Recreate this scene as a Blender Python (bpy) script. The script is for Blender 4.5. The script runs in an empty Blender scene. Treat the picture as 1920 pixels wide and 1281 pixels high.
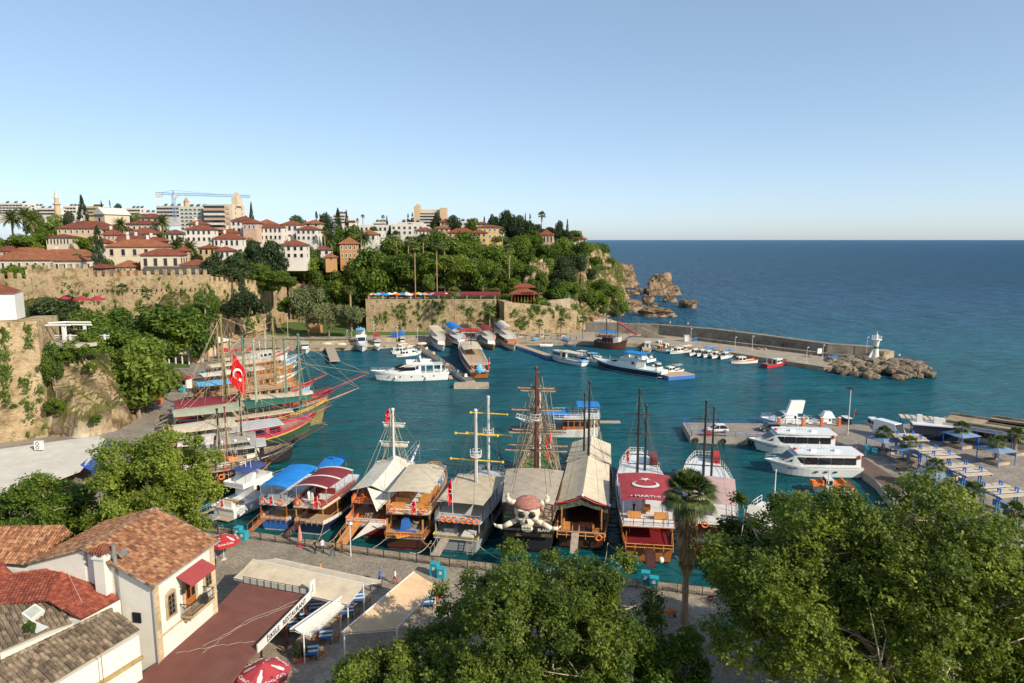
import bpy, math, random
import numpy as np
from math import radians as R, sin, cos, pi, atan2, hypot, sqrt
random.seed(7); rng=np.random.default_rng(7)
S=bpy.context.scene; C=S.collection
# ---------------------------------------------------------------- camera
CH=38.0; TH=math.atan(191.5/1280)
cd=bpy.data.cameras.new('camera'); cam=bpy.data.objects.new('camera',cd); C.objects.link(cam)
cam.location=(0,0,CH); cam.rotation_euler=(pi/2-TH,0,0)
cd.sensor_width=36; cd.lens=24; cd.clip_start=.5; cd.clip_end=60000; S.camera=cam
# ---------------------------------------------------------------- sky and sun
SAZ=R(128); SEL=R(32)
W=bpy.data.worlds.new('World'); S.world=W; W.use_nodes=True
nt=W.node_tree; bg=nt.nodes['Background']; sk=nt.nodes.new('ShaderNodeTexSky'); sk.sky_type='NISHITA'
sk.sun_disc=False; sk.sun_elevation=SEL; sk.sun_rotation=SAZ; sk.air_density=.6; sk.dust_density=.8; sk.ozone_density=3; sk.altitude=0
gm=nt.nodes.new('ShaderNodeGamma'); gm.inputs[1].default_value=.6; hs=nt.nodes.new('ShaderNodeHueSaturation'); hs.inputs['Saturation'].default_value=1.08; hs.inputs['Hue'].default_value=.494; hs.inputs['Value'].default_value=1.9; nt.links.new(sk.outputs[0],gm.inputs[0]); nt.links.new(gm.outputs[0],hs.inputs['Color']); nt.links.new(hs.outputs[0],bg.inputs[0]); bg.inputs[1].default_value=.15
sd=bpy.data.lights.new('sun','SUN'); sd.energy=4.9; sd.angle=R(.5); sd.color=(1,.9,.74)
so=bpy.data.objects.new('sun',sd); C.objects.link(so); so.rotation_euler=(pi/2-SEL,0,pi-SAZ)
S.view_settings.view_transform='Standard'; S.view_settings.look='None'; S.view_settings.exposure=.3; S.view_settings.gamma=1
# ---------------------------------------------------------------- pixel of the plan -> point in the place
def ray(px,py):
    a=(px-960)/1280; b=(640.5-py)/1280
    return a, cos(TH)+b*sin(TH), -sin(TH)+b*cos(TH)
def P(px,py,z=0.):
    x,y,w=ray(px,py); t=(z-CH)/w; return (x*t,y*t,z)
def PY(px,py,Y):
    x,y,w=ray(px,py); t=Y/y; return (x*t,Y,CH+w*t)
def ZAT(p,py):            # height over p's spot that shows at row py
    x,y,w=ray(960,py); return CH+w*p[1]/y
# ---------------------------------------------------------------- tags
def tag(o,label=None,cat=None,group=None,kind=None):
    if label: o['label']=label
    if cat: o['category']=cat
    if group: o['group']=group
    if kind: o['kind']=kind
    return o
def thing(name,label,cat,loc=(0,0,0),rz=0,group=None,sc=None):
    o=bpy.data.objects.new(name,None); C.objects.link(o); o.location=loc; o.rotation_euler=(0,0,rz); o.empty_display_size=.5
    if sc: o.scale=(sc,sc,sc) if not hasattr(sc,'__len__') else sc
    return tag(o,label,cat,group)
def dup(o,parent=None):
    c=o.copy(); C.objects.link(c)
    if parent: c.parent=parent
    for ch in o.children: dup(ch,c)
    return c
def copyto(proto,loc,rz=0,sc=1,label=None,cat=None,group=None):
    c=dup(proto); c.location=loc; c.rotation_euler=(0,0,rz); c.scale=(sc,sc,sc) if not hasattr(sc,'__len__') else sc
    return tag(c,label,cat,group)
ORD='first second third fourth fifth sixth seventh eighth ninth tenth eleventh twelfth thirteenth fourteenth fifteenth sixteenth seventeenth eighteenth nineteenth twentieth twenty-first twenty-second twenty-third twenty-fourth twenty-fifth twenty-sixth'.split()
# ---------------------------------------------------------------- mesh builder
def new_mesh(name,V,F,mats,mi=None,smooth=False,uv=True,attr=None):
    me=bpy.data.meshes.new(name)
    V=np.asarray(V,dtype=np.float32)
    if isinstance(F,np.ndarray):
        k=F.shape[1]; n=len(F); lt=np.full(n,k,np.int32); li=F.ravel().astype(np.int32)
    else:
        n=len(F); lt=np.fromiter((len(f) for f in F),np.int32,n); li=np.fromiter((i for f in F for i in f),np.int32)
    ls=np.concatenate([[0],np.cumsum(lt)[:-1]]).astype(np.int32)
    me.vertices.add(len(V)); me.vertices.foreach_set('co',V.ravel())
    me.loops.add(len(li)); me.loops.foreach_set('vertex_index',li)
    me.polygons.add(n); me.polygons.foreach_set('loop_start',ls); me.polygons.foreach_set('loop_total',lt)
    for m in (mats if isinstance(mats,(list,tuple)) else [mats]): me.materials.append(m)
    if mi is not None: me.polygons.foreach_set('material_index',np.asarray(mi,np.int32))
    me.polygons.foreach_set('use_smooth',np.full(n,bool(smooth)))
    me.update(calc_edges=True)
    if attr is not None:
        a=me.attributes.new('rnd','FLOAT','FACE'); a.data.foreach_set('value',np.asarray(attr,np.float32))
    if uv and n:
        N=np.zeros(n*3,np.float32); me.polygons.foreach_get('normal',N); N=N.reshape(-1,3)
        T=np.stack([-N[:,1],N[:,0],np.zeros(n)],1); l=np.linalg.norm(T,axis=1); flat=l<.12
        T[flat]=(1,0,0); l[flat]=1; T/=l[:,None]; N2=N.copy(); N2[flat]=(0,0,1); Sv=np.cross(N2,T)
        Tf=np.repeat(T,lt,0); Sf=np.repeat(Sv,lt,0); co=V[li]
        u=(co*Tf).sum(1); v=(co*Sf).sum(1)
        me.uv_layers.new(name='UVMap').data.foreach_set('uv',np.stack([u,v],1).astype(np.float32).ravel())
    return me
class MB:
    def __init__(s): s.V=[]; s.F=[]; s.m=[]; s.cur=0; s.A=[]; s.a=0.
    def mat(s,i): s.cur=i; return s
    def add(s,V,F):
        o=len(s.V); s.V.extend(V)
        for f in F: s.F.append([i+o for i in f]); s.m.append(s.cur); s.A.append(s.a)
        return s
    def box(s,x,y,z,sx,sy,sz,rz=0,tp=1.):   # centre x,y ; base z ; tp top taper
        c,n=cos(rz),sin(rz); V=[]
        for k,t in ((0,1.),(1,tp)):
            for a,b in ((-1,-1),(1,-1),(1,1),(-1,1)):
                X=a*sx/2*t; Y=b*sy/2*t; V.append((x+X*c-Y*n,y+X*n+Y*c,z+k*sz))
        return s.add(V,[(3,2,1,0),(4,5,6,7),(0,1,5,4),(1,2,6,5),(2,3,7,6),(3,0,4,7)])
    def bar(s,p,q,r,r2=None,n=5):
        r2=r if r2 is None else r2; p=np.array(p,float); q=np.array(q,float); d=q-p; l=np.linalg.norm(d)
        if l<1e-6: return s
        d/=l; a=np.cross(d,(0,0,1.)) if abs(d[2])<.9 else np.cross(d,(1.,0,0)); a/=np.linalg.norm(a); b=np.cross(d,a); V=[]
        for c,rr in ((p,r),(q,r2)):
            for k in range(n):
                t=2*pi*k/n; V.append(tuple(c+rr*(cos(t)*a+sin(t)*b)))
        return s.add(V,[[k,(k+1)%n,n+(k+1)%n,n+k] for k in range(n)]+[list(range(n))[::-1],list(range(n,2*n))])
    def tube(s,pts,r,n=5):
        for i in range(len(pts)-1):
            a=r[i] if hasattr(r,'__len__') else r; b=r[i+1] if hasattr(r,'__len__') else r
            s.bar(pts[i],pts[i+1],a,b,n)
        return s
    def sag(s,p,q,r,d,k=6):
        p=np.array(p,float);q=np.array(q,float); pts=[]
        for i in range(k+1):
            t=i/k; c=p+(q-p)*t; c[2]-=4*d*t*(1-t); pts.append(tuple(c))
        return s.tube(pts,r,4)
    def prism(s,pts,z0,z1,top=True,bot=True):
        n=len(pts)
        A=sum(pts[i][0]*pts[(i+1)%n][1]-pts[(i+1)%n][0]*pts[i][1] for i in range(n))
        if A<0: pts=pts[::-1]
        f0=(lambda p:z0) if not callable(z0) else z0; f1=(lambda p:z1) if not callable(z1) else z1
        V=[(p[0],p[1],f0(p)) for p in pts]+[(p[0],p[1],f1(p)) for p in pts]
        F=[[i,(i+1)%n,n+(i+1)%n,n+i] for i in range(n)]
        if top: F.append(list(range(n,2*n)))
        if bot: F.append(list(range(n))[::-1])
        return s.add(V,F)
    def loft(s,rings,cap=True,closed=True):
        n=len(rings[0]); V=[p for r in rings for p in r]; F=[]
        for j in range(len(rings)-1):
            for i in range(n if closed else n-1):
                k=(i+1)%n; F.append([j*n+i,j*n+k,(j+1)*n+k,(j+1)*n+i])
        if cap: F.append(list(range(n))[::-1]); F.append([(len(rings)-1)*n+i for i in range(n)])
        return s.add(V,F)
    def lathe(s,prof,x=0,y=0,n=12,cap=True):
        return s.loft([[(x+r*cos(2*pi*k/n),y+r*sin(2*pi*k/n),z) for k in range(n)] for r,z in prof],cap)
    def ball(s,c,rx,ry=None,rz=None,n=8,m=5):
        ry=ry or rx; rz=rz or rx
        rings=[]
        for j in range(1,m):
            t=pi*j/m-pi/2; rings.append([(c[0]+rx*cos(t)*cos(2*pi*k/n),c[1]+ry*cos(t)*sin(2*pi*k/n),c[2]+rz*sin(t)) for k in range(n)])
        return s.loft(rings)
    def torus(s,c,Rr,r,ax=(1,0,0),n=12,m=5):
        ax=np.array(ax,float); ax/=np.linalg.norm(ax); a=np.cross(ax,(0,0,1.) if abs(ax[2])<.9 else (1.,0,0)); a/=np.linalg.norm(a); b=np.cross(ax,a); c=np.array(c,float); V=[]
        for i in range(n):
            e=cos(2*pi*i/n)*a+sin(2*pi*i/n)*b
            for j in range(m):
                V.append(tuple(c+e*(Rr+r*cos(2*pi*j/m))+ax*r*sin(2*pi*j/m)))
        return s.add(V,[[i*m+j,((i+1)%n)*m+j,((i+1)%n)*m+(j+1)%m,i*m+(j+1)%m] for i in range(n) for j in range(m)])
    def sheet(s,A,B,Cc,D,t=.05,nu=1,nv=1,sag=0.,edge=0.):   # cloth between four corners (A,B near edge; D,C far)
        A,B,Cc,D=[np.array(q,float) for q in (A,B,Cc,D)]; V=[]
        for k in (0,1):
            for j in range(nv+1):
                for i in range(nu+1):
                    u=i/nu; v=j/nv; p=(A*(1-u)+B*u)*(1-v)+(D*(1-u)+Cc*u)*v
                    p[2]+=sag*4*u*(1-u)+edge*4*v*(1-v)-k*t; V.append(tuple(p))
        w=nu+1; o=w*(nv+1); F=[]
        for j in range(nv):
            for i in range(nu):
                a=j*w+i; F.append([a,a+1,a+w+1,a+w]); F.append([o+a,o+a+w,o+a+w+1,o+a+1])
        for i in range(nu):
            F.append([i,o+i,o+i+1,i+1]); a=nv*w+i; F.append([a,a+1,o+a+1,o+a])
        for j in range(nv):
            a=j*w; F.append([a,a+w,o+a+w,o+a]); a=j*w+nu; F.append([a,o+a,o+a+w,a+w])
        return s.add(V,F)
    def obj(s,name,mats,parent=None,world=False,smooth=False,label=None):
        V=np.array(s.V,float); par=parent
        if world and parent is not None:
            while parent is not None and parent.parent is not None: parent=parent.parent
            V=V-np.array(parent.location); a=-parent.rotation_euler[2]; c,n=cos(a),sin(a)
            V=np.stack([V[:,0]*c-V[:,1]*n,V[:,0]*n+V[:,1]*c,V[:,2]],1)
        me=new_mesh(name,V,s.F,mats,s.m,smooth,True,s.A if any(s.A) else None)
        return mobj(name,me,par,label)
def mobj(name,me,parent=None,label=None):
    o=bpy.data.objects.new(name,me); C.objects.link(o)
    if parent is not None: o.parent=parent
    if label: o['label']=label
    return o
# ---------------------------------------------------------------- materials
MC={}
def nodes(name):
    m=bpy.data.materials.new(name); m.use_nodes=True; t=m.node_tree; return m,t,t.nodes['Principled BSDF']
def N(t,k,**kw):
    n=t.nodes.new(k)
    for a,b in kw.items():
        if a[0]=='i' and a[1:].isdigit(): n.inputs[int(a[1:])].default_value=b
        elif hasattr(n,a): setattr(n,a,b)
        else: n.inputs[a].default_value=b
    return n
def L(t,a,b): t.links.new(a,b)
def c4(c,k=1.): return (min(1,c[0]*k),min(1,c[1]*k),min(1,c[2]*k),1)
def ramp(t,fac,stops):
    r=t.nodes.new('ShaderNodeValToRGB'); L(t,fac,r.inputs[0]); e=r.color_ramp.elements
    while len(e)<len(stops): e.new(.5)
    for k,(p,c) in enumerate(stops): e[k].position=p; e[k].color=c4(c)
    return r
def mixc(t,f,a,b,mode='MIX'):
    m=t.nodes.new('ShaderNodeMix'); m.data_type='RGBA'; m.blend_type=mode
    for s_,v in ((0,f),(6,a),(7,b)):
        if hasattr(v,'links'): L(t,v,m.inputs[s_])
        else: m.inputs[s_].default_value=v
    return m.outputs[2]
def bump(t,bs,h,st=.4,d=.05,prev=None):
    b=N(t,'ShaderNodeBump',Strength=st,Distance=d); L(t,h,b.inputs['Height'])
    if prev: L(t,prev,b.inputs['Normal'])
    L(t,b.outputs[0],bs.inputs['Normal']); return b.outputs[0]
def M(name,col=(.5,.5,.5),rough=.6,var=.18,sc=1.2,bm=.15,metal=0,spec=.5,coat=0,stretch=None,dirt=0,dcol=(.2,.15,.1)):
    if name in MC: return MC[name]
    m,t,b=nodes(name); MC[name]=m
    tc=N(t,'ShaderNodeTexCoord'); src=tc.outputs['Object']
    if stretch:
        mp=N(t,'ShaderNodeMapping'); mp.inputs['Scale'].default_value=stretch; L(t,src,mp.inputs[0]); src=mp.outputs[0]
    n=N(t,'ShaderNodeTexNoise',Scale=sc,Detail=7.,Roughness=.65); L(t,src,n.inputs['Vector'])
    r=ramp(t,n.outputs[0],[(.3,tuple(x*(1-var) for x in col)),(.7,tuple(x*(1+var) for x in col))])
    o=r.outputs[0]
    if dirt:
        n2=N(t,'ShaderNodeTexNoise',Scale=sc*.4,Detail=9.,Roughness=.75,Distortion=.6); L(t,src,n2.inputs['Vector'])
        r2=ramp(t,n2.outputs[0],[(.5,(0,0,0)),(.72,(dirt,dirt,dirt))]); o=mixc(t,r2.outputs[0],o,c4(dcol))
    L(t,o,b.inputs['Base Color']); b.inputs['Roughness'].default_value=rough; b.inputs['Metallic'].default_value=metal
    b.inputs['Specular IOR Level'].default_value=spec
    if coat: b.inputs['Coat Weight'].default_value=coat
    if bm: bump(t,b,n.outputs[0],bm,.04)
    return m
def fabric(name,col,var=.1):
    if name in MC: return MC[name]
    m=M(name,col,.9,var+.05,.9,.6,spec=.15,dirt=.5,dcol=tuple(x*.55 for x in col)); return m
white=M('white_paint',(.66,.64,.6),.35,.06,.7,.05,dirt=.35,dcol=(.5,.45,.36))
gel=M('white_gelcoat',(.71,.71,.68),.22,.04,.5,.02,coat=.3,dirt=.12,dcol=(.55,.52,.45))
cream=M('cream_paint',(.66,.6,.46),.4,.07,.7,.05,dirt=.3,dcol=(.4,.33,.22))
grey=M('grey_paint',(.3,.32,.33),.45,.1,.8,.05,dirt=.3,dcol=(.2,.19,.17))
lgrey=M('light_grey_paint',(.5,.5,.48),.5,.1,.8,.05,dirt=.35,dcol=(.28,.26,.22))
black=M('black_paint',(.02,.019,.02),.4,.3,1,.05)
navy=M('navy_paint',(.012,.02,.055),.15,.1,1,.0,coat=.4)
red=M('red_paint',(.42,.03,.03),.4,.15,1,.05)
dred=M('dark_red_paint',(.2,.018,.022),.45,.15,1,.05)
pink=M('magenta_paint',(.4,.045,.09),.45,.15,1,.05)
orange=M('orange_paint',(.75,.17,.04),.5,.12,1,.05)
yellow=M('yellow_paint',(.72,.47,.03),.45,.1,1,.05)
green=M('green_paint',(.04,.13,.085),.5,.15,1,.05)
blue=M('blue_paint',(.03,.13,.42),.45,.12,1,.05)
sky_b=M('light_blue_paint',(.12,.38,.62),.5,.1,1,.05)
teal=M('teal_plastic',(.02,.3,.38),.45,.1,2,.05)
wood=M('varnished_wood',(.36,.12,.03),.35,.35,2.2,.15,coat=.3,stretch=(.5,4,4))
dwood=M('dark_wood',(.07,.026,.015),.4,.35,2.2,.15,coat=.2,stretch=(.5,4,4))
ywood=M('honey_wood',(.55,.24,.06),.4,.3,2.2,.15,coat=.3,stretch=(.5,4,4))
teak=M('teak_deck',(.42,.3,.19),.7,.2,2,.1,stretch=(.3,8,1))
plank=M('grey_planks',(.36,.29,.22),.85,.3,2,.2,stretch=(.5,8,1))
glass=M('dark_glass',(.012,.015,.018),.06,.1,1,.0,spec=.8)
steel=M('steel',(.5,.5,.5),.35,.1,2,.0,metal=.7)
iron=M('dark_iron',(.03,.03,.03),.5,.2,2,.05)
rope=M('rope',(.4,.33,.2),.9,.2,5,.1)
drope=M('dark_rope',(.1,.085,.06),.9,.2,5,.1)
canvas=fabric('cream_canvas',(.56,.48,.35)); wcan=fabric('white_canvas',(.62,.58,.49)); bcan=fabric('blue_canvas',(.02,.2,.55))
ncan=fabric('navy_canvas',(.05,.07,.2)); rcan=fabric('red_canvas',(.42,.04,.05)); mcan=fabric('maroon_canvas',(.2,.035,.045)); gcan=fabric('green_canvas',(.04,.13,.09))
ocan=fabric('orange_canvas',(.75,.2,.05)); scan=fabric('sand_canvas',(.5,.42,.3)); flagred=fabric('flag_red',(.6,.012,.02)); lbcan=fabric('light_blue_canvas',(.12,.4,.65))
skin=M('skin',(.45,.27,.18),.6,.1,3,0)
turf=M('green_carpet',(.09,.16,.04),.95,.2,3,.2)
def wallmat(name,col,var=.08,dirt=.35):
    return M(name,col,.85,var,.35,.12,dirt=dirt,dcol=tuple(x*.55 for x in col))
def stonemat(name,c1,c2,mortar,bw=.6,rh=.32,veg=.35,bs=.6):
    if name in MC: return MC[name]
    m,t,b=nodes(name); MC[name]=m
    uv=N(t,'ShaderNodeTexCoord'); wn=N(t,'ShaderNodeTexNoise',Scale=1.7,Detail=4.); L(t,uv.outputs['UV'],wn.inputs['Vector'])
    va=N(t,'ShaderNodeVectorMath',operation='MULTIPLY_ADD'); L(t,wn.outputs['Color'],va.inputs[0]); va.inputs[1].default_value=(.22,.22,0); L(t,uv.outputs['UV'],va.inputs[2])
    br=N(t,'ShaderNodeTexBrick',Scale=1.); br.inputs['Color1'].default_value=c4(c1); br.inputs['Color2'].default_value=c4(c2); br.inputs['Mortar'].default_value=c4(mortar)
    br.inputs['Brick Width'].default_value=bw; br.inputs['Row Height'].default_value=rh; br.inputs['Mortar Size'].default_value=.03; br.inputs['Mortar Smooth'].default_value=.6
    L(t,va.outputs[0],br.inputs['Vector'])
    n=N(t,'ShaderNodeTexNoise',Scale=.22,Detail=9.,Roughness=.7); L(t,uv.outputs['Object'],n.inputs['Vector'])
    r=ramp(t,n.outputs[0],[(.32,(.36,.32,.28)),(.47,(.85,.82,.78)),(.62,(1.3,1.22,1.1))])
    o=mixc(t,1.,br.outputs[0],r.outputs[0],'MULTIPLY')
    n3=N(t,'ShaderNodeTexNoise',Scale=1.6,Detail=6.,Roughness=.8); L(t,uv.outputs['Object'],n3.inputs['Vector'])
    r3=ramp(t,n3.outputs[0],[(.3,(.55,.5,.45)),(.5,(1,1,1)),(.75,(1.2,1.15,1.05))]); o=mixc(t,.8,o,r3.outputs[0],'MULTIPLY')
    if veg:
        n2=N(t,'ShaderNodeTexNoise',Scale=.55,Detail=8.,Roughness=.75); L(t,uv.outputs['Object'],n2.inputs['Vector'])
        r2=ramp(t,n2.outputs[0],[(.53,(0,0,0)),(.6,(veg*2,)*3)]); o=mixc(t,r2.outputs[0],o,(.07,.085,.02,1))
    L(t,o,b.inputs['Base Color']); b.inputs['Roughness'].default_value=.95; b.inputs['Specular IOR Level'].default_value=.2
    p=bump(t,b,br.outputs['Fac'],-.3,.03); bump(t,b,n3.outputs[0],bs,.25,p)
    return m
stone=stonemat('rampart_stone',(.56,.43,.26),(.43,.32,.19),(.25,.19,.12))
stone2=stonemat('bastion_stone',(.5,.39,.235),(.4,.3,.18),(.3,.23,.14),.7,.35,.45)
conc_w=stonemat('breakwater_concrete',(.3,.27,.22),(.24,.215,.175),(.13,.12,.1),2.2,3.,0.1)
def rockmat(name,c1,c2,c3,veg=.5,sc=.35):
    if name in MC: return MC[name]
    m,t,b=nodes(name); MC[name]=m; tc=N(t,'ShaderNodeTexCoord')
    n=N(t,'ShaderNodeTexNoise',Scale=sc,Detail=12.,Roughness=.72,Distortion=.4); L(t,tc.outputs['Object'],n.inputs['Vector'])
    r=ramp(t,n.outputs[0],[(.3,c1),(.5,c2),(.68,c3)]); o=r.outputs[0]
    v=N(t,'ShaderNodeTexVoronoi',Scale=sc*1.6); v.feature='DISTANCE_TO_EDGE'; wv=N(t,'ShaderNodeVectorMath',operation='MULTIPLY_ADD'); L(t,n.outputs['Color'],wv.inputs[0]); wv.inputs[1].default_value=(1.6/sc*.4,)*3; L(t,tc.outputs['Object'],wv.inputs[2]); L(t,wv.outputs[0],v.inputs['Vector']); cr=ramp(t,v.outputs['Distance'],[(0,(.3,.26,.22)),(.07,(1,1,1))]); o=mixc(t,.8,o,cr.outputs[0],'MULTIPLY')
    if veg:
        n2=N(t,'ShaderNodeTexNoise',Scale=sc*1.2,Detail=9.,Roughness=.7); L(t,tc.outputs['Object'],n2.inputs['Vector'])
        g=N(t,'ShaderNodeNewGeometry'); sx=N(t,'ShaderNodeSeparateXYZ'); L(t,g.outputs['Normal'],sx.inputs[0])
        a=N(t,'ShaderNodeMath',operation='MULTIPLY_ADD'); L(t,sx.outputs[2],a.inputs[0]); a.inputs[1].default_value=.25; L(t,n2.outputs[0],a.inputs[2])
        r2=ramp(t,a.outputs[0],[(.7-veg*.3,(0,0,0)),(.78-veg*.3,(1,1,1))]); gp=N(t,'ShaderNodeSeparateXYZ'); L(t,g.outputs['Position'],gp.inputs[0]); mz=N(t,'ShaderNodeMapRange'); L(t,gp.outputs[2],mz.inputs[0]); mz.inputs[1].default_value=1.5; mz.inputs[2].default_value=5.
        mm=N(t,'ShaderNodeMath',operation='MULTIPLY'); L(t,mz.outputs[0],mm.inputs[0]); L(t,r2.outputs[0],mm.inputs[1]); gv=ramp(t,n2.outputs[0],[(.35,(.035,.05,.012)),(.5,(.075,.09,.022)),(.65,(.16,.14,.05))]); o=mixc(t,mm.outputs[0],o,gv.outputs[0])
    nf=N(t,'ShaderNodeTexNoise',Scale=sc*7,Detail=9.,Roughness=.75); L(t,tc.outputs['Object'],nf.inputs['Vector']); rf=ramp(t,nf.outputs[0],[(.32,(.35,.3,.25)),(.5,(.95,.93,.9)),(.7,(1.3,1.25,1.2))]); o=mixc(t,.9,o,rf.outputs[0],'MULTIPLY')
    L(t,o,b.inputs['Base Color']); b.inputs['Roughness'].default_value=.95; b.inputs['Specular IOR Level'].default_value=.2
    q_=bump(t,b,cr.outputs[0],.8,.5); q_=bump(t,b,n.outputs[0],1.,1.2,q_); bump(t,b,nf.outputs[0],1.,.35,q_); return m
rock=rockmat('limestone_cliff',(.2,.15,.1),(.45,.34,.21),(.6,.52,.4),.5,.3)
srock=rockmat('sea_rock',(.08,.06,.04),(.25,.18,.115),(.4,.31,.21),0,.5)
boulder=rockmat('breakwater_boulder',(.14,.11,.08),(.36,.29,.21),(.5,.43,.34),0,.6)
def tilemat(name,c1,c2,c3,p=.24,row=.38,bs=.7,attr=False):
    if name in MC: return MC[name]
    m,t,b=nodes(name); MC[name]=m; tc=N(t,'ShaderNodeTexCoord')
    if attr:
        at=N(t,'ShaderNodeAttribute'); at.attribute_name='rnd'; r=ramp(t,at.outputs['Fac'],[(0,c1),(.5,c2),(1,c3)])
        n=N(t,'ShaderNodeTexNoise',Scale=2.5,Detail=8.,Roughness=.75); L(t,tc.outputs['Object'],n.inputs['Vector'])
        r2=ramp(t,n.outputs[0],[(.35,(.4,.38,.34)),(.6,(1.15,1.1,1.05))]); o=mixc(t,.9,r.outputs[0],r2.outputs[0],'MULTIPLY')
        L(t,o,b.inputs['Base Color']); b.inputs['Roughness'].default_value=.9; bump(t,b,n.outputs[0],.5,.05); return m
    br=N(t,'ShaderNodeTexBrick',Scale=1.); br.offset=0; br.inputs['Color1'].default_value=c4(c1); br.inputs['Color2'].default_value=c4(c3); br.inputs['Mortar'].default_value=c4(c1,.45)
    br.inputs['Brick Width'].default_value=p; br.inputs['Row Height'].default_value=row; br.inputs['Mortar Size'].default_value=.02; br.inputs['Mortar Smooth'].default_value=1.
    L(t,tc.outputs['UV'],br.inputs['Vector'])
    n=N(t,'ShaderNodeTexNoise',Scale=.5,Detail=8.,Roughness=.75); L(t,tc.outputs['Object'],n.inputs['Vector'])
    r2=ramp(t,n.outputs[0],[(.35,(.62,.6,.58)),(.6,(1.12,1.1,1.06))]); o=mixc(t,1.,br.outputs[0],r2.outputs[0],'MULTIPLY')
    L(t,o,b.inputs['Base Color']); b.inputs['Roughness'].default_value=.9; b.inputs['Specular IOR Level'].default_value=.2
    sx=N(t,'ShaderNodeSeparateXYZ'); L(t,tc.outputs['UV'],sx.inputs[0]); a=N(t,'ShaderNodeMath',operation='MULTIPLY'); L(t,sx.outputs[0],a.inputs[0]); a.inputs[1].default_value=2*pi/p
    si=N(t,'ShaderNodeMath',operation='SINE'); L(t,a.outputs[0],si.inputs[0]); bump(t,b,si.outputs[0],bs,.04); return m
tileA=tilemat('clay_tiles',(.3,.1,.055),0,(.22,.07,.04)); tileB=tilemat('orange_tiles',(.38,.15,.075),0,(.28,.1,.05)); tileC=tilemat('brown_tiles',(.25,.085,.05),0,(.19,.065,.045))
tileN=tilemat('near_clay_tiles',(.17,.075,.04),(.36,.15,.065),(.5,.28,.15),attr=True)
tileO=tilemat('mossy_old_tiles',(.1,.075,.05),(.23,.17,.11),(.36,.27,.18),attr=True)
tileR=tilemat('plain_red_tiles',(.24,.05,.03),(.33,.075,.04),(.42,.12,.06),attr=True)
def leafmat(name,dark,mid,light,tr=.25):
    if name in MC: return MC[name]
    m,t,b=nodes(name); MC[name]=m; at=N(t,'ShaderNodeAttribute'); at.attribute_name='rnd'
    r=ramp(t,at.outputs['Fac'],[(0,dark),(.55,mid),(1,light)]); oi=N(t,'ShaderNodeObjectInfo')
    hs=N(t,'ShaderNodeHueSaturation'); mr=N(t,'ShaderNodeMapRange'); L(t,oi.outputs['Random'],mr.inputs[0]); mr.inputs[3].default_value=.75; mr.inputs[4].default_value=1.25
    L(t,mr.outputs[0],hs.inputs['Value']); mh=N(t,'ShaderNodeMapRange'); L(t,oi.outputs['Random'],mh.inputs[0]); mh.inputs[3].default_value=.51; mh.inputs[4].default_value=.485; L(t,mh.outputs[0],hs.inputs['Hue'])
    L(t,r.outputs[0],hs.inputs['Color']); L(t,hs.outputs[0],b.inputs['Base Color']); b.inputs['Roughness'].default_value=.55; b.inputs['Specular IOR Level'].default_value=.3
    tl=N(t,'ShaderNodeBsdfTranslucent'); g=N(t,'ShaderNodeMixRGB',blend_type='MULTIPLY'); g.inputs[0].default_value=1; L(t,hs.outputs[0],g.inputs[1]); g.inputs[2].default_value=(1.7,1.9,.6,1); L(t,g.outputs[0],tl.inputs[0])
    mx=N(t,'ShaderNodeMixShader',i0=tr); L(t,b.outputs[0],mx.inputs[1]); L(t,tl.outputs[0],mx.inputs[2]); L(t,mx.outputs[0],t.nodes['Material Output'].inputs[0]); return m
leafG=leafmat('plane_leaves',(.035,.058,.008),(.09,.132,.014),(.2,.24,.03),.3)
leafM=leafmat('broad_leaves',(.03,.06,.007),(.075,.13,.012),(.15,.2,.022),.28)
leafY=leafmat('yellowgreen_leaves',(.07,.1,.012),(.135,.19,.024),(.22,.27,.045),.34)
leafD=leafmat('dark_needles',(.012,.026,.008),(.026,.046,.013),(.05,.075,.02),.12)
leafS=leafmat('silvery_leaves',(.06,.08,.03),(.12,.14,.06),(.2,.22,.1),.2)
leafP=leafmat('palm_fronds',(.035,.055,.012),(.08,.11,.025),(.16,.18,.05),.2)
leafX=leafmat('dry_fronds',(.16,.1,.04),(.28,.18,.08),(.4,.28,.14),.2)
bark=M('bark',(.2,.155,.11),.95,.3,3,.5,stretch=(1,1,.3)); pbark=M('pale_bark',(.38,.3,.2),.95,.4,2.5,.4); palmbark=M('palm_bark',(.3,.2,.12),.95,.35,4,.5,stretch=(.6,.6,2.5))
# ---------------------------------------------------------------- the setting
def struct(name,me): return tag(mobj(name,me),kind='structure')
def noise2(x,y,s=1.):   # cheap smooth numpy noise
    x=np.asarray(x)/s; y=np.asarray(y)/s
    return (np.sin(x*1.7+1.3*np.sin(y*1.1+.5))+np.sin(y*2.3+1.7*np.sin(x*.9+2.))+.5*np.sin(x*4.1+y*3.3+1.)+.5*np.sin(y*5.3-x*3.7+2.*np.sin(x*2.1)))/3.
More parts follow.
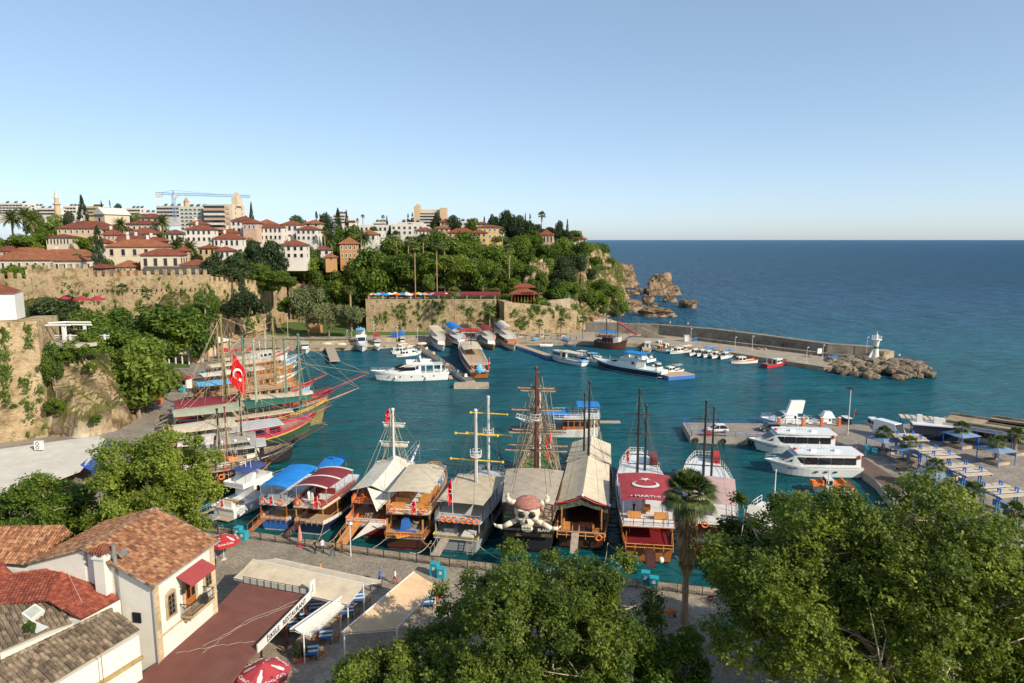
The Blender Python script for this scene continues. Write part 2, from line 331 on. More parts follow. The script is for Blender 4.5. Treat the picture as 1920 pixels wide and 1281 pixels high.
# sea
m,t,b=nodes('sea_water'); tc=N(t,'ShaderNodeTexCoord'); sp=N(t,'ShaderNodeSeparateXYZ'); L(t,tc.outputs['Object'],sp.inputs[0])
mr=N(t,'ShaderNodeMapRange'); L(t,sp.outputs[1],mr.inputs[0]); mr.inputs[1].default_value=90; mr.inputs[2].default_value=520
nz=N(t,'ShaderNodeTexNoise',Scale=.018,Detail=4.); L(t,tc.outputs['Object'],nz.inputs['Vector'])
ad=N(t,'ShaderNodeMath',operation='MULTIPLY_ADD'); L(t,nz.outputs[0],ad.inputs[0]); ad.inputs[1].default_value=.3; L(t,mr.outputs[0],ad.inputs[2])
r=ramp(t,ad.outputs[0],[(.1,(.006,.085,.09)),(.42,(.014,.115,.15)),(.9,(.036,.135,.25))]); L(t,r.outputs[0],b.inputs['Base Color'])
pass
mp=N(t,'ShaderNodeMapping'); mp.inputs['Rotation'].default_value=(0,0,R(14)); mp.inputs['Scale'].default_value=(.45,1.5,1); L(t,tc.outputs['Object'],mp.inputs[0])
w1=N(t,'ShaderNodeTexNoise',Scale=.42,Detail=5.,Roughness=.6,Distortion=.5); L(t,mp.outputs[0],w1.inputs['Vector'])
w2=N(t,'ShaderNodeTexNoise',Scale=.1,Detail=3.,Roughness=.5); L(t,mp.outputs[0],w2.inputs['Vector'])
mr2=N(t,'ShaderNodeMapRange'); L(t,sp.outputs[1],mr2.inputs[0]); mr2.inputs[1].default_value=110; mr2.inputs[2].default_value=330; mr2.inputs[3].default_value=.36; mr2.inputs[4].default_value=1.
ml=N(t,'ShaderNodeMath',operation='MULTIPLY'); L(t,w1.outputs[0],ml.inputs[0]); L(t,mr2.outputs[0],ml.inputs[1])
p_=bump(t,b,ml.outputs[0],1.,2.2); ml2=N(t,'ShaderNodeMath',operation='MULTIPLY'); L(t,w2.outputs[0],ml2.inputs[0]); L(t,mr2.outputs[0],ml2.inputs[1]); p3=bump(t,b,ml2.outputs[0],1.,5.,p_); mp3=N(t,'ShaderNodeMapping'); mp3.inputs['Scale'].default_value=(.16,.045,1); L(t,tc.outputs['Object'],mp3.inputs[0]); w3=N(t,'ShaderNodeTexNoise',Scale=1.,Detail=5.,Roughness=.7,Distortion=.3); L(t,mp3.outputs[0],w3.inputs['Vector']); mr3=N(t,'ShaderNodeMapRange'); L(t,sp.outputs[1],mr3.inputs[0]); mr3.inputs[1].default_value=220; mr3.inputs[2].default_value=600; ml3=N(t,'ShaderNodeMath',operation='MULTIPLY'); L(t,w3.outputs[0],ml3.inputs[0]); L(t,mr3.outputs[0],ml3.inputs[1]); nb=bump(t,b,ml3.outputs[0],1.,16.,p3); w4=N(t,'ShaderNodeTexNoise',Scale=1.,Detail=6.,Roughness=.75,Distortion=.4); mp4=N(t,'ShaderNodeMapping'); mp4.inputs['Scale'].default_value=(.07,.03,1); L(t,tc.outputs['Object'],mp4.inputs[0]); L(t,mp4.outputs[0],w4.inputs['Vector']); r4=ramp(t,w4.outputs[0],[(.38,(.62,.66,.7)),(.62,(1.,1.,1.))]); oc=mixc(t,.9,r.outputs[0],r4.outputs[0],'MULTIPLY'); df=N(t,'ShaderNodeBsdfDiffuse'); L(t,oc,df.inputs[0]); L(t,nb,df.inputs['Normal']); gl=N(t,'ShaderNodeBsdfGlossy'); gl.inputs['Roughness'].default_value=.12; gl.inputs[0].default_value=(.9,.95,1,1); L(t,nb,gl.inputs['Normal'])  # r4: patchy ripple light and dark painted into the water colour
fr=N(t,'ShaderNodeFresnel'); fr.inputs[0].default_value=1.33; L(t,nb,fr.inputs['Normal']); fm=N(t,'ShaderNodeMath',operation='MULTIPLY'); fm.inputs[1].default_value=.46; L(t,fr.outputs[0],fm.inputs[0]); fc=N(t,'ShaderNodeMath',operation='MINIMUM'); fc.inputs[1].default_value=.5; L(t,fm.outputs[0],fc.inputs[0])
mx=N(t,'ShaderNodeMixShader'); L(t,fc.outputs[0],mx.inputs[0]); L(t,df.outputs[0],mx.inputs[1]); L(t,gl.outputs[0],mx.inputs[2]); L(t,mx.outputs[0],t.nodes['Material Output'].inputs[0])
sea=m
struct('sea',new_mesh('sea',[(-3000,-200,0),(30000,-200,0),(30000,45000,0),(-30000,45000,0),(-30000,800,0),(-3000,800,0)],[[0,1,2,3,4,5]],sea,uv=False))
# paving materials
def cobble(name,c1,c2,sc,groutk=.5):
    m,t,b=nodes(name); tc=N(t,'ShaderNodeTexCoord'); v=N(t,'ShaderNodeTexVoronoi',Scale=sc); L(t,tc.outputs['Object'],v.inputs['Vector'])
    sx=N(t,'ShaderNodeSeparateColor'); L(t,v.outputs['Color'],sx.inputs[0]); r=ramp(t,sx.outputs[0],[(.1,c1),(.9,c2)])
    n=N(t,'ShaderNodeTexNoise',Scale=.25,Detail=8.,Roughness=.7); L(t,tc.outputs['Object'],n.inputs['Vector']); r2=ramp(t,n.outputs[0],[(.3,(.62,.6,.58)),(.65,(1.12,1.1,1.06))])
    e=N(t,'ShaderNodeTexVoronoi',Scale=sc); e.feature='DISTANCE_TO_EDGE'; L(t,tc.outputs['Object'],e.inputs['Vector']); r3=ramp(t,e.outputs['Distance'],[(.0,(groutk,)*3),(.12,(1,1,1))])
    o=mixc(t,1.,r.outputs[0],r2.outputs[0],'MULTIPLY'); o=mixc(t,1.,o,r3.outputs[0],'MULTIPLY'); L(t,o,b.inputs['Base Color']); b.inputs['Roughness'].default_value=.85
    bump(t,b,r3.outputs[0],.5,.03); return m
cob=cobble('quay_cobbles',(.27,.23,.17),(.42,.36,.27),5.5,.6); pav=cobble('promenade_paving',(.36,.3,.22),(.44,.37,.28),1.2,.75); pav2=cobble('plaza_paving',(.27,.23,.19),(.36,.31,.25),2.5,.75)
kerbm=stonemat('quay_edge_stone',(.46,.38,.27),(.38,.31,.22),(.2,.16,.12),1.2,.6,0,.3); conc=M('concrete',(.36,.32,.26),.9,.16,.5,.3,dirt=.5,dcol=(.17,.15,.12))
grass=M('lawn',(.06,.11,.015),.95,.35,.8,.6,dirt=.5,dcol=(.14,.12,.04)); soil=M('soil',(.16,.12,.07),.95,.3,1,.5)
def slab(name,pts,z,top,side,z0=-3.,edge=None):
    b=MB(); b.prism(pts,z0,z,top=False,bot=False).mat(1).add([(p[0],p[1],z) for p in (pts if sum(pts[i][0]*pts[(i+1)%len(pts)][1]-pts[(i+1)%len(pts)][0]*pts[i][1] for i in range(len(pts)))>0 else pts[::-1])],[list(range(len(pts)))])
    me=new_mesh(name,b.V,b.F,[side,top],b.m); return struct(name,me)
def p2(px,py,z=1.3): q=P(px,py,z); return (q[0],q[1])
QF=[(-43.5,85),(-8.8,75),(18.2,68.6),(40,64),(50,66),(75,40),(75,8),(-70,8),(-70,85)]
slab('quay',QF,1.3,cob,kerbm)
QL=[(-43.5,85.05),(-57.4,114.3),(-75,149),(-83.5,202),(-88.6,233.5),(-160,233.5),(-160,85.05)]
slab('harbour_road',QL,1.296,pav2,kerbm)
e1=[p2(*q) for q in ((1110,641),(1205,645),(1335,655),(1440,672),(1545,688))]
QB=[(-88.6,233.55),(-66,231.5),(-48.5,236),(-31,244.5),(0,244.5)]+e1+[p2(1600,690)]+[p2(*q) for q in ((1648,668),(1551,662),(1440,648),(1340,636),(1235,626),(1097,620))]+[(30,300),(-160,300),(-160,233.55)]
slab('promenade',QB,1.3,pav,kerbm)
QP=[(34.5,134.5),(33.6,124.6),(56.5,122),(56,101),(53,88.5),(50,66.1),(75,40.1),(190,30),(190,132),(101,131.5),(87,134),(74,133),(59,133.5)]
slab('plaza',QP,1.29,pav2,conc)
def strip(name,pts,w,z,h,mat_):    # band along a line of points, to the left of travel
    b=MB(); n=len(pts)
    for i in range(n-1):
        a=np.array(pts[i]); c=np.array(pts[i+1]); d=c-a; d=d/np.linalg.norm(d); q=np.array((-d[1],d[0]))*w
        b.prism([tuple(a),tuple(c),tuple(c+q),tuple(a+q)],z,z+h,bot=False)
    return b
struct('quay_kerb',(lambda b:new_mesh('quay_kerb',b.V,b.F,kerbm))(strip('k',[(27,66.4),(18.2,68.55),(-8.8,74.95),(-43.4,84.95)],1.5,1.304,.12,kerbm)))
# lawns on the back shore
slab('lawn',[(-97,262),(-60,258),(-58,270),(-58.5,300),(-104,303)],1.5,grass,grass,1.2)
slab('lawn_strip',[(-90,246.5),(-66,244),(-62,250),(-88,252)],1.42,grass,grass,1.2)
slab('wall_foot_lawn',[(-57.8,262),(-30,262),(-30,271),(-57.8,271)],1.42,grass,grass,1.2)
slab('roadside_lawn',[p2(355,690),p2(300,690),p2(280,660),p2(370,655)],1.42,grass,grass,1.2)
slab('garden_lawn',[(-6,54),(4,56),(9,48),(4,40),(-10,40)],1.42,grass,grass,1.2)
for k,(y0,x0,x1) in enumerate(((238.5,-84,-50),(240.,-84,-50))):   # x in front of the lawn
    pass
# hillside
A=[(-95,150,1),(-97,200,1),(-100,233,1),(-70,245,1),(-40,255,1),(0,256,1),(20,262,1),(-60,275,1),(-75,262,1),(-60,295,1),(-92,280,1),(-95,300,2),(-75,300,2),(-90,308,15),(-72,309,15),(-62,309,15),(-58,285,13.6),(-50,277,13.6),(-30,276,13.6),(-8,275,13.6),(-30,295,13.8),(0,290,13.6),(-5,308,14.5),(-50,300,14),(-25,330,21),(-55,330,19),(0,332,20),(-60,350,27),(-25,355,31),(5,355,33),(20,358,34),
(4,271,12),(14,272,10.5),(22,274,9.5),(24,290,7.5),(31,292,5),(37,300,1.2),(42,312,.8),(44,330,1),(50,350,2),(30,330,14),(20,310,9),(15,325,15),(40,360,20),(28,345,25),(32,370,34),(45,385,35),(50,372,23),(52,400,31),(60,395,16),(61,425,8),(63,408,10),(58,380,12),(58,440,12),(45,420,35),(20,400,37),
(70,430,-4),(72,400,-4),(62,360,-4),(52,330,-4),(45,300,-4),(34,283,-4),(36,270,-4),(80,450,-4),(75,480,-4),(80,560,-4),(68,335,-4),(72,345,-4),(76,362,-4),(80,385,-4),(70,388,-4),(84,410,-4),(74,412,-4),(60,318,-4),(64,352,-4),(68,372,-4),(60,520,25),(40,500,37),(70,700,-4),(90,900,-4),
(-170,214,9),(-125,214,8),(-108,212,5),(-105,225,10),(-100,236,16),(-96,250,16),(-170,222,11),(-130,222,10),(-165,232,23),(-112,240,23),(-170,262,24),(-120,272,24),(-98,262,20),(-100,290,20),(-210,300,31),(-150,320,30),(-105,335,24),(-70,345,27),(-235,350,37),(-150,370,36),(-80,390,36),(-40,400,37),(0,400,37),(-240,260,25),(-240,215,15),(-120,180,4),(-105,165,3),(-150,180,8),
(-93,118,1),(-80,120,1),(-72,125,1),(-74,140,1),(-76,150,1),(-86,134,15),(-92,134,18),(-100,140,21),(-112,138,22),(-120,125,23),(-100,150,16),(-88,152,9),(-100,170,5),(-140,150,18),(-160,120,24),(-200,180,20),(-90,105,1),(-110,105,1),(-150,95,1)]
A+=[(x,y,37.+.006*(y-450)) for x in range(-420,30,60) for y in (470,560,680,800)]+[(-330,y,30+(y-200)*.03) for y in (200,300,380)]
A=np.array(A,float)
def HZ(x,y):
    x=np.asarray(x,float); y=np.asarray(y,float); sh=x.shape; x=x.ravel(); y=y.ravel()
    d=(x[:,None]-A[None,:,0])**2+(y[:,None]-A[None,:,1])**2+1.; w=1/d**2.2
    return ((w*A[None,:,2]).sum(1)/w.sum(1)).reshape(sh)
def hz(x,y): return float(HZ(np.array([x]),np.array([y]))[0])
gx=np.concatenate([np.arange(-420,-130,7.),np.arange(-130,84,2.2)]); gy=np.concatenate([np.arange(98,330,2.4),np.arange(330,470,3.),np.arange(470,900,14)])
X,Y=np.meshgrid(gx,gy); Z=HZ(X,Y); gxx=np.gradient(Z,axis=1); gyy=np.gradient(Z,axis=0); slope=np.clip(np.hypot(gxx,gyy)/2.5,0,1.6)
Z=Z+slope*noise2(X,Y,3.)*1.3+slope*noise2(X+40,Y+9,1.2)*.5
X=X+slope*noise2(Y,Z*2,2.5)*.8; Y=Y+slope*noise2(X,Z*2.2,2.)*.8
inq=((X>-165)&(Y<300)&(Z<1.6)&(X>-165))|((X<-60)&(Y<130)&(Z<2)); Z=np.where(inq,np.minimum(Z,1.0),Z)
def inpoly(x,y,pg):
    r=np.zeros(x.shape,bool); n=len(pg)
    for i in range(n):
        (x1,y1),(x2,y2)=pg[i],pg[(i+1)%n]; c=((y1>y)!=(y2>y))&(x<(x2-x1)*(y-y1)/(y2-y1+1e-9)+x1); r^=c
    return r
LOW=[(-120,80),(-116,112),(-94,122),(-78,128),(-80,150),(-106,200),(-103,240),(-98,262),(-100,304),(-60,305),(-57,274),(-5,273.5),(-2,267.5),(26,272.5),(30,286),(44,292),(60,230),(0,80)]
Z=np.where(inpoly(X,Y,LOW),np.minimum(Z,.9),Z)
ny,nx=X.shape; V=np.stack([X,Y,Z],-1).reshape(-1,3); ii=np.arange((ny-1)*(nx-1)); jj=ii//(nx-1); ii=ii%(nx-1); a=jj*nx+ii
F=np.stack([a,a+1,a+nx+1,a+nx],1)
HARB=[(-40,80),(-57.4,114.3),(-75,149),(-83.5,202),(-88.6,233.5),(-66,231.5),(-48.5,236),(-31,244.5),(0,244.5),(28,246),(28,272),(33,290),(44,306),(100,306),(160,200),(160,80)]
cx=V[F][:,:,0].mean(1); cy=V[F][:,:,1].mean(1)
keep=~((V[F][:,:,2].max(1)<.3)|inpoly(cx,cy,HARB)); F=F[keep]
gmat=rockmat('hillside_ground',(.16,.11,.06),(.38,.27,.155),(.5,.39,.26),.42,.22)
struct('hillside',new_mesh('hillside',V,F,gmat,smooth=True,uv=False))

# undergrowth covering the slopes
g=np.random.default_rng(5); n=9000; xs=g.uniform(-125,68,n*5); ys=g.uniform(150,470,n*5); zs=HZ(xs,ys)
ok=(zs>2.2)&~inpoly(xs,ys,LOW)&~inpoly(xs,ys,HARB)&~((xs>29)&(ys<290))&((noise2(xs,ys,9)>-.25)|(xs<20)); xs,ys,zs=xs[ok][:n],ys[ok][:n],zs[ok][:n]
m=len(xs); k=np.repeat(np.arange(m),22); rr=g.uniform(.7,2.1,m)[k]; d=g.normal(size=(len(k),3)); d/=np.linalg.norm(d,axis=1)[:,None]; d[:,2]=np.abs(d[:,2])
Cn=np.stack([xs[k],ys[k],zs[k]-.2],1)+d*rr[:,None]*g.uniform(.5,1,len(k))[:,None]
UG=(Cn,d+g.normal(size=d.shape)*.5,np.clip(g.uniform(0,.6,m)[k]+g.uniform(0,.4,len(k)),0,1),g)

slab('terrace_paving',[(-20.5,50.5),(-18.5,61.5),(-27,69.2),(-14.5,66.6),(-6.,64.3),(-8.5,50)],1.312,cobble('terrace_paving',(.42,.35,.26),(.5,.42,.32),1.6,.75),conc,1.2)
# ---------------------------------------------------------------- plants
def leafmesh(name,Cn,Nn,ln,wd,col,mat_,g=rng,fold=0):
    n=len(Cn); Nn=Nn/np.linalg.norm(Nn,axis=1)[:,None]; T=g.normal(size=(n,3)); T-=(T*Nn).sum(1)[:,None]*Nn; T/=np.linalg.norm(T,axis=1)[:,None]; B=np.cross(Nn,T)
    ln=(ln*g.uniform(.6,1.3,n))[:,None]; wd=(wd*g.uniform(.7,1.2,n))[:,None]
    V=np.stack([Cn-T*ln,Cn-B*wd+T*ln*.15,Cn+T*ln,Cn+B*wd+T*ln*.15],1).reshape(-1,3)
    return new_mesh(name,V,np.arange(n*4).reshape(-1,4),mat_,uv=False,attr=np.clip(col,0,1))
def sph(n,g=rng):
    v=g.normal(size=(n,3)); return v/np.linalg.norm(v,axis=1)[:,None]
def crown(seed,shape,ncl,nl,ln,wd,mat_,cr=.17,z0=.22):
    g=np.random.default_rng(seed); cc=[];rr=[]
    if shape=='round':
        for k in range(ncl):
            d=sph(1,g)[0]; d[2]=d[2]*.9+.1; f=g.uniform(.35,1)**.5*(1+.12*sin(3*atan2(d[1],d[0])+seed)); cc.append((d[0]*f*.40,d[1]*f*.40,(1+z0)/2+d[2]*f*(1-z0)/2*.82)); rr.append(cr*g.uniform(.6,1.15))
    elif shape=='flat':
        for k in range(ncl):
            a=g.uniform(0,2*pi); q=sqrt(g.uniform(0,1)); cc.append((q*.42*cos(a),q*.42*sin(a),.55+.38*(1-q*q)*g.uniform(.3,1)+g.uniform(-.12,.02))); rr.append(cr*g.uniform(.6,1.1))
    elif shape=='cypress':
        for k in range(ncl):
            t=g.uniform(0,1); w=.40*(sin(pi*min(1,t*.9+.12))**.6)*(1-t**3*.55); a=g.uniform(0,2*pi); cc.append((w*cos(a)*.8,w*sin(a)*.8,.03+t*.92)); rr.append(cr*(1-.5*t)*g.uniform(.8,1.1))
    elif shape=='conifer':
        for k in range(ncl):
            t=g.uniform(0,1)**1.2; w=.46*(1-t)**.75*g.uniform(.5,1); a=g.uniform(0,2*pi); cc.append((w*cos(a),w*sin(a),.12+t*.84)); rr.append(cr*(1-.55*t)*g.uniform(.7,1.1))
    cc=np.array(cc); rr=np.array(rr); k=g.choice(len(cc),nl,p=rr**2/(rr**2).sum()); d=sph(nl,g)
    zs={'round':.85,'flat':.6,'cypress':2.2 if cr<.3 else 1,'conifer':.6}[shape]
    Cn=cc[k]+d*rr[k][:,None]*(g.uniform(.25,1,nl)**.4)[:,None]*np.array([1,1,zs if shape!='cypress' else .35])
    Nn=d*.7+g.normal(size=(nl,3))*.55+np.array([0,0,.35]); kc=g.uniform(0,.55,len(cc)); Nn=Nn*np.array([1,1,1.])
    return leafmesh('crown',Cn,Nn,ln,wd,kc[k]+g.uniform(0,.5,nl),mat_,g),cc
def trunkmesh(seed,cc,r,mat_,z0=.3,nb=7,lean=.03):
    g=np.random.default_rng(seed); b=MB(); pts=[(0,0,-.12)]
    for i in range(1,5): pts.append((g.uniform(-lean,lean),g.uniform(-lean,lean),z0*1.6*i/4))
    b.tube(pts,[r*1.15,r,r*.85,r*.7,r*.5],7)
    for q in cc[g.choice(len(cc),min(nb,len(cc)),replace=False)]:
        s_=pts[2 if g.uniform()<.5 else 3]; mid=((s_[0]+q[0])/2+g.uniform(-.04,.04),(s_[1]+q[1])/2+g.uniform(-.04,.04),s_[2]*.35+q[2]*.6); b.tube([s_,mid,tuple(q)],[r*.5,r*.3,r*.1],5)
    return new_mesh('trunk',b.V,b.F,mat_,smooth=True)
tag(mobj('ground_cover',leafmesh('ground_cover',UG[0],UG[1],.34,.2,UG[2],leafM,UG[3])),'low scrub and creepers covering the slopes','undergrowth',None,'stuff')
PT={}
def proto(kind):
    if kind in PT: return PT[kind]
    d={'oak':('round',34,6500,.03,.017,leafM,.17,.2),'oak2':('round',26,6500,.03,.017,leafM,.2,.15),'bright':('round',30,6500,.032,.018,leafY,.16,.16),'bush':('round',16,3200,.05,.028,leafM,.22,.0),
       'olive':('round',30,5200,.03,.014,leafS,.15,.2),'dark':('round',26,6000,.03,.014,leafD,.18,.18),'pine':('flat',24,6500,.03,.01,leafD,.15,.3),'cypress':('cypress',130,7000,.034,.010,leafD,.16,.0),'conifer':('conifer',70,6500,.035,.011,leafD,.13,.0),'gold':('round',20,3800,.04,.02,leafY,.2,.05)}[kind]
    me,cc=crown(hash(kind)%97 if 0 else sum(map(ord,kind)),d[0],d[1],d[2],d[3],d[4],d[5],d[6],d[7])
    tk=trunkmesh(3,cc,.028 if d[0]!='cypress' else .05,bark,.3)
    PT[kind]=(tk,me); return PT[kind]
TG={'oak':'broad-leaved trees on the harbour slopes','oak2':'broad-leaved trees on the harbour slopes','bright':'light green trees','bush':'bushes on the slopes','olive':'silvery trees by the back lawn','dark':'dark trees','pine':'pine trees','cypress':'cypress trees','conifer':'dark conifers on the hill','gold':'yellowish shrubs'}
CT={'cypress':'cypress','pine':'pine tree','bush':'shrub','gold':'shrub','conifer':'conifer'}
NM={'oak':'broadleaf_tree','oak2':'broadleaf_tree','bright':'light_green_tree','bush':'bush','olive':'silvery_tree','dark':'dark_tree','pine':'pine_tree','cypress':'cypress_tree','conifer':'conifer_tree','gold':'yellow_shrub'}
def tree(kind,px,pt,Yd,wpx,label,hmin=None,base=None):
    q=PY(px,pt,Yd); w=wpx/1280*Yd*1.12; z=hz(q[0],Yd) if base is None else base; h=q[2]-z; hm=hmin or w*(.75 if kind not in('cypress','conifer') else 2.)
    if h<hm: h=hm; z=q[2]-h
    t=thing(NM[kind],label,CT.get(kind,'tree'),(q[0],Yd,z),random.uniform(0,6.28),TG[kind],(w,w,h)); a,b=proto(kind)
    mobj('trunk',a,t); mobj('crown',b,t); return t
def fan_leaf(b,base,az,el,ln,nseg,r,dry=False,spread=1.25,droop=.5):
    d=np.array([cos(az)*cos(el),sin(az)*cos(el),sin(el)]); side=np.array([-sin(az),cos(az),0]); up=np.cross(d,side)*-1 if 0 else np.cross(side,d)*-1
    c=np.array(base)+d*ln*.42
    pw=.012*ln; b.a=.3
    b.add([tuple(np.array(base)-side*pw),tuple(np.array(base)+side*pw),tuple(c+side*pw),tuple(c-side*pw)],[[0,1,2,3]])
    for k in range(nseg):
        t=(k/(nseg-1)-.5)*2*spread; e=d*cos(t)+side*sin(t); l=ln*.58*(1-.18*abs(t)/spread); w=np.cross(e,up); wv=w*l*.9*spread/nseg
        m=c+e*l*.55; tip=c+e*l*.95-np.array([0,0,droop*l*.5]); b.a=random.uniform(.1,.95)
        b.add([tuple(c),tuple(m-wv),tuple(tip),tuple(m+wv)],[[0,1,2,3]])
def washingtonia(seed,nfan,nseg,skirt,r=1.):
    random.seed(seed); b=MB()
    for k in range(nfan):
        f=k/nfan; el=R(80)-f*R(115)+random.uniform(-.15,.15); fan_leaf(b,(0,0,0),k*2.399+random.uniform(-.2,.2),el,r*random.uniform(.85,1.05),nseg,r,droop=.35+.5*f)
    me=new_mesh('crown',b.V,b.F,leafP,uv=False,attr=b.A); s=MB()
    for k in range(skirt):
        f=k/max(1,skirt); z=-f*r*1.1; fan_leaf(s,(0,0,z),k*2.399,R(-62)-random.uniform(0,.3),r*random.uniform(.55,.8)*(1-.3*f),max(5,nseg-3),r,droop=.5,spread=.7)
    me2=new_mesh('dead_frond_skirt',s.V,s.F,leafX,uv=False,attr=s.A) if skirt else None
    return me,me2
def phoenix(seed,nf,nseg=8,r=1.,droop=.75):
    random.seed(seed); b=MB()
    for k in range(nf):
        az=k*2.399; el=R(82)-(k/nf)*R(100); l=r*random.uniform(.85,1.08); p=np.zeros(3); side=np.array([-sin(az),cos(az),0]); pts=[p.copy()]; e=el
        for j in range(nseg): 
            p=p+np.array([cos(az)*cos(e),sin(az)*cos(e),sin(e)])*l/nseg; e-=droop*1.6/nseg*(1.1-el*.3); pts.append(p.copy())
        for j in range(nseg):
            w=.20*l*sin(pi*min(1,(j+1.3)/(nseg+1.2)))
            for s_ in (1,-1):
                b.a=random.uniform(.1,.95); q=pts[j]; q2=pts[j+1]; m=(q+q2)/2; b.add([tuple(q),tuple(q*.35+q2*.65),tuple(q2*1.1-q*.1+side*s_*w-np.array([0,0,w*.35])),],[[0,1,2]])
                b.add([tuple(m),tuple(q2),tuple(q2*1.35-q*.35+side*s_*w*.85-np.array([0,0,w*.3])),],[[0,1,2]])
    return new_mesh('crown',b.V,b.F,leafP,uv=False,attr=b.A)
def trunk_unit(rt,n=8,mat_=palmbark):
    b=MB(); pr=[]
    for k in range(13):
        z=k/12; pr.append((rt*(1.35-.35*min(1,z*5))*(1+(.06 if k%2 else -.04)),z))
    b.lathe(pr,n=n); return new_mesh('trunk',b.V,b.F,mat_,smooth=False)
PW=washingtonia(5,30,9,16); PWs=washingtonia(6,22,8,0); PH=phoenix(8,46); PTk=trunk_unit(1.); random.seed(11)
def palm(kind,px,pt,Yd,wpx,label,group='tall fan palms',base=None,tr=.2,hmin=2.,loc=None,ht=None,cw=None):
    if loc is None:
        q=PY(px,pt,Yd); w=wpx/1280*Yd*.5*1.1; x,y=q[0],Yd; z=hz(x,Yd) if base is None else base; top=q[2]
    else: x,y,z=loc; w=cw; top=z+ht
    up=w*(.55 if kind!='phoenix' else .45); h=top-up-z
    if h<hmin: h=hmin; z=top-up-h
    t=thing({'fan':'fan_palm','young':'young_fan_palm','phoenix':'date_palm'}[kind],label,'palm tree',(x,y,z),random.uniform(0,6),group)
    o=mobj('trunk',PTk,t); o.scale=(tr,tr,h)
    c=mobj('crown',{'fan':PW[0],'young':PWs[0],'phoenix':PH}[kind],t); c.location=(0,0,h); c.scale=(w,w,w)
    if kind=='fan': s=mobj('dead_frond_skirt',PW[1],t); s.location=(0,0,h); s.scale=(w*.8,)*3
    return t
# big leafy trees near the viewer, built leaf by leaf
def bigtree(name,label,loc,Rx,Ry,H,z0,ncl,nl,ln,mat_,seed,group=None,lean=None,cr=.16,trunk_r=.5,nb=16,off=(0,0)):
    g=np.random.default_rng(seed); cc=[];rr=[]
    while len(cc)<ncl:
        d=sph(1,g)[0]; f=g.uniform(.12,1)**.5; az=atan2(d[1],d[0]); f*=1+.13*sin(2*az+seed)+.1*sin(5*az+seed*2)
        c=(off[0]+d[0]*f*Rx*.86,off[1]+d[1]*f*Ry*.86,(H+z0)/2+d[2]*f*(H-z0)/2*.86)
        cc.append(c); rr.append(cr*Rx*g.uniform(.6,1.5))
    cc=np.array(cc); rr=np.array(rr)
    # twigs: each clump carries sprays of leaves
    ns=nl//14; k=g.choice(ncl,ns,p=rr**2/(rr**2).sum()); d=sph(ns,g); ctr=np.array([off[0],off[1],(H+z0)/2]); out=cc[k]-ctr; out/=np.linalg.norm(out,axis=1)[:,None]+1e-6
    d=d+out*.5+np.array([0,0,.25]); d/=np.linalg.norm(d,axis=1)[:,None]
    sp_=cc[k]+d*(rr[k]*g.uniform(.3,1.12,ns)**.6)[:,None]*np.array([1,1,.8])
    kk=np.repeat(np.arange(ns),14); n=len(kk); tpos=np.tile(np.linspace(-1,.6,14),ns); sd=np.repeat(d+g.normal(size=(ns,3))*.35,14,0)
    Cn=sp_[kk]+sd*tpos[:,None]*ln*2.6+g.normal(size=(n,3))*ln*.9-np.array([0,0,1])*(tpos[:,None]**2)*ln*.8
    Nn=sd*.35+g.normal(size=(n,3))*.55+np.array([0,0,.75]); kc=g.uniform(0,.55,ncl); ks=g.uniform(0,.3,ns)
    me=leafmesh('crown',Cn,Nn,ln,ln*.6,kc[k][kk]+ks[kk]*.7+g.uniform(0,.3,n),mat_,g)
    t=thing(name,label,'tree',loc,0,group); mobj('crown',me,t); b=MB()
    fork=(off[0]*.3,off[1]*.3,z0*.9+ (H-z0)*.12); b.tube([(0,0,-.3),(off[0]*.1,off[1]*.1,z0*.5),fork],[trunk_r*1.3,trunk_r,trunk_r*.85],9)
    sel=np.argsort(-np.linalg.norm(cc-ctr,axis=1))[:ncl*2//3]
    for q in cc[g.choice(sel,nb,replace=False)]:
        f=np.array(fork); q=np.array(q); dv=q-f; p1=f+dv*.35+np.array([0,0,.08*H])+g.normal(size=3)*.04*Rx; p2_=f+dv*.7+np.array([0,0,.05*H])+g.normal(size=3)*.05*Rx
        b.tube([tuple(f),tuple(p1),tuple(p2_),tuple(q)],[trunk_r*.5,trunk_r*.34,trunk_r*.2,trunk_r*.05],6)
        for z in range(5):
            a=p2_+(q-p2_)*g.uniform(0,.8); c=cc[g.integers(ncl)]; e=a+(c-a)/np.linalg.norm(c-a)*min(np.linalg.norm(c-a),Rx*.35); m_=(a+e)/2+g.normal(size=3)*.03*Rx; b.tube([tuple(a),tuple(m_),tuple(e)],[trunk_r*.15,trunk_r*.1,.02],4)
    mobj('trunk',new_mesh('trunk',b.V,b.F,pbark,smooth=True),t); return t
def at(px,pt,Yd): return PY(px,pt,Yd)
q=P(1060,1250,1.3)
# right mass: two planes, then the middle one, the left one and small garden trees
x,y=30,42
bigtree('plane_tree','huge green plane tree filling the lower right corner in front of the plaza',(27.5,45,1.3),13.5,11,19.6,4.,280,185000,.14,leafG,21,'big plane trees on the near quay',cr=.115,trunk_r=.5,nb=26)
bigtree('plane_tree','broad plane tree hiding the quay just right of the thatch-skirted fan palm',(23.2,53,1.3),7.0,7.5,16.5,3,130,76000,.145,leafG,22,'big plane trees on the near quay',cr=.13,trunk_r=.45,nb=16)
bigtree('plane_tree','plane tree at the right picture edge below the pergolas',(38,50,1.3),8.,9,12.6,3,85,50000,.16,leafG,23,'big plane trees on the near quay',cr=.17,trunk_r=.4)
bigtree('willowy_tree','light green open tree in the middle foreground before the pirate ship',(1.7,46,1.3),9.4,8,15.,1.5,240,130000,.13,leafG,25,'big plane trees on the near quay',cr=.11,trunk_r=.35,nb=26)
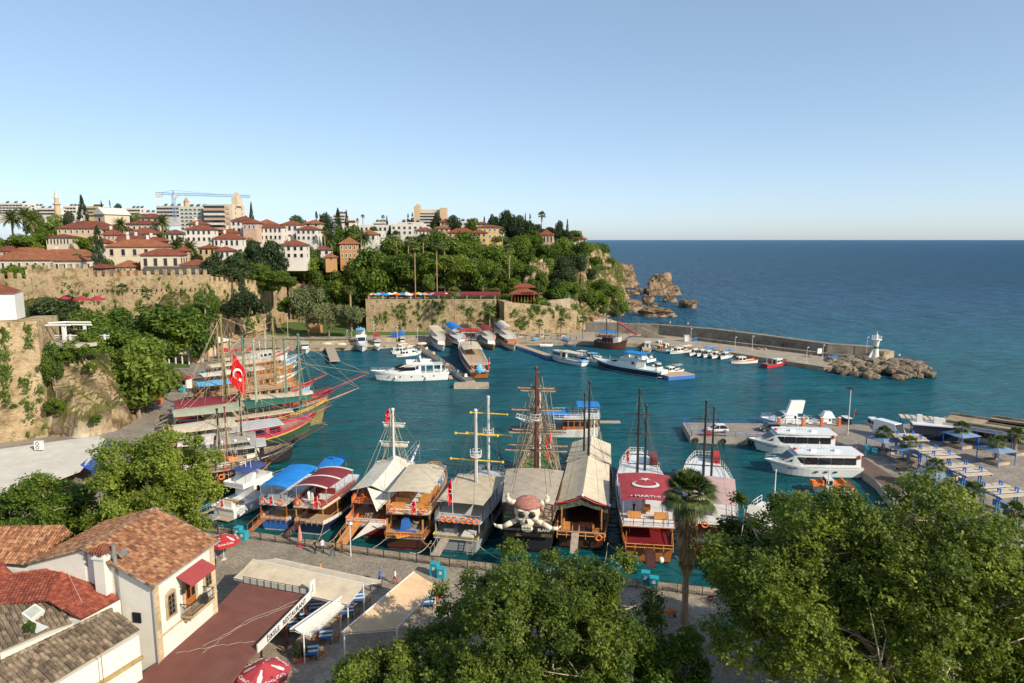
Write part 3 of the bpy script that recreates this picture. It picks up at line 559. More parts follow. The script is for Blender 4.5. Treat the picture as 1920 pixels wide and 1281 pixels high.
bigtree('willowy_tree','lower leafy tree beside the orange restaurant awning at the bottom edge',(-7.6,43,1.3),6.0,5.5,9.6,.3,130,66000,.13,leafG,26,'big plane trees on the near quay',cr=.13,trunk_r=.2)
bigtree('garden_tree','dark small tree in the shade between the two big plane trees',(11.5,47,1.3),4.2,4,8.,.6,50,26000,.14,leafM,27,None,cr=.2,trunk_r=.2)
bigtree('plane_tree','tall bright plane tree between the tiled house and the moored gulets',(-39,71,1.3),7.0,7,16.6,1.2,140,84000,.17,leafY,31,'plane trees by the left quay road',cr=.16,trunk_r=.28)
bigtree('plane_tree','shady plane tree at the left edge under the white tent roof',(-50.5,71,1.3),7.5,7,11.2,1.,95,60000,.17,leafM,32,'plane trees by the left quay road',cr=.16,trunk_r=.4)

for k,(x,y,w,h,l) in enumerate(((-9.5,47,3.,2.,'low shrub beside the peach awning'),(-3,50,3.4,2.4,'garden shrub under the middle tree'),(6.5,53,3.2,2.2,'shrub between the middle tree and the quay'),(12.5,52,3,2.4,'shrub at the foot of the fan palm'),(-6.5,49.5,2.4,1.6,'potted shrub group behind the awning'),(16,57,2.6,2.,'shrub under the plane tree next to the palm'))):
    t=thing('garden_shrub',l,'shrub',(x,y,1.3),k,'shrubs of the quay garden',(w,w,h)); mobj('crown',proto('bush')[1],t)
for a in [
('oak',275,570,168,165,'large round deep-green tree above the left quay road'),('dark',100,556,200,110,'dark tree behind the white pergola'),('oak',40,572,196,75,'green tree over the white corner house'),
('oak2',190,572,190,90,'mid-green tree left of the large round one'),('oak2',340,562,205,90,'green tree at the foot of the crenellated wall'),('oak',212,616,150,120,'olive-green tree above the limestone outcrop'),
('gold',250,640,138,140,'yellow-green tree overhanging the left quay road'),('oak',155,618,130,62,'rounded tree at the pergola terrace edge'),('oak',95,640,126,45,'small tree on top of the limestone outcrop'),
('oak2',385,540,215,42,'small tree at the end of the crenellated wall'),('bush',300,600,180,60,'bush filling below the large round tree'),('bush',370,585,200,60,'bush beside the quay cafe roofs'),
('pine',425,458,250,85,'spreading pine in front of the white hillside houses'),('pine',470,430,275,85,'tall pine beside the white timbered house'),('dark',505,448,270,62,'dark tree under the long white house'),
('dark',455,545,238,85,'dark tree at the far end of the left quay'),('cypress',452,506,242,17,'slim cypress in front of the wall corner'),('cypress',180,417,248,30,'tall dark cypress standing over the crenellated wall'),
('cypress',151,361,330,26,'tallest dark cypress on the skyline at left'),('cypress',189,373,400,10,'thin cypress between two skyline cypresses'),('conifer',205,374,390,12,'narrow conifer left of the dark skyline clump'),
('dark',219,380,385,26,'dark clump of tree on the left skyline'),('dark',236,392,385,20,'low dark tree right of the skyline clump'),('cypress',470,374,335,16,'pointed cypress under the crane jib end'),
('oak',452,402,380,38,'green crown behind the pointed cypress'),('oak',550,402,400,46,'green crown on the skyline above the long white house'),('bright',520,502,262,66,'fresh light-green tree behind the back lawn'),
('olive',572,525,262,60,'silvery tree right of the fresh light-green one'),('olive',613,560,254,50,'silvery young tree by the brick hut'),('olive',657,564,254,46,'silvery tree next to the bastion corner'),
('oak2',560,475,308,90,'olive-green tree on the slope below the timbered white house'),('dark',620,478,318,60,'dark crown below the ochre house'),('oak',655,500,300,60,'dense green tree above the old cliff wall'),
('oak',700,462,298,110,'broad bright tree left of the café parasols'),('oak2',745,470,296,80,'green tree above the café parasols'),('bright',690,500,292,60,'yellowish tree near the café corner'),
('oak',800,470,300,80,'green tree between the two tall palms'),('bright',855,470,293,92,'big light-green tree over the maroon café roof'),('dark',790,500,302,60,'shaded tree behind the tall palms'),
('oak2',905,480,292,60,'olive tree at the right end of the maroon café roof'),('oak2',760,436,330,90,'dark green crown in the middle of the wooded slope'),('oak',810,430,335,80,'green crown under the tan hotel'),
('oak',860,432,335,80,'bushy green crown left of the ochre houses'),('oak2',845,445,325,70,'low crown in the middle of the wooded slope'),('oak2',900,452,322,90,'green crown below the ochre houses'),
('bush',760,545,286,22,'small rounded tree among the café parasols'),('bright',803,510,284,24,'young light tree between the tall palm trunks'),('oak',630,425,345,50,'green crown right of the twin cypresses'),
('conifer',593,395,360,26,'ragged conifer left of the twin cypresses'),('cypress',633,386,350,22,'left cypress of the pointed pair'),('cypress',649,390,348,13,'right cypress of the pointed pair'),
('oak',660,420,345,44,'green crown beside the right pointed cypress'),('pine',587,448,312,34,'layered cedar beside the timbered white house'),('conifer',612,396,380,16,'small skyline conifer before the white tower block'),
('conifer',600,400,390,16,'small skyline conifer at the ridge'),('dark',612,398,392,26,'dark skyline crown near the white tower block'),('oak',700,424,380,24,'green crown before the low white houses'),
('cypress',725,402,420,8,'little cypress left of the tan hotel'),('conifer',765,400,400,14,'conifer in front of the tan hotel wing'),('conifer',773,398,400,14,'second conifer in front of the tan hotel wing'),
('dark',818,398,400,20,'dark crown hiding the middle of the tan hotel'),('dark',852,402,395,24,'dark crown right of the tan hotel'),('oak',890,408,395,34,'light skyline crown right of the tan hotel'),
('cypress',908,403,390,8,'small cypress above the ochre house roof'),('pine',928,390,380,28,'tall ragged pine above the ochre house'),('dark',953,398,370,22,'dark ivy-like tree right of the ochre house'),
('cypress',965,400,372,10,'narrow dark tree right of the ochre house'),('cypress',985,397,372,9,'small pointed cypress on the headland'),('conifer',994,400,372,14,'conifer left of the skyline palm'),
('dark',985,412,360,46,'dense dark tree left of the red-roofed headland house'),('oak',1000,430,352,50,'green tree before the red-roofed headland house'),('pine',1040,418,368,40,'pine on the headland skyline'),
('cypress',1064,408,372,7,'lone thin cypress near the headland tip'),('dark',1048,412,375,16,'small conifer by the red flag on the headland'),('oak2',1075,430,375,34,'bush crown on the headland edge'),
('bush',1055,448,352,36,'bush by the headland garden wall'),('oak',1090,452,380,50,'green tree at the crest of the headland'),('oak',1120,455,400,46,'rounded tree at the headland shoulder'),
('oak2',1130,480,402,44,'green tree on the seaward cliff shoulder'),('dark',1125,500,385,60,'dark tree low on the seaward cliff'),('dark',1132,530,372,48,'dark tree just above the sea cliff'),
('oak',1000,462,335,46,'green tree under the headland garden'),('oak2',965,455,335,50,'green bush under the ochre house terrace'),('dark',1045,480,335,70,'dark tree in the middle of the headland cliff'),
('dark',1075,475,345,60,'dark tree right of the cliff scar'),('oak',1010,505,312,34,'round bright tree beside the bare rock face'),('dark',1045,520,318,60,'dark tree above the beach path'),
('oak2',1065,525,312,44,'green tree above the rock tower'),('gold',1160,545,338,34,'yellowish shrub at the shore rocks'),('bush',1120,550,328,44,'green bush above the little beach'),
('bush',1100,545,326,40,'dark bush behind the rock tower'),('cypress',1088,507,318,7,'slim cypress above the little beach'),('bush',1045,540,304,60,'low green shrubs behind the café pavilion'),
('bush',985,560,277,40,'shrubs at the pavilion terrace'),('bush',1015,560,276,46,'shrubs right of the pavilion terrace'),('oak2',940,470,318,50,'green tree behind the maroon pavilion'),
('oak',905,500,305,60,'bright crown left of the maroon pavilion'),('bush',670,545,296,40,'shrub on the bastion corner'),('oak2',1115,520,345,50,'bush crown on the lower headland'),
('bush',60,500,250,60,'dark hedge above the crenellated wall'),('oak2',10,440,300,60,'green tree at the left edge over the roofs'),('oak2',60,435,300,60,'green tree beside the date palms'),
('oak',85,430,310,44,'round tree before the brown-roofed mansion'),('oak2',160,440,300,34,'tree between mansion and cypress'),('oak',205,485,255,20,'small tree at the right of the tall wall cypress'),
('bush',20,500,245,50,'bush in front of the left red-roofed house'),('oak',60,392,400,40,'green crown below the left apartment row'),('gold',95,403,380,36,'yellow flowering shrubs below the minaret'),
('dark',125,395,395,24,'dark tree right of the minaret'),('oak2',250,395,390,24,'low tree near the left skyline houses'),('oak2',330,480,290,24,'tree between hillside roofs'),
('oak',1000,440,350,30,'garden tree left of the headland house'),('oak2',480,490,262,40,'tree below the timbered house'),('bush',540,560,262,40,'undergrowth beside the fresh light-green tree'),
('dark',952,392,366,34,'tall dark ivy-clad tree right of the ochre house, behind'),('dark',972,402,362,36,'dark tree filling the gap left of the skyline palm'),('pine',1000,408,360,44,'dark pine below the skyline palm'),
('dark',1030,425,358,36,'dark tree behind the red-roofed headland house'),('pine',1055,425,365,34,'pine right of the red-roofed headland house'),('oak2',935,440,350,44,'ivy mass under the ochre house terrace wall'),
('oak',975,440,345,50,'rounded green tree below the dark headland trees'),('oak2',1025,455,345,50,'bright bush under the headland house'),('oak2',1080,450,362,46,'green crown over the rock scar'),('oak',1105,470,380,50,'green crown on the seaward crest'),
('oak2',1015,480,325,46,'green crown above the bare rock face'),('dark',1060,500,322,50,'dark crown left of the little cypress'),('oak2',980,490,320,44,'tree behind the pavilion roof'),('oak',955,520,300,40,'tree left of the pavilion roof'),
('dark',1100,500,350,44,'dark crown on the lower seaward slope'),('oak2',1140,510,392,36,'bush clinging to the seaward cliff'),('bush',1145,535,360,34,'low scrub at the foot of the seaward cliff'),
('oak',140,475,270,40,'tree left of the tall wall cypress'),('oak2',235,500,250,24,'small tree beside the tented red roof'),('oak2',345,440,300,26,'tree between the stacked white houses'),('oak',395,455,290,26,'tree left of the arched white house'),
('dark',415,430,315,30,'dark tree above the arched white house'),('oak2',300,425,320,30,'tree between the date palm and the apartment block'),('oak',258,430,315,26,'tree left of the columned balcony villa'),('oak2',455,440,315,34,'tree under the red-walled narrow house'),
('oak',575,460,305,36,'tree right of the house with the dark balcony'),('oak2',130,505,246,34,'tree behind the rampart tower'),('oak',45,470,285,44,'tree before the pale blue gabled house'),('dark',365,470,272,26,'dark tree left of the pale yellow house'),
('oak2',820,415,400,24,'tree right of the tan hotel wing'),('oak',770,418,390,30,'tree behind the white modern villa'),('oak',735,420,385,24,'tree left of the white modern villa'),('bush',490,520,262,40,'scrub on the wall corner slope'),('oak2',610,500,300,50,'crown over the ruined cliff wall'),
]: tree(*a)
for a in [
('fan',777,455,283,26,'left one of the two tall palms behind the café'),('fan',818,450,284,30,'right one of the two tall palms behind the café'),('fan',742,435,310,24,'fan palm left of the two tall palms'),
('fan',765,445,305,20,'short fan palm behind the left tall palm'),('fan',793,440,315,20,'fan palm between the two tall palms, farther up'),('fan',833,458,290,20,'fan palm right of the two tall palms'),
('fan',955,460,300,26,'tall palm beside the maroon pavilion'),('fan',1016,398,375,18,'palm on the headland skyline'),('fan',608,428,320,18,'palm beside the date palms at the ochre house'),
('fan',680,403,420,9,'distant fan palm on the middle skyline'),('fan',718,404,420,9,'second distant fan palm on the middle skyline'),('fan',670,410,420,7,'smallest distant palm on the middle skyline'),
('young',228,534,215,28,'palm against the crenellated wall, left of two'),('young',275,543,213,26,'palm against the crenellated wall, right of two'),('fan',942,430,330,16,'dry-skirted palm behind the pavilion'),
('young',383,560,205,26,'slim palm by the quay café'),('young',405,590,200,24,'second slim palm by the quay café'),('young',406,485,280,18,'young palm beside the cream hillside house')]:
    palm(*a,tr=.22)
for x,pt,Yd,w,l in [(852,540,264,30,'tallest quay palm in front of the bastion wall'),(918,574,262,28,'red-trunked quay palm at the bastion recess'),(936,598,262,16,'short quay palm in the bastion recess'),(972,600,258,20,'first promenade palm right of the bastion corner'),(1012,600,257,20,'second promenade palm right of the bastion corner'),(1052,598,257,20,'third promenade palm right of the bastion corner'),(1094,594,259,20,'promenade palm at the breakwater stair'),(900,600,266,20,'low palm against the bastion wall')]:
    palm('young',x,pt,Yd,w,l,'promenade palms along the bastion',base=1.3,tr=.22)
for x,pt,Yd,w,l in [(45,395,320,44,'left date palm of the group over the brown-roofed mansion'),(20,400,325,44,'leftmost date palm at the picture edge'),(60,405,312,36,'right date palm of the group over the mansion'),(225,414,300,34,'date palm beside the cream gable house'),(303,408,315,36,'date palm left of the tall apartment block'),(330,452,285,36,'date palm above the grey-tiled roof'),(355,455,272,40,'date palm right of the cream villa'),(620,440,325,34,'date palm left of the ochre house'),(683,440,322,36,'date palm right of the ochre house'),(656,538,272,24,'drooping palm on the old cliff wall'),(300,440,300,30,'date palm amid the hillside roofs')]:
    palm('phoenix',x,pt,Yd,w,l,'date palms among the hillside houses',tr=.4)
# the palm with its thatch of dead fronds by the near quay
random.seed(4); q=P(1283,1168,1.3); big=washingtonia(9,46,18,70,1.)
t=thing('fan_palm','large fan palm with a shaggy skirt of dead fronds on the near quay','palm tree',(q[0],q[1],1.3)); zt=ZAT(q,930)-1.3
o=mobj('trunk',PTk,t); o.scale=(.3,.3,zt); c=mobj('crown',big[0],t); c.location=(0,0,zt); c.scale=(3.3,)*3; s_=mobj('dead_frond_skirt',big[1],t); s_.location=(0,0,zt-.2); s_.scale=(3.9,3.9,4.8)
PALM0=(q,zt)
# ---------------------------------------------------------------- walls, rocks and the breakwater
def wall_mb(b,pts,th,merlon=None,back=1):
    for i in range(len(pts)-1):
        (x0,y0,a0,t0),(x1,y1,a1,t1)=pts[i],pts[i+1]; d=np.array((x1-x0,y1-y0)); l=np.linalg.norm(d); d=d/l; q=np.array((-d[1],d[0]))*th*back
        V=[(x0,y0,a0),(x1,y1,a1),(x1+q[0],y1+q[1],a1),(x0+q[0],y0+q[1],a0),(x0,y0,t0),(x1,y1,t1),(x1+q[0],y1+q[1],t1),(x0+q[0],y0+q[1],t0)]
        b.add(V,[(3,2,1,0),(4,5,6,7),(0,1,5,4),(1,2,6,5),(2,3,7,6),(3,0,4,7)])
        if merlon:
            w,gp,h=merlon; n=int(l/(w+gp)); rz=atan2(d[1],d[0])
            for k in range(n):
                s=(k+.5)*l/n; z=t0+(t1-t0)*s/l; m=.35*th*back; hh=h*random.uniform(.8,1.1)
                b.box(x0+d[0]*s-d[1]*.36,y0+d[1]*s+d[0]*.36,z-.05,w*random.uniform(.85,1.1),.7,hh,rz,random.uniform(.8,.97))
    return b
def arch_panel(b,p0,p1,zb,zt,arches,th):   # wall panel with arched openings [(centre, half width, spring height)]
    d=np.array((p1[0]-p0[0],p1[1]-p0[1])); l=np.linalg.norm(d); d/=l; q=np.array((-d[1],d[0]))*th; pl=[(0,zb)]
    for c,hw,sh in arches:
        pl+=[(c-hw,zb),(c-hw,zb+sh)]+[(c-hw*cos(pi*k/8),zb+sh+hw*sin(pi*k/8)) for k in range(1,8)]+[(c+hw,zb+sh),(c+hw,zb)]
    pl+=[(l,zb),(l,zt),(0,zt)]; n=len(pl)
    V=[(p0[0]+d[0]*s,p0[1]+d[1]*s,z) for s,z in pl]+[(p0[0]+d[0]*s+q[0],p0[1]+d[1]*s+q[1],z) for s,z in pl]
    return b.add(V,[list(range(n)),list(range(n,2*n))[::-1]]+[[i,n+i,n+(i+1)%n,(i+1)%n] for i in range(n)])
def wthing(name,label,cat,pts,th,mat_=stone,merlon=None,extra=None,part=None):
    b=MB(); wall_mb(b,pts,th,merlon)
    if extra: extra(b)
    t=thing(name,label,cat,(pts[0][0],pts[0][1],pts[0][2])); b.obj(part or 'masonry',mat_,t,world=True); return t
t=thing('crenellated_wall','long crenellated stone rampart under the hillside houses at left','wall',(-104,235,9))
b=MB(); wall_mb(b,[(-142,228.5,7,25.6),(-104,235,7,26)],2.5,(1.25,1.25,2.1)); wall_mb(b,[(-190,221,7,25.1),(-158,225.5,7,25.2)],2.5,(1.4,1.2,2.2)); b.obj('curtain_wall',stone,t,world=True)
b=MB(); arch_panel(b,(-158,225.2),(-141.6,228),13.,26.,[(3.2,1.6,3.4),(10.2,3.5,3.2)],2.); wall_mb(b,[(-158,228.5,8,26),(-141.5,231,8,26)],1.5); wall_mb(b,[(-158,225,8,13),(-141.5,228,8,13)],4)
wall_mb(b,[(-160.5,226,25,28.2),(-141.2,229,25,28.4)],3,(1.3,1.1,1.7)); b.obj('arched_tower',stone,t,world=True)
b=MB()
for k in range(24):
    s=k/23; b.box(-140.5+35*s,228.6+6*s-.01,20.5+.02*(k%3),.28,.12,.9,.17)
b.obj('arrow_slit',black,t,world=True)
wthing('corner_wall','rough stone wall turning back from the end of the rampart','wall',[(-103.9,235.2,4,24),(-96,262,3,21),(-99,300,2,19)],3,stone,(1.3,1.2,1.5))
wthing('cliff_wall','ruined crenellated wall over the old cliff behind the back lawn','wall',[(-99,303,1,18.6),(-78,305,1,18.2),(-58.5,303,1,16)],3,stone,(1.4,1.2,1.5))
t=thing('bastion_wall','massive stone bastion wall carrying the parasol cafe','wall',(-58,272,1.3)); b=MB(); wall_mb(b,[(-59,300,1,14.1),(-58.5,272,1,14.1),(-6.3,271.2,1,14.1)],3.5); b.obj('masonry',stone2,t,world=True)
b=MB(); wall_mb(b,[(-58.6,271.9,14.1,14.45),(-6.3,271.1,14.1,14.45)],.8); b.obj('coping',kerbm,t,world=True)
b=MB(); b.box(-22.6,271.35,12.2,2.2,.15,1.9); b.obj('arched_plaque',kerbm,t,world=True)
t=thing('bastion_wall','stepped right-hand bastion wall with a dark recess beside it','wall',(-3,265,1.3)); b=MB(); wall_mb(b,[(-6.2,276,1,13.9),(-3,264.6,1,13.9),(12,267.6,1,12.2),(25.5,270.4,1,10.2),(28.5,283,1,6.4),(31,292,1,4.5)],3.); b.obj('masonry',stone2,t,world=True)
wthing('terrace_wall','pale curved wall of the beach terrace by the rock tower','wall',[(7,281,6,12),(16,287,6,12.6),(25,292,5,13)],1.2,kerbm)
# breakwater
foot=[P(*q,1.3) for q in ((1097,622),(1235,628),(1340,638),(1440,650),(1551,664),(1640,669))]; tp=[5.1,5.2,5.3,5.0,4.6,4.3]
t=thing('breakwater_wall','weathered grey concrete wall along the breakwater','wall',foot[0]); b=MB(); wall_mb(b,[(p[0],p[1],-2,h) for p,h in zip(foot,tp)],3.2); b.obj('parapet',conc_w,t,world=True)
b=MB(); st=[P(*q,1.3) for q in ((1300,638),(1340,643),(1440,655),(1551,669),(1600,673))]; wall_mb(b,[(p[0],p[1],1.2,2.3) for p in st],1.6); b.obj('step_ledge',conc_w,t,world=True)
b=MB(); s0=np.array(P(1200,632,1.3)); s1=np.array(P(1246,634,1.3)); 
for k in range(10):
    a=s0+(s1-s0)*(k/10); c=s0+(s1-s0)*((k+1)/10); wall_mb(b,[(a[0],a[1]-1.6,1.2,5-.37*k),(c[0],c[1]-1.6,1.2,5-.37*k)],1.7)
b.obj('stair',conc_w,t,world=True)
b=MB(); wall_mb(b,[(32,262,-1,2.6),(33,275,-1,3.2),(34.5,285,-1,3.2),(46,290,-1,2.4)],1.5)
# lighthouse
q=P(1641,671,1.6)
t=thing('lighthouse','small white lighthouse with a green band at the breakwater head','lighthouse',(q[0],q[1],1.5))
b=MB(); b.lathe([(1.25,-.5),(1.15,.4),(.85,2.),(.72,3.4),(.72,3.85),(.8,4.6),(1.0,5.6),(1.05,5.75)],n=16); b.obj('tower',white,t,smooth=True)
b=MB(); b.lathe([(.765,3.0),(.74,3.4),(.745,3.75)],n=16,cap=False); b.obj('green_band',M('green_band_paint',(.01,.22,.12),.4),t,smooth=True)
b=MB(); b.lathe([(1.45,5.75),(1.5,5.85),(1.45,5.95)],n=16); b.obj('gallery',white,t)
b=MB()
for k in range(12): a=2*pi*k/12; b.bar((1.4*cos(a),1.4*sin(a),5.95),(1.4*cos(a),1.4*sin(a),6.9),.035)
b.torus((0,0,6.9),1.4,.04,(0,0,1),16,4); b.torus((0,0,6.45),1.4,.03,(0,0,1),16,4); b.obj('railing',white,t)
b=MB(); b.lathe([(.42,5.95),(.42,6.9)],n=10); b.mat(1).lathe([(.5,6.9),(.4,7.25),(.1,7.6),(.03,8.6)],n=10); b.obj('lantern',[gel,white],t)
b=MB(); b.add([(-1.1,-.2,-.3),(-2.6,-.4,-.3),(-2.6,.4,-.3),(-1.1,.3,-.3),(-.75,-.2,3.),(-.75,.3,3.)],[[0,1,4],[3,5,2],[1,2,5,4],[0,3,2,1],[0,4,5,3]]); b.obj('buttress',white,t)
t=thing('concrete_block','square concrete block beside the lighthouse foot','platform',(q[0]+3.1,q[1]+1,.5)); b=MB(); b.box(0,0,0,4.,4.,2.4+.9,.3); b.obj('block',kerbm,t)
b=MB(); b.prism([(q[0]-5,q[1]-2),(q[0]+1,q[1]-6.5),(q[0]+8,q[1]-4),(q[0]+11,q[1]-9),(q[0]+6,q[1]+3),(q[0]-2,q[1]+4)],-1,1.5); struct('breakwater_head',new_mesh('breakwater_head',b.V,b.F,conc))
def sn3(p,s):
    x,y,z=p[:,0]*s,p[:,1]*s,p[:,2]*s
    return (np.sin(x*1.9+1.4*np.sin(y*1.3+z))+np.sin(y*2.1+1.3*np.sin(z*1.7+x*.8))+np.sin(z*2.3+1.6*np.sin(x*1.1-y)))/3
def rock_mesh(seed,n=20,m=14,blk=.55,rough=.22):
    g=np.random.default_rng(seed); b=MB(); b.ball((0,0,0),1,1,1,n,m); V=np.array(b.V); o=g.uniform(0,50,3)
    V=np.sign(V)*np.abs(V)**blk; V/=(np.linalg.norm(V,axis=1)**.55)[:,None]
    k=1+rough*sn3(V+o,1.6)+rough*.55*np.abs(sn3(V+o*2,3.6))+rough*.35*sn3(V+o,8)+(rough*.22*np.abs(sn3(V+o,17))+rough*.12*sn3(V+o,31) if n>40 else 0); V=V*k[:,None]; return new_mesh('rock',V,b.F,srock,uv=False)
RM=[rock_mesh(s,12,9,.6,.2) for s in range(6)]
def rockt(label,px,py,w,h,ry=None,z=0,group=None,mat_=srock,seed=1,res=(30,22),name='sea_rock',cat='rock',sink=.3,rough=.3,blk=.6,loc=None):
    q=P(px,py,z) if loc is None else loc; W_=w/1280*q[1] if loc is None else w; t=thing(name,label,cat,q,0,group); H_=h/1280*q[1] if loc is None else h
    me=rock_mesh(seed,res[0],res[1],blk,rough); me.materials[0]=mat_; o=mobj('stone',me,t); o.scale=(W_/2/1.15,(ry or W_*.4),H_*.62); o.location=(0,0,H_*.2); return t
for i,a in enumerate([('tall craggy sea stack rising off the headland',1238,552,52,36),('squat rock leaning against the right foot of the sea stack',1262,553,26,18),('low rock left of the sea stack',1214,552,16,10),('dark boulder islet right of the sea stack',1255,566,24,12),('lone rounded islet farthest out to sea',1291,577,32,15),
  ('long low rock shelf nearest the breakwater',1232,592,60,15),('jagged rock between the stack and the low shelf',1214,568,22,15),('small rock above the low shelf',1222,575,20,8),('tiny rock off the headland shore',1193,535,12,6),('rock spur at the foot of the seaward cliff',1168,538,46,18),('small skerry beside the seaward cliff',1197,545,14,5),
  ('rock block at the end of the little beach',1180,583,50,20),('flat wet ledge beyond the little beach',1195,580,40,7),('ledge rock left of the jagged rock',1182,553,28,9),('tall pale crag at the seaward cliff base',1160,532,52,34),('crag right of the pale one at the cliff base',1176,530,24,30),('pinnacle under the headland trees at the shore',1188,552,16,6)]):
    rockt(a[0],a[1],a[2],a[3]*1.05,a[4]*1.15,seed=i*3+1,group='rocks in the sea off the headland',rough=.38)
rockt('square rock tower standing on the little beach',0,0,9,12,loc=(26,298,3),ry=4.5,mat_=rock,seed=5,name='rock_tower')
rockt('bare orange rock face in the wooded headland slope',0,0,13,15,loc=(11,322,15),ry=5,mat_=rock,seed=8,name='cliff_rock')
rockt('pale rock scar below the headland garden wall',0,0,11,12,loc=(36,352,17),ry=5,mat_=rock,seed=9,name='cliff_rock')
rockt('large weathered limestone outcrop with bushes above the white tent roof',0,0,18,16.5,loc=(-85.5,131,.0),ry=6.5,mat_=rock,seed=12,res=(110,80),name='rock_outcrop',rough=.24,blk=.5)
for k,(x,y,z,w,l) in enumerate([(-85.2,123.8,5.5,3.2,'round dark bush in the middle of the limestone outcrop'),(-78,124.5,3.6,1.8,'small bush low on the right of the limestone outcrop'),(-89,127,13.5,3.4,'bush on the upper left of the limestone outcrop'),(-84,127,14.5,2.6,'fan-leaved bush on the outcrop top'),(-91.5,123,6,3,'creeper in the cleft beside the rampart'),(-91,123.5,10,2.4,'upper creeper in the cleft beside the rampart'),(-80,127,12.5,2.4,'bush on the outcrop under the pergola tree')]):
    t=thing('bush',l,'shrub',(x,y,z),k,'bushes on the limestone outcrop',(w*1.2,w,w)); a,bb=proto('bush'); mobj('crown',bb,t)
# boulders round the breakwater head
pg=[P(*q,0)[:2] for q in ((1546,690),(1562,678),(1640,676),(1690,681),(1742,692),(1762,706),(1740,712),(1690,714),(1640,711),(1590,705),(1550,697))]
n=0; cxm,cym=111,196
while n<150:
    x,y=random.uniform(86,125),random.uniform(178,216)
    if not inpoly(np.array([x]),np.array([y]),pg)[0]: continue
    n+=1; s=random.uniform(.7,1.55); d=min(hypot(x-pg[i][0],y-pg[i][1]) for i in range(len(pg))); z=min(1.3,-.2+.32*d)
    t=thing('boulder',('large ' if s>1.25 else ('small ' if s<.95 else 'middling '))+'armour boulder in the heap around the breakwater head','boulder',(x,y,z),random.uniform(0,6),'armour boulders around the breakwater head',(s*1.15,s,s*.75)); me=RM[n%6]; o=mobj('stone',me,t)
for m_ in RM: m_.materials[0]=boulder
for k in range(46):
    x=88+k*.75+random.uniform(-1,1); y=133+random.uniform(-1.2,3.5)-k*.02; s=random.uniform(.7,1.7)
    t=thing('boulder','shore boulder on the seaward edge behind the container kiosk','boulder',(x,y,random.uniform(.0,1.)),random.uniform(0,6),'shore boulders behind the plaza',(s,s,s*.75)); mobj('stone',RM[k%6],t)
# left rampart with the white corner house and pergola
wthing('rampart_wall','high weathered stone rampart at the left edge','wall',[(-112,112,-1,23.4),(-92.3,121,-1,23.4),(-87.3,124.5,-1,23.2),(-91,136,8,23)],4)
t=thing('corner_house','white house with a dark window on top of the left rampart','house',(-91.5,124,23.4)); b=MB(); b.box(-6,1,0,12,5,5.0,.35); b.obj('wall',white,t)
b=MB(); b.loft([[(-12.6,-4.1,4.9),(.9,.3,4.9),(-1.2,5.6,4.9),(-14,1.5,4.9)],[(-10,-.9,6.6),(-3.,1.4,6.6),(-3.6,2.6,6.6),(-10.6,.6,6.6)]]); b.obj('roof',tileA,t)
b=MB(); b.box(-2.2,-.05,1.5,1.1,.16,2.1,.35); b.mat(1); b.box(-2.2,-.12,1.62,.85,.16,1.86,.35); b.obj('window',[dwood,glass],t)
b=MB(); 
t=thing('pergola','white curved pergola with four columns on the terrace over the outcrop','pergola',(-86,130,17.2)); cols=[]
for px,py in ((80,637),(103,630),(120,631),(141,626)):
    q=PY(px,py,129.); cols.append((q[0],129.+(0 if px in(80,120) else 3),18.4))
b=MB(); b.prism([(-95,127.5),(-82.5,127.2),(-80,130),(-82,134),(-96,135)],17.7,18.4); b.obj('terrace_floor',conc,t,world=True)
b=MB()
for i in range(0,5): x=-94+i*3.4; b.box(x,133.4,18.4,.3,.3,1.1)
b.box(-87,133.4,19.1,15,.2,.25); b.box(-87,133.4,18.7,15,.1,.15); b.obj('balustrade',white,t,world=True)
for q in cols: b=MB(); b.box(q[0],q[1],18.4,.42,.42,3.3); b.obj('column',white,t,world=True)
b=MB(); b.bar((-93.5,129,21.9),(-86.5,131.5,22.1),.22); b.bar((-91,128.5,21.8),(-84,128.8,21.9),.2); b.bar((-86.5,131.5,22.1),(-82,132,22.),.2); b.bar((-84,129,21.95),(-80,129,21.9),.18); b.obj('beam',white,t,world=True)

def tufts(par,a,c,z0,z1,n,size=.5,seed=1,off=.25):
    g=np.random.default_rng(seed); a=np.array(a,float); c=np.array(c,float); d=(c-a)/np.linalg.norm(c-a); nn=np.array((d[1],-d[0])); l=np.linalg.norm(c-a); Cs=[];Ns=[];K=[]
    for k in range(n):
        if k%7==0: sc_=g.uniform(0,l); zc_=z0+(z1-z0)*g.uniform(0,1)
        s_=min(l,max(0,sc_+g.normal()*l*.035)); z=min(z1,max(z0,zc_+g.normal()*(z1-z0)*.13)); p=a+d*s_+nn*off; m=int(g.uniform(10,34)); w=size*g.uniform(.3,1.7); q=g.normal(size=(m,3))*.5; kk=g.uniform(0,.5)
        for i in range(m): Cs.append((p[0]+d[0]*q[i,0]*w+nn[0]*abs(q[i,1])*w*.5,p[1]+d[1]*q[i,0]*w+nn[1]*abs(q[i,1])*w*.5,z+q[i,2]*w*1.1-abs(q[i,0])*w*.3)); Ns.append((nn[0]+q[i,0],nn[1]+q[i,1],.5)); K.append(kk+g.uniform(0,.5))
    o=mobj('wall_plants',leafmesh('wall_plants',np.array(Cs)-np.array(par.location),np.array(Ns),size*.42,size*.22,np.array(K),leafM,g),par); return o
def byl(s_): return [o for o in C.objects if o.get('label')==s_][0]
w_=byl('massive stone bastion wall carrying the parasol cafe'); tufts(w_,(-58.5,272),(-6.3,271.2),3,13.8,110,.75,1); w_=byl('stepped right-hand bastion wall with a dark recess beside it'); tufts(w_,(-3,264.6),(25.5,270.4),4,12,70,.75,2)
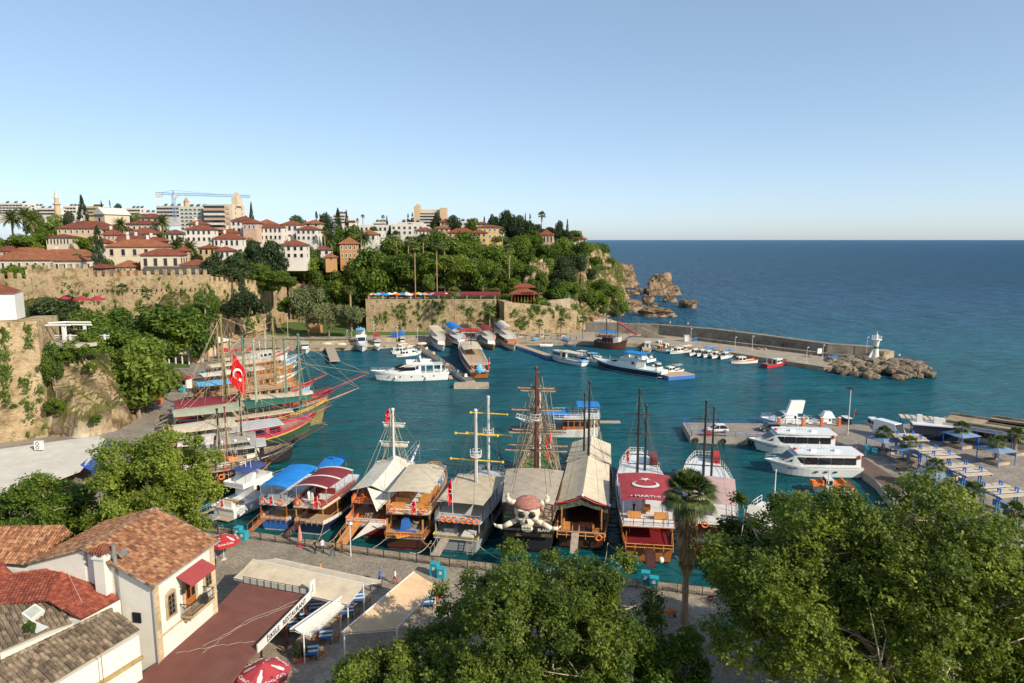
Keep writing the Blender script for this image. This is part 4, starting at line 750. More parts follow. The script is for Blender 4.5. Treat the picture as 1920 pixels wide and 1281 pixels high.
w_=byl('long crenellated stone rampart under the hillside houses at left'); tufts(w_,(-142,228.5),(-104,235),9,25,90,.7,3); tufts(w_,(-190,221),(-142,228),12,25,60,.7,4)
w_=byl('high weathered stone rampart at the left edge'); tufts(w_,(-112,112),(-92.3,121),2,22,70,.5,5); tufts(w_,(-92.3,121),(-87.3,124.5),2,22,60,.6,6)
w_=byl('rough stone wall turning back from the end of the rampart'); tufts(w_,(-103.9,235.2),(-96,262),5,20,80,.9,7); w_=byl('ruined crenellated wall over the old cliff behind the back lawn'); tufts(w_,(-99,303),(-58.5,303),3,16,90,.9,8)
# ---------------------------------------------------------------- houses of the town
WIN={}
def winmesh(k):
    if k in WIN: return WIN[k]
    b=MB(); fr={'d':dwood,'w':white,'r':dred,'g':lgrey}[k]; b.box(0,-.02,0,1,.14,1); b.mat(2).box(0,.0,-.1,1.25,.3,.09).box(-.62,.0,0,.14,.1,1.05).box(.62,.0,0,.14,.1,1.05); b.mat(1); b.box(-.19,-.06,.08,.34,.12,.84); b.box(.19,-.06,.08,.34,.12,.84); me=new_mesh('window',b.V,b.F,[fr,glass,lgrey],b.m,uv=False); WIN[k]=me; return me
WM={'cream':wallmat('cream_plaster',(.54,.46,.33)),'white':wallmat('white_plaster',(.6,.565,.5)),'ochre':wallmat('ochre_plaster',(.42,.27,.1)),'yellow':wallmat('yellow_plaster',(.48,.34,.14)),'tan':wallmat('tan_plaster',(.5,.36,.22)),'green':wallmat('pale_green_plaster',(.5,.54,.42)),'blue':wallmat('pale_blue_plaster',(.5,.6,.6)),'brown':wallmat('brown_timber',(.16,.1,.07)),'grey':wallmat('grey_plaster',(.5,.47,.42)),'pink':wallmat('pink_plaster',(.48,.32,.24)),'stone':stone,'orange':wallmat('orange_plaster',(.4,.22,.09))}
def hip(b,cx,cy,z,w,d,rise,ov=.7,ridge=.5,th=.18):
    a=w/2+ov; c=d/2+ov; rl=max(0,(w/2-d/2*.9)) if w>d else 0; rd=max(0,(d/2-w/2*.9)) if d>=w else 0
    b.add([(cx-a,cy-c,z),(cx+a,cy-c,z),(cx+a,cy+c,z),(cx-a,cy+c,z),(cx-rl-.05,cy-rd-.05,z+rise),(cx+rl+.05,cy-rd-.05,z+rise),(cx+rl+.05,cy+rd+.05,z+rise),(cx-rl-.05,cy+rd+.05,z+rise),
       (cx-a,cy-c,z-th),(cx+a,cy-c,z-th),(cx+a,cy+c,z-th),(cx-a,cy+c,z-th)],[[0,1,5,4],[1,2,6,5],[2,3,7,6],[3,0,4,7],[4,5,6,7],[8,9,1,0],[9,10,2,1],[10,11,3,2],[11,8,0,3],[11,10,9,8]])
def gable(b,cx,cy,z,w,d,rise,ov=.5,th=.18,ax='x'):
    a=w/2+ov;c=d/2+ov
    if ax=='x': V=[(cx-a,cy-c,z),(cx+a,cy-c,z),(cx+a,cy+c,z),(cx-a,cy+c,z),(cx-a,cy,z+rise),(cx+a,cy,z+rise)]; F=[[0,1,5,4],[2,3,4,5],[0,4,3],[1,2,5],[3,2,1,0]]
    else: V=[(cx-a,cy-c,z),(cx+a,cy-c,z),(cx+a,cy+c,z),(cx-a,cy+c,z),(cx,cy-c,z+rise),(cx,cy+c,z+rise)]; F=[[0,4,5,3],[1,2,5,4],[0,1,4],[2,3,5],[3,2,1,0]]
    b.add(V,F)
def house(label,x0,x1,ye,yb,Yd,col='cream',roof=tileA,nf=2,nc=4,win='d',rz=0.,d=None,kind='hip',rise=None,chim=0,ns=2,name='house',cat='house',ww=None,group='red-roofed houses on the hillside',wh=.5,extra=None,ov=.7):
    q0=PY(x0,ye,Yd); q1=PY(x1,ye,Yd); w=q1[0]-q0[0]; zb=PY(x0,yb,Yd)[2]; h=q0[2]-zb; d=d or min(w*.8,11); 
    wf=w/ (cos(rz)+abs(sin(rz))*d/w) if rz else w
    t=thing(name,label,cat,((q0[0]+q1[0])/2,Yd+d/2,zb),rz,group); w=wf
    b=MB(); b.box(0,0,-5,w,d,5+h)
    if nf>1: b.mat(0)
    b.obj('wall',WM[col],t)
    if roof is not None:
        b=MB(); r=rise or min(w,d)*.2
        if kind=='hip': hip(b,0,0,h,w,d,r,ov)
        elif kind=='gx': gable(b,0,0,h,w,d,r,ov)
        elif kind=='gy': gable(b,0,0,h,w,d,r,ov,ax='y')
        o=b.obj('roof',roof,t)
        if chim:
            for k in range(chim): c=MB(); c.box(-w*.2+k*w*.35,d*.05,h+r*.3,.8,.8,r*.9+1.1); c.mat(1).box(-w*.2+k*w*.35,d*.05,h+r*1.2+1.1,1.,1.,.15); c.obj('chimney',[WM['white'],tileC],o)
    else:
        b=MB(); b.box(0,-d/2+.1,h,w+.3,.25,.7); b.box(0,d/2-.1,h,w+.3,.25,.7); b.box(-w/2+.1,0,h,.25,d-.4,.7); b.box(w/2-.1,0,h,.25,d-.4,.7); b.obj('parapet',WM[col],t)
    fh=h/nf; W_=ww or min(1.15,w/nc*.4)
    for f in range(nf):
        for c in range(nc):
            if nf*nc>80: continue
            o=mobj('window',winmesh(win),t); o.location=(-w/2+w*(c+.5)/nc,-d/2-.02,fh*f+fh*.28); o.scale=(W_,1,fh*wh)
        for c in range(ns):
            for s_ in ((1,) ):
                o=mobj('window',winmesh(win),t); o.location=(w/2+.02,-d/2+d*(c+.5)/ns,fh*f+fh*.28); o.scale=(W_,1,fh*wh); o.rotation_euler=(0,0,pi/2)
    if extra: extra(t,w,d,h)
    return t
def timber(t,w,d,h):   # projecting upper storey with wooden strips
    b=MB()
    for k in range(6): b.box(-w/2+w*k/5,-d/2-.05,0,.18,.12,h)
    b.box(0,-d/2-.06,h*.48,w,.14,.25); b.box(0,-d/2-.06,h*.97,w,.14,.25); b.obj('timber_frame',dwood,t)
def balc(t,w,d,h):
    b=MB()
    for f in range(1,3):
        z=h*f/3; b.box(0,-d/2-.7,z,w*.8,1.4,.15); b.box(0,-d/2-1.35,z+.15,w*.8,.08,.9)
    b.obj('balcony',WM['white'],t)
def tanks(t,w,d,h):
    for k in range(3):
        b=MB(); x=-w*.3+w*.3*k; b.add([(x-1,-1,h+.7),(x+1,-1,h+.7),(x+1,.6,h+1.7),(x-1,.6,h+1.7),(x-1,-1,h+.6),(x+1,-1,h+.6),(x+1,.6,h+1.6),(x-1,.6,h+1.6)],[[0,1,2,3],[7,6,5,4],[0,4,5,1],[2,6,7,3],[1,5,6,2],[0,3,7,4]]); b.obj('solar_panel',glass,t)
        b=MB(); b.bar((x-.9,.9,h+2),(x+.9,.9,h+2),.35,n=8); b.obj('water_tank',steel,t)
H=[
# label,x0,x1,yeave,ybase,Y,col,roof,nf,nc,win,rz,d,kind,rise,chim,ns
('brown-roofed Ottoman mansion with a row of upper windows',103,200,428,455,315,'tan',tileC,2,9,'w',.12,14,'hip',3.4,0,3),
('cream mansion with arched windows left of the tall cypress',83,128,445,462,300,'cream',tileC,1,7,'d',.1,10,'hip',1.4,0,2),
('long orange-roofed house with a flag at the far left',-20,100,487,510,262,'cream',tileB,1,8,'w',.1,12,'hip',3,0,2),
('pale blue gabled house behind the long orange roof',15,62,476,494,285,'blue',tileB,1,2,'d',0,12,'gy',2.6,0,1),
('orange-roofed house with solar panels beside the wall cypress',60,165,480,500,278,'cream',tileB,1,6,'d',.1,10,'hip',2.6,1,2),
('white house with porch left of the wall cypress',98,152,488,520,255,'white',tileB,1,4,'d',0,8,'hip',1.6,0,1),
('large cream villa with paired windows in the middle of the left hillside',193,300,462,510,258,'cream',tileB,2,5,'d',.18,11,'hip',2.6,2,4),
('two-tone cream villa stepping forward over the rampart',256,333,478,507,250,'cream',tileA,1,4,'d',.2,10,'hip',2.2,0,3),
('low red-roofed wing at the rampart end',333,383,497,512,248,'white',tileA,1,4,'d',.1,9,'hip',2,0,2),
('small pavilion with a tented red roof behind the rampart',212,250,500,515,250,'cream',tileB,1,3,'w',.1,8,'hip',2.2,0,2),
('low red-roofed shed just behind the merlons',208,266,518,524,243,'cream',tileB,1,2,'d',.1,7,'hip',2.,0,1),
('dark timber kiosk house beside the wall cypress',166,196,502,522,243,'brown',tileC,2,5,'r',0,8,'hip',1.2,0,1),
('long grey-roofed house behind the right merlons',265,385,512,522,243,'white',tilemat('grey_tiles',(.13,.115,.095),0,(.09,.08,.07)),1,6,'d',.1,8,'gx',2.2,0,1),
('cream gable-ended house with a blank wall under the skyline cypresses',176,213,402,430,335,'cream',M('white_roof',(.5,.48,.44),.8),1,1,'d',-.35,14,'gy',3.4,0,0),
('cream villa with columned balcony right of the palm',236,288,420,436,318,'cream',tileC,1,5,'w',0,9,'hip',1.8,0,1),
('small red roof above the villa balcony',262,296,408,420,335,'tan',tileC,1,3,'d',0,7,'hip',2.,0,1),
('red-roofed cottage left of the cream villa',190,215,440,452,290,'tan',tileA,1,3,'w',.1,8,'hip',2.2,1,1),
('wide red roof between the two left date palms',240,285,438,450,295,'white',tileA,1,4,'d',0,9,'hip',2.6,0,1),
('red roofed house under the apartment block, left of three',300,345,462,480,285,'white',tileA,1,4,'d',.1,9,'hip',1.8,0,1),
('white stacked house with two red roofs below the apartment block',345,395,430,455,295,'white',tileA,2,5,'d',.1,9,'hip',2,1,1),
('narrow white house stepped under the apartment block',350,380,420,432,315,'white',tileA,1,4,'r',.1,8,'hip',1.8,1,1),
('pale yellow house at the foot of the stacked white houses',368,402,465,497,280,'yellow',tileA,2,3,'d',.1,8,'hip',1.2,0,1),
('white house with five arched windows right of the stacked houses',398,448,447,465,295,'white',tileA,1,5,'d',.08,9,'hip',2.2,1,1),
('white red-roofed house left of the pointed cypress',433,470,414,437,325,'white',tileC,2,4,'d',0,9,'hip',2.2,0,1),
('red-walled narrow house by the pointed cypress',455,480,418,434,318,'pink',tileA,1,3,'w',0,8,'hip',1.6,0,1),
('left wing of the long white timbered mansion',478,528,426,452,325,'white',tileA,2,6,'d',0,10,'hip',1.8,0,1),
('taller middle of the long white timbered mansion',527,558,421,452,330,'white',tileA,2,3,'d',0,10,'hip',2.,0,1),
('right wing of the long white timbered mansion',555,592,430,452,323,'white',tileA,2,4,'d',0,10,'hip',1.8,0,1),
('orange roof behind the white timbered mansion',480,510,420,428,345,'tan',tileB,1,3,'d',0,9,'hip',2.4,0,1),
('small orange roof behind the right wing',570,600,419,426,350,'tan',tileB,1,2,'d',0,8,'hip',1.8,0,1),
('white house with dark balcony below the timbered mansion',520,570,460,486,292,'white',tileA,2,4,'d',.08,10,'hip',2.2,1,1),
('white base of the hillside house behind the pines',472,500,478,500,275,'white',tileA,1,2,'d',0,7,'hip',1.4,0,1),
('ochre stone house with orange hipped roof between two date palms',633,668,457,487,308,'orange',tileB,2,4,'w',.12,9,'hip',3,0,1),
('tiny orange roof left of the ochre stone house',604,630,482,489,300,'orange',tileB,1,1,'d',.3,6,'hip',1.6,0,1),
('white cottage with an orange roof behind the ochre stone house',676,704,439,453,335,'white',tileB,1,3,'d',0,8,'hip',2.2,0,1),
('low white houses on the plateau left of the white villa',674,735,424,436,400,'white',None,1,7,'d',0,10,'hip',0,0,1),
('white modern villa with dark windows below the tan hotel',733,794,423,441,375,'white',None,2,6,'d',0,12,'hip',0,0,1),
('long low house with a red roof right of the white villa',778,812,432,442,360,'white',tileA,1,5,'g',0,9,'hip',1.6,0,1),
('red roof with skylights between villa and yellow house',840,890,436,447,345,'tan',tileA,1,5,'g',0,9,'hip',2.2,0,1),
('yellow house with balconies among the ochre houses',885,912,436,456,338,'yellow',tileA,2,3,'d',0,9,'hip',1.6,0,1),
('largest ochre house with bay windows on the ridge',893,942,426,450,345,'yellow',tileA,2,5,'w',.06,10,'hip',1.2,0,2),
('small upper storey with a red roof on the ochre house',893,912,419,424,352,'ochre',tileA,1,2,'d',0,6,'hip',1,0,1),
('red-roofed house behind the tan hotel trees',825,845,416,424,395,'tan',tileA,1,2,'d',0,8,'hip',2,0,1),
('red roofed headland house with tall dark windows',1012,1042,440,459,352,'tan',tileA,1,4,'d',-.15,10,'hip',2.6,0,2),
('dark red house hidden among the headland trees',963,985,430,445,362,'pink',tileA,1,2,'d',0,8,'hip',1.6,0,1),
('small roof on the headland shoulder',1084,1100,448,455,378,'cream',tileB,1,2,'d',0,7,'hip',1.4,0,1),
('brick garden hut on the back lawn',578,599,602,611,266,'orange',tileC,1,1,'d',0,4,'hip',1.4,0,0),
('red-roofed house left of the grey-roofed house behind the merlons',-10,22,470,487,290,'tan',tileC,1,3,'d',.1,9,'hip',2.,0,1),
('terracotta roof beside the left date palms',28,64,462,476,300,'cream',tileA,1,4,'d',0,9,'hip',2.,1,1),
('small white house in the trees right of the mansion',172,196,455,472,283,'white',tileC,1,2,'d',.1,7,'hip',1.8,0,1),
('long red roof behind the large cream villa',215,262,452,462,283,'tan',tileC,1,5,'d',.15,8,'gx',2.2,2,1),
('brown roof left of the wide red roof',188,232,430,440,305,'tan',tileC,1,4,'d',.1,9,'hip',2.2,0,1),
('dark timbered house under the wide red roof',262,300,452,462,276,'brown',tileA,1,4,'w',.1,8,'hip',1.8,1,1),
('red roof between the cream villa and the white houses',330,352,470,480,268,'tan',tileA,1,2,'d',.1,7,'hip',1.8,1,1),
('white house with a red roof under the crane mast',306,336,438,452,305,'white',tileC,1,3,'d',.1,8,'hip',1.8,0,1),
('terraced white house right of the yellow house',400,430,470,484,275,'white',tileA,1,3,'d',.08,8,'hip',1.6,1,1),
('small red roof above the arched white house',412,440,436,444,312,'tan',tileA,1,3,'d',.1,7,'hip',1.8,1,1),
('brown-roofed house right of the brown-roofed mansion',200,222,442,455,300,'tan',tileC,1,3,'w',.1,7,'hip',1.8,0,1),
('red roof peeping over trees left of the ochre stone house',590,618,468,480,315,'white',tileA,1,2,'d',.1,7,'hip',1.6,0,1),
('white cube house on the plateau beside the white cottage',700,716,436,446,352,'white',None,1,2,'d',0,7,'flat',0,0,1),
('long pinkish roof below the tan hotel',815,842,428,436,372,'tan',tileB,1,3,'d',0,8,'hip',1.6,0,1),
('low red roof left of the headland palm',990,1010,438,446,365,'tan',tileA,1,2,'d',0,7,'hip',1.6,0,1),
('cream garden wall house at the headland edge',1070,1088,446,456,372,'cream',tileA,1,2,'d',0,6,'hip',1.2,0,1),
]
for a in H: house(*a[:6],*a[6:])
F_=[('white apartment block at the far left skyline',-10,42,383,402,420,'white',4,8),('long white apartment row left of the minaret',60,104,392,404,450,'white',2,9),('white block left of the skyline cypress',45,70,388,402,470,'white',2,4),
('yellow apartment block right of the skyline cypress',163,184,389,408,430,'yellow',3,4),('white flat block behind the cypresses',118,142,388,400,460,'white',2,4),('white row between cypress clump and crane',236,262,392,404,450,'white',2,5),('low white row left of the crane',262,294,400,412,440,'white',2,6),
('unfinished concrete apartment block beside the crane',293,335,388,408,425,'grey',3,7),('pale rooftop block right of the dark clump',184,196,400,410,440,'cream',1,2),('white tower block behind the twin cypresses',625,646,403,420,430,'white',3,4),('distant low white house right of the twin cypresses',652,666,412,420,440,'white',1,3),('far white house on the middle plateau',700,722,418,424,450,'white',1,4),('white flat house left of the ochre ridge house',860,893,417,424,400,'white',1,4),('white flat building before the tan hotel',745,790,419,427,395,'white',1,6)]
for a in F_: house(a[0],a[1],a[2],a[3],a[4],a[5],a[6],None,a[7],a[8],'d',0,12,'flat',0,0,2,'apartment_block','apartment block',group='flat-roofed blocks on the skyline',extra=tanks if a[2]-a[1]>18 else None,ww=1.6)
# the tall apartment block under the crane
t=house('tall pale green and cream apartment block with enclosed balconies under the crane',336,382,390,432,345,'green',None,6,5,'w',-.08,14,'flat',0,0,3,'apartment_block','apartment block',group=None,ww=1.9,extra=tanks)
def stripes(t,w,d,h):
    for k in range(6):
        z=h*k/6; b=MB(); b.box(-w*.12,-d/2-.8,z,w*.72,1.5,.18).box(-w*.12,-d/2-1.5,z+.18,w*.72,.1,.95); b.mat(1).box(-w*.12,-d/2-.72,z+1.15,w*.7,1.2,1.2); b.obj('enclosed_balcony',[WM['pink'] if k%2 else WM['white'],glass],t)
        b=MB(); b.box(w*.34,-d/2-.1,z+.5,w*.13,.2,h/6*.55); b.obj('stair_window',WM['pink'],t)
t=house('cream and salmon striped half of the tall apartment block',382,438,386,440,342,'cream',None,6,1,'w',-.05,14,'flat',0,0,2,'apartment_block','apartment block',group=None,ww=1.2,extra=stripes)
b=MB(); b.box(6.5,0,14,3,6,4.6); b.box(6.5,0,18.6,1.8,1.8,2.2); b.obj('stair_tower',WM['cream'],t)
# tan hotel
q0=PY(777,390,470); q1=PY(837,390,470); zb=PY(777,418,470)[2]; w=q1[0]-q0[0]; h=q0[2]-zb
t=thing('hotel','tan slab hotel with two end towers on the skyline','hotel',((q0[0]+q1[0])/2,472,zb-3)); b=MB(); b.box(0,4,0,w*.66,10,h+2.); b.obj('wall',WM['cream'],t); b=MB(); b.box(-w*.42,2,0,w*.17,12,h+4.2); b.box(-w*.4,2,h+4.2,w*.1,8,1.2); b.obj('tower',WM['tan'],t); b=MB(); b.box(w*.4,2,0,w*.2,12,h+3.); b.obj('tower',WM['tan'],t)
for k in range(5):
    b=MB(); b.box(-w*.02,-1.2,h-1.2-2*k,w*.64,.5,.7); b.obj('window',glass,t); b=MB(); b.box(-w*.02,-1.7,h-2.1-2*k,w*.64,1.3,.6); b.obj('balcony',WM['white'],t)
# minaret, church-like turret and crane
q=PY(108,400,430); zt=PY(108,354,430)[2]; h=zt-q[2]; t=thing('minaret','slender stone minaret with a pointed spire on the left skyline','minaret',(q[0],430,q[2]-4)); b=MB()
b.lathe([(1.6,0),(1.5,4+h*.32),(2.2,4+h*.36),(2.2,4+h*.40),(1.25,4+h*.41),(1.2,4+h*.62)],n=12); b.obj('shaft',WM['tan'],t); b=MB(); b.lathe([(1.4,4+h*.62),(.9,4+h*.75),(.12,4+h)],n=12); b.obj('spire',WM['grey'],t)
q=PY(350,386,400); t=thing('turret','small tan turret with a pointed cap behind the apartment block','turret',(q[0],400,q[2]-2)); b=MB(); b.lathe([(1.6,-2),(1.6,4),(1.9,4.2)],n=8); b.mat(1).lathe([(1.7,4.2),(.1,7)],n=8); b.obj('tower',[WM['tan'],WM['orange']],t)
q=PY(328,410,385); zj=PY(328,366,385)[2]; x0=PY(292,366,385)[0]-q[0]; x1=PY(469,371,385)[0]-q[0]; hj=zj-q[2]
craneb=M('crane_blue',(.16,.24,.4),.6); t=thing('tower_crane','blue tower crane with a long jib over the apartment block','crane',(q[0],385,q[2]-2))
def lattice(b,p,q_,s,n):
    p=np.array(p,float); q_=np.array(q_,float); d=(q_-p)/n; L_=np.linalg.norm(d); ax=d/L_; a=np.array([0,1,0.]); c=np.cross(ax,a); off=[(a*s+c*s),(a*-s+c*s),(a*-s-c*s),(a*s-c*s)]
    for o in off: b.bar(p+o,q_+o,.09,n=4)
    for k in range(n):
        for i in range(4): b.bar(p+d*k+off[i],p+d*(k+1)+off[(i+1)%4],.07,n=3)
b=MB(); lattice(b,(0,0,0),(0,0,hj+2),.7,9); b.obj('mast',craneb,t); b=MB(); lattice(b,(0,0,hj+2.6),(x1,0,hj+1.3),.55,30); b.obj('jib',craneb,t); b=MB(); lattice(b,(0,0,hj+2.6),(x0,0,hj+3),.5,6); b.obj('counter_jib',craneb,t)
b=MB(); b.box(x0+1.6,0,hj+.8,3.2,1.6,1.8); b.obj('counterweight',WM['white'],t); b=MB(); b.box(1.3,0,hj+.4,1.8,1.6,1.8); b.obj('operator_cab',WM['white'],t)
b=MB(); b.bar((0,0,hj+2),(0,0,hj+4.6),.3); b.bar((0,0,hj+4.6),(x1*.55,0,hj+2.6),.07); b.bar((0,0,hj+4.6),(x0*.8,0,hj+3.2),.07); b.obj('top_post',craneb,t)
# ---------------------------------------------------------------- boats
def emblem(b,c,s,ax='x'):   # crescent and star in the plane through c ; s = flag height
    def pt(u,v): return (c[0]+u,c[1],c[2]+v) if ax=='x' else ((c[0],c[1]+u,c[2]+v) if ax=='y' else (c[0]+u,c[1]+v,c[2]))
    O=[(-.0+.28*s*cos(t),.28*s*sin(t)) for t in [R(38)+k*R(284)/18 for k in range(19)]]; I=[(.07*s+.22*s*cos(t),.22*s*sin(t)) for t in [R(50)+k*R(260)/18 for k in range(19)]]
    b.add([pt(*q) for q in O+I],[[k,k+1,19+k+1,19+k] for k in range(18)])
    st=[(.36*s+(.14 if k%2==0 else .055)*s*cos(pi+k*pi/5),(.14 if k%2==0 else .055)*s*sin(pi+k*pi/5)) for k in range(10)]; b.add([pt(*q) for q in st]+[pt(.36*s,0)],[[k,(k+1)%10,10] for k in range(10)]); return b
def text_mesh(txt,size,mat_,ext=.01,bold=True):
    cu=bpy.data.curves.new('lettering','FONT'); cu.body=txt; cu.size=size; cu.extrude=ext; cu.align_x='CENTER'; cu.align_y='CENTER'; cu.offset=.012*size if bold else 0; cu.resolution_u=3
    o=bpy.data.objects.new('lettering',cu); C.objects.link(o); dg=bpy.context.evaluated_depsgraph_get(); me=bpy.data.meshes.new_from_object(o.evaluated_get(dg)); bpy.data.objects.remove(o); me.materials.clear(); me.materials.append(mat_); return me
def lettering(txt,size,mat_,parent,loc,rot,name='lettering'):
    o=mobj(name,text_mesh(txt,size,mat_),parent); o.location=loc; o.rotation_euler=rot; return o
class Boat:
    def __init__(s,name,label,stern,bow,B,F=1.5,cat='boat',group=None,Lk=None,z=0):
        a=np.array(P(*stern,z)[:2]) if len(stern)==2 and abs(stern[0])+abs(stern[1])>0 and not isinstance(stern,np.ndarray) else np.array(stern)
        c=np.array(P(*bow,z)[:2]); d=c-a; s.L=np.linalg.norm(d) if Lk is None else Lk; s.B=B; s.F=F
        s.t=thing(name,label,cat,(a[0],a[1],0),atan2(d[1],d[0]),group); s.sh=(.55,.25); s.sw=.8; s.rk=.1; s.full=.55
    def w(s,f):       # half breadth at the rail
        m=.42; B=s.B/2
        if f<m: return B*(s.sw+(1-s.sw)*sin(f/m*pi/2))
        u=(f-m)/(1-m); return B*max(.012,(1-u**(1.6+s.full*1.6)))
    def h(s,f): return s.F*(1+s.sh[0]*max(0,(f-.45)/.55)**2*1.+s.sh[1]*max(0,(.4-f)/.4)**2)
    def hull(s,side,bottom=None,band=None,bz=.8,deck=None,name='hull',stripe=None,bul=.45,n=16,transom=True):
        b=MB(); rows=[-.6,-.05,.12,bz-.1,bz,1.]; nr=len(rows); V=[]
        for i in range(n+1):
            f=i/n; h=s.h(f); w=s.w(f)
            for k,v in enumerate(rows):
                z=-.7 if k==0 else (.12 if k==1 else v*h if v*h>.14 else .14+.01*k); q=[.35,.86,.88,.965,.985,1.][k]
                if f>.6: q=q-(1-q)*(f-.6)*1.4-(f-.6)*.3*(1-k/(nr-1))
                x=f*s.L; fl=(1-k/(nr-1)); x-=s.rk*s.L*max(0,(f-.55)/.45)**2*fl*1.1; x+=.035*s.L*max(0,(.15-f)/.15)*fl
                V.append((x,w*max(.02,q),z))
        o=len(V); V+=[(x,-y,z) for x,y,z in V]; ms=[1 if bottom else 0,1 if bottom else 0,0,3 if stripe else 0,2 if band else 0]; mats=[side,bottom or side,band or side,stripe or side]
        for i in range(n):
            for k in range(nr-1):
                a=i*nr+k; b.cur=ms[k]; b.F.append([a,a+1,a+nr+1,a+nr]); b.m.append(b.cur); b.A.append(0); b.F.append([o+a,o+a+nr,o+a+nr+1,o+a+1]); b.m.append(b.cur); b.A.append(0)
        for k in range(nr-1): b.F.append([k,o+k,o+k+1,k+1]); b.m.append(ms[k]); b.A.append(0)
        for k in range(nr-1): a=n*nr+k; b.F.append([a,a+1,o+a+1,o+a]); b.m.append(ms[k]); b.A.append(0)
        b.V=V; b.obj(name,mats,s.t)
        d=MB(); m=12; P1=[(f*s.L,s.w(f)*.97,s.h(f)-bul) for f in [i/m*.985 for i in range(m+1)]]; V=P1+[(x,-y,z) for x,y,z in P1]; d.add(V,[[m+1+i,m+1+i+1,i+1,i] for i in range(m)]); d.obj('deck',deck or teak,s.t)
        return s
    def out(s,f0,f1,k=1.,n=8,inset=0.):
        fs=[f0+(f1-f0)*i/n for i in range(n+1)]; return [(f*s.L,-(s.w(f)*k-inset)) for f in fs]+[(f*s.L,(s.w(f)*k-inset)) for f in fs[::-1]]
    def slab(s,f0,f1,z,m,k=1.,th=.12,name='upper_deck',edge=None):
        b=MB(); b.prism(s.out(f0,f1,k),z,z+th); b.obj(name,m,s.t); return s
    def cabin(s,f0,f1,z,h,m,k=.7,nw=5,wm=None,name='cabin',wh=.42,tp=.95,front=True,roof=None,wz=.42):
        b=MB(); o=s.out(f0,f1,k,4); cx=sum(p[0] for p in o)/len(o)
        n=len(o); V=[(x,y,z) for x,y in o]+[(cx+(x-cx)*(tp+.02),y*tp,z+h) for x,y in o]; b.add(V,[[i,(i+1)%n,n+(i+1)%n,n+i] for i in range(n)]+[list(range(n,2*n))]); c=b.obj(name,m,s.t)
        if roof: b=MB(); b.prism([(cx+(x-cx)*1.06,y*1.04) for x,y in o],z+h,z+h+.12); b.obj('roof',roof,c)
        for sg in (1,-1):
            if nw==0: break
            for j in range(nw):
                f=f0+(f1-f0)*(j+.5)/nw; y0=s.w(f)*k*(1-(1-tp)*wz)+.03; dw=(f1-f0)*s.L/nw*.36; sl=(s.w(f+.01)-s.w(f-.01))*k/(.02*s.L); g=MB(); g.box(f*s.L,sg*y0,z+h*wz,dw*2,.07,h*wh,sg*math.atan(sl)); g.obj('window',wm or glass,c)
        if front and nw: g=MB(); g.box(f1*s.L-(1-tp)*.3*(f1-f0)*s.L+.0,0,z+h*wz,.1,s.w(f1)*k*1.7,h*wh); g.obj('windscreen',wm or glass,c); g=MB(); g.box(f0*s.L+.0,0,z+h*.1,.12,s.w(f0)*k*.7,h*.75); g.obj('door',dwood if m in(wood,ywood,dwood) else glass,c)
        return s
    def posts(s,f0,f1,z0,z1,n,m,k=.97,r=.06,name='post'):
        b=MB()
        for i in range(n):
            f=f0+(f1-f0)*i/(n-1)
            for sg in (1,-1): b.box(f*s.L,sg*s.w(f)*k,z0,r*2,r*2,z1-z0)
        b.obj('posts' if 0 else 'support_posts',m,s.t); return s
    def rail(s,f0,f1,z,m,h=.9,n=None,k=.98,bars=2,infill=None,close=(1,0),name='railing',fol=False,r=.035):
        n=n or max(3,int((f1-f0)*s.L/1.1)); b=MB(); Z=(lambda f:z+s.h(f)) if fol else (lambda f:z)
        pts=[(f*s.L,s.w(f)*k,Z(f)) for f in [f0+(f1-f0)*i/n for i in range(n+1)]]
        for sg in (1,-1):
            q=[(x,sg*y,c) for x,y,c in pts]
            for p in q: b.bar(p,(p[0],p[1],p[2]+h),r,n=4)
            for j in range(bars): 
                e=h*(j+1)/bars; b.tube([(x,y,c+e) for x,y,c in q],r*1.1,4)
        for i,e in ((0,close[0]),(-1,close[1])):
            if e:
                x,y,c=pts[i]
                for j in range(bars): b.bar((x,-y,c+h*(j+1)/bars),(x,y,c+h*(j+1)/bars),r*1.1,n=4)
                for q in range(1,5): yy=-y+2*y*q/5; b.bar((x,yy,c),(x,yy,c+h),r,n=4)
        b.obj(name,m,s.t)
        if infill: 
            for sg in (1,-1):
                b=MB()
                for i in range(n): p,q=pts[i],pts[i+1]; b.add([(p[0],sg*p[1],p[2]+.1),(q[0],sg*q[1],q[2]+.1),(q[0],sg*q[1],q[2]+h*.8),(p[0],sg*p[1],p[2]+h*.8)],[[0,1,2,3]])
                b.obj('side_cloth',infill,s.t)
        return s
    def canopy(s,f0,f1,z,m,k=.95,arch=.3,pz=None,pm=None,n=3,name='canopy',slope=0.,nu=4,frame=True,stripes=None):
        b=MB(); w0=s.w(f0)*k; w1=s.w(f1)*k; b.sheet((f0*s.L,-w0,z),(f0*s.L,w0,z),(f1*s.L,w1,z+slope),(f1*s.L,-w1,z+slope),.06,nu*2,6,arch,-.05); o=b.obj(name,m,s.t)
        if stripes:
            b=MB()
            for j in (0,3,6): v=j/6*.94+.03; a=np.array((f0+(f1-f0)*v)); ww=(w0+(w1-w0)*v); x=a*s.L; b.sheet((x-.2,-ww,z+slope*v+.03),(x-.2,ww,z+slope*v+.03),(x+.2,ww,z+slope*v+.03),(x+.2,-ww,z+slope*v+.03),.02,nu*2,1,arch,0)
            b.obj('stripe',stripes,o)
        if pz is not None:
            b=MB()
            for i in range(n):
                f=f0+(f1-f0)*(i+.04)/(n-1)*.96
                for sg in (1,-1): y=sg*(w0+(w1-w0)*i/(n-1))*.96; b.bar((f*s.L,y,pz),(f*s.L,y,z+slope*i/(n-1)),.045,n=4)
            b.obj('canopy_frame',pm or steel,s.t)
        return s
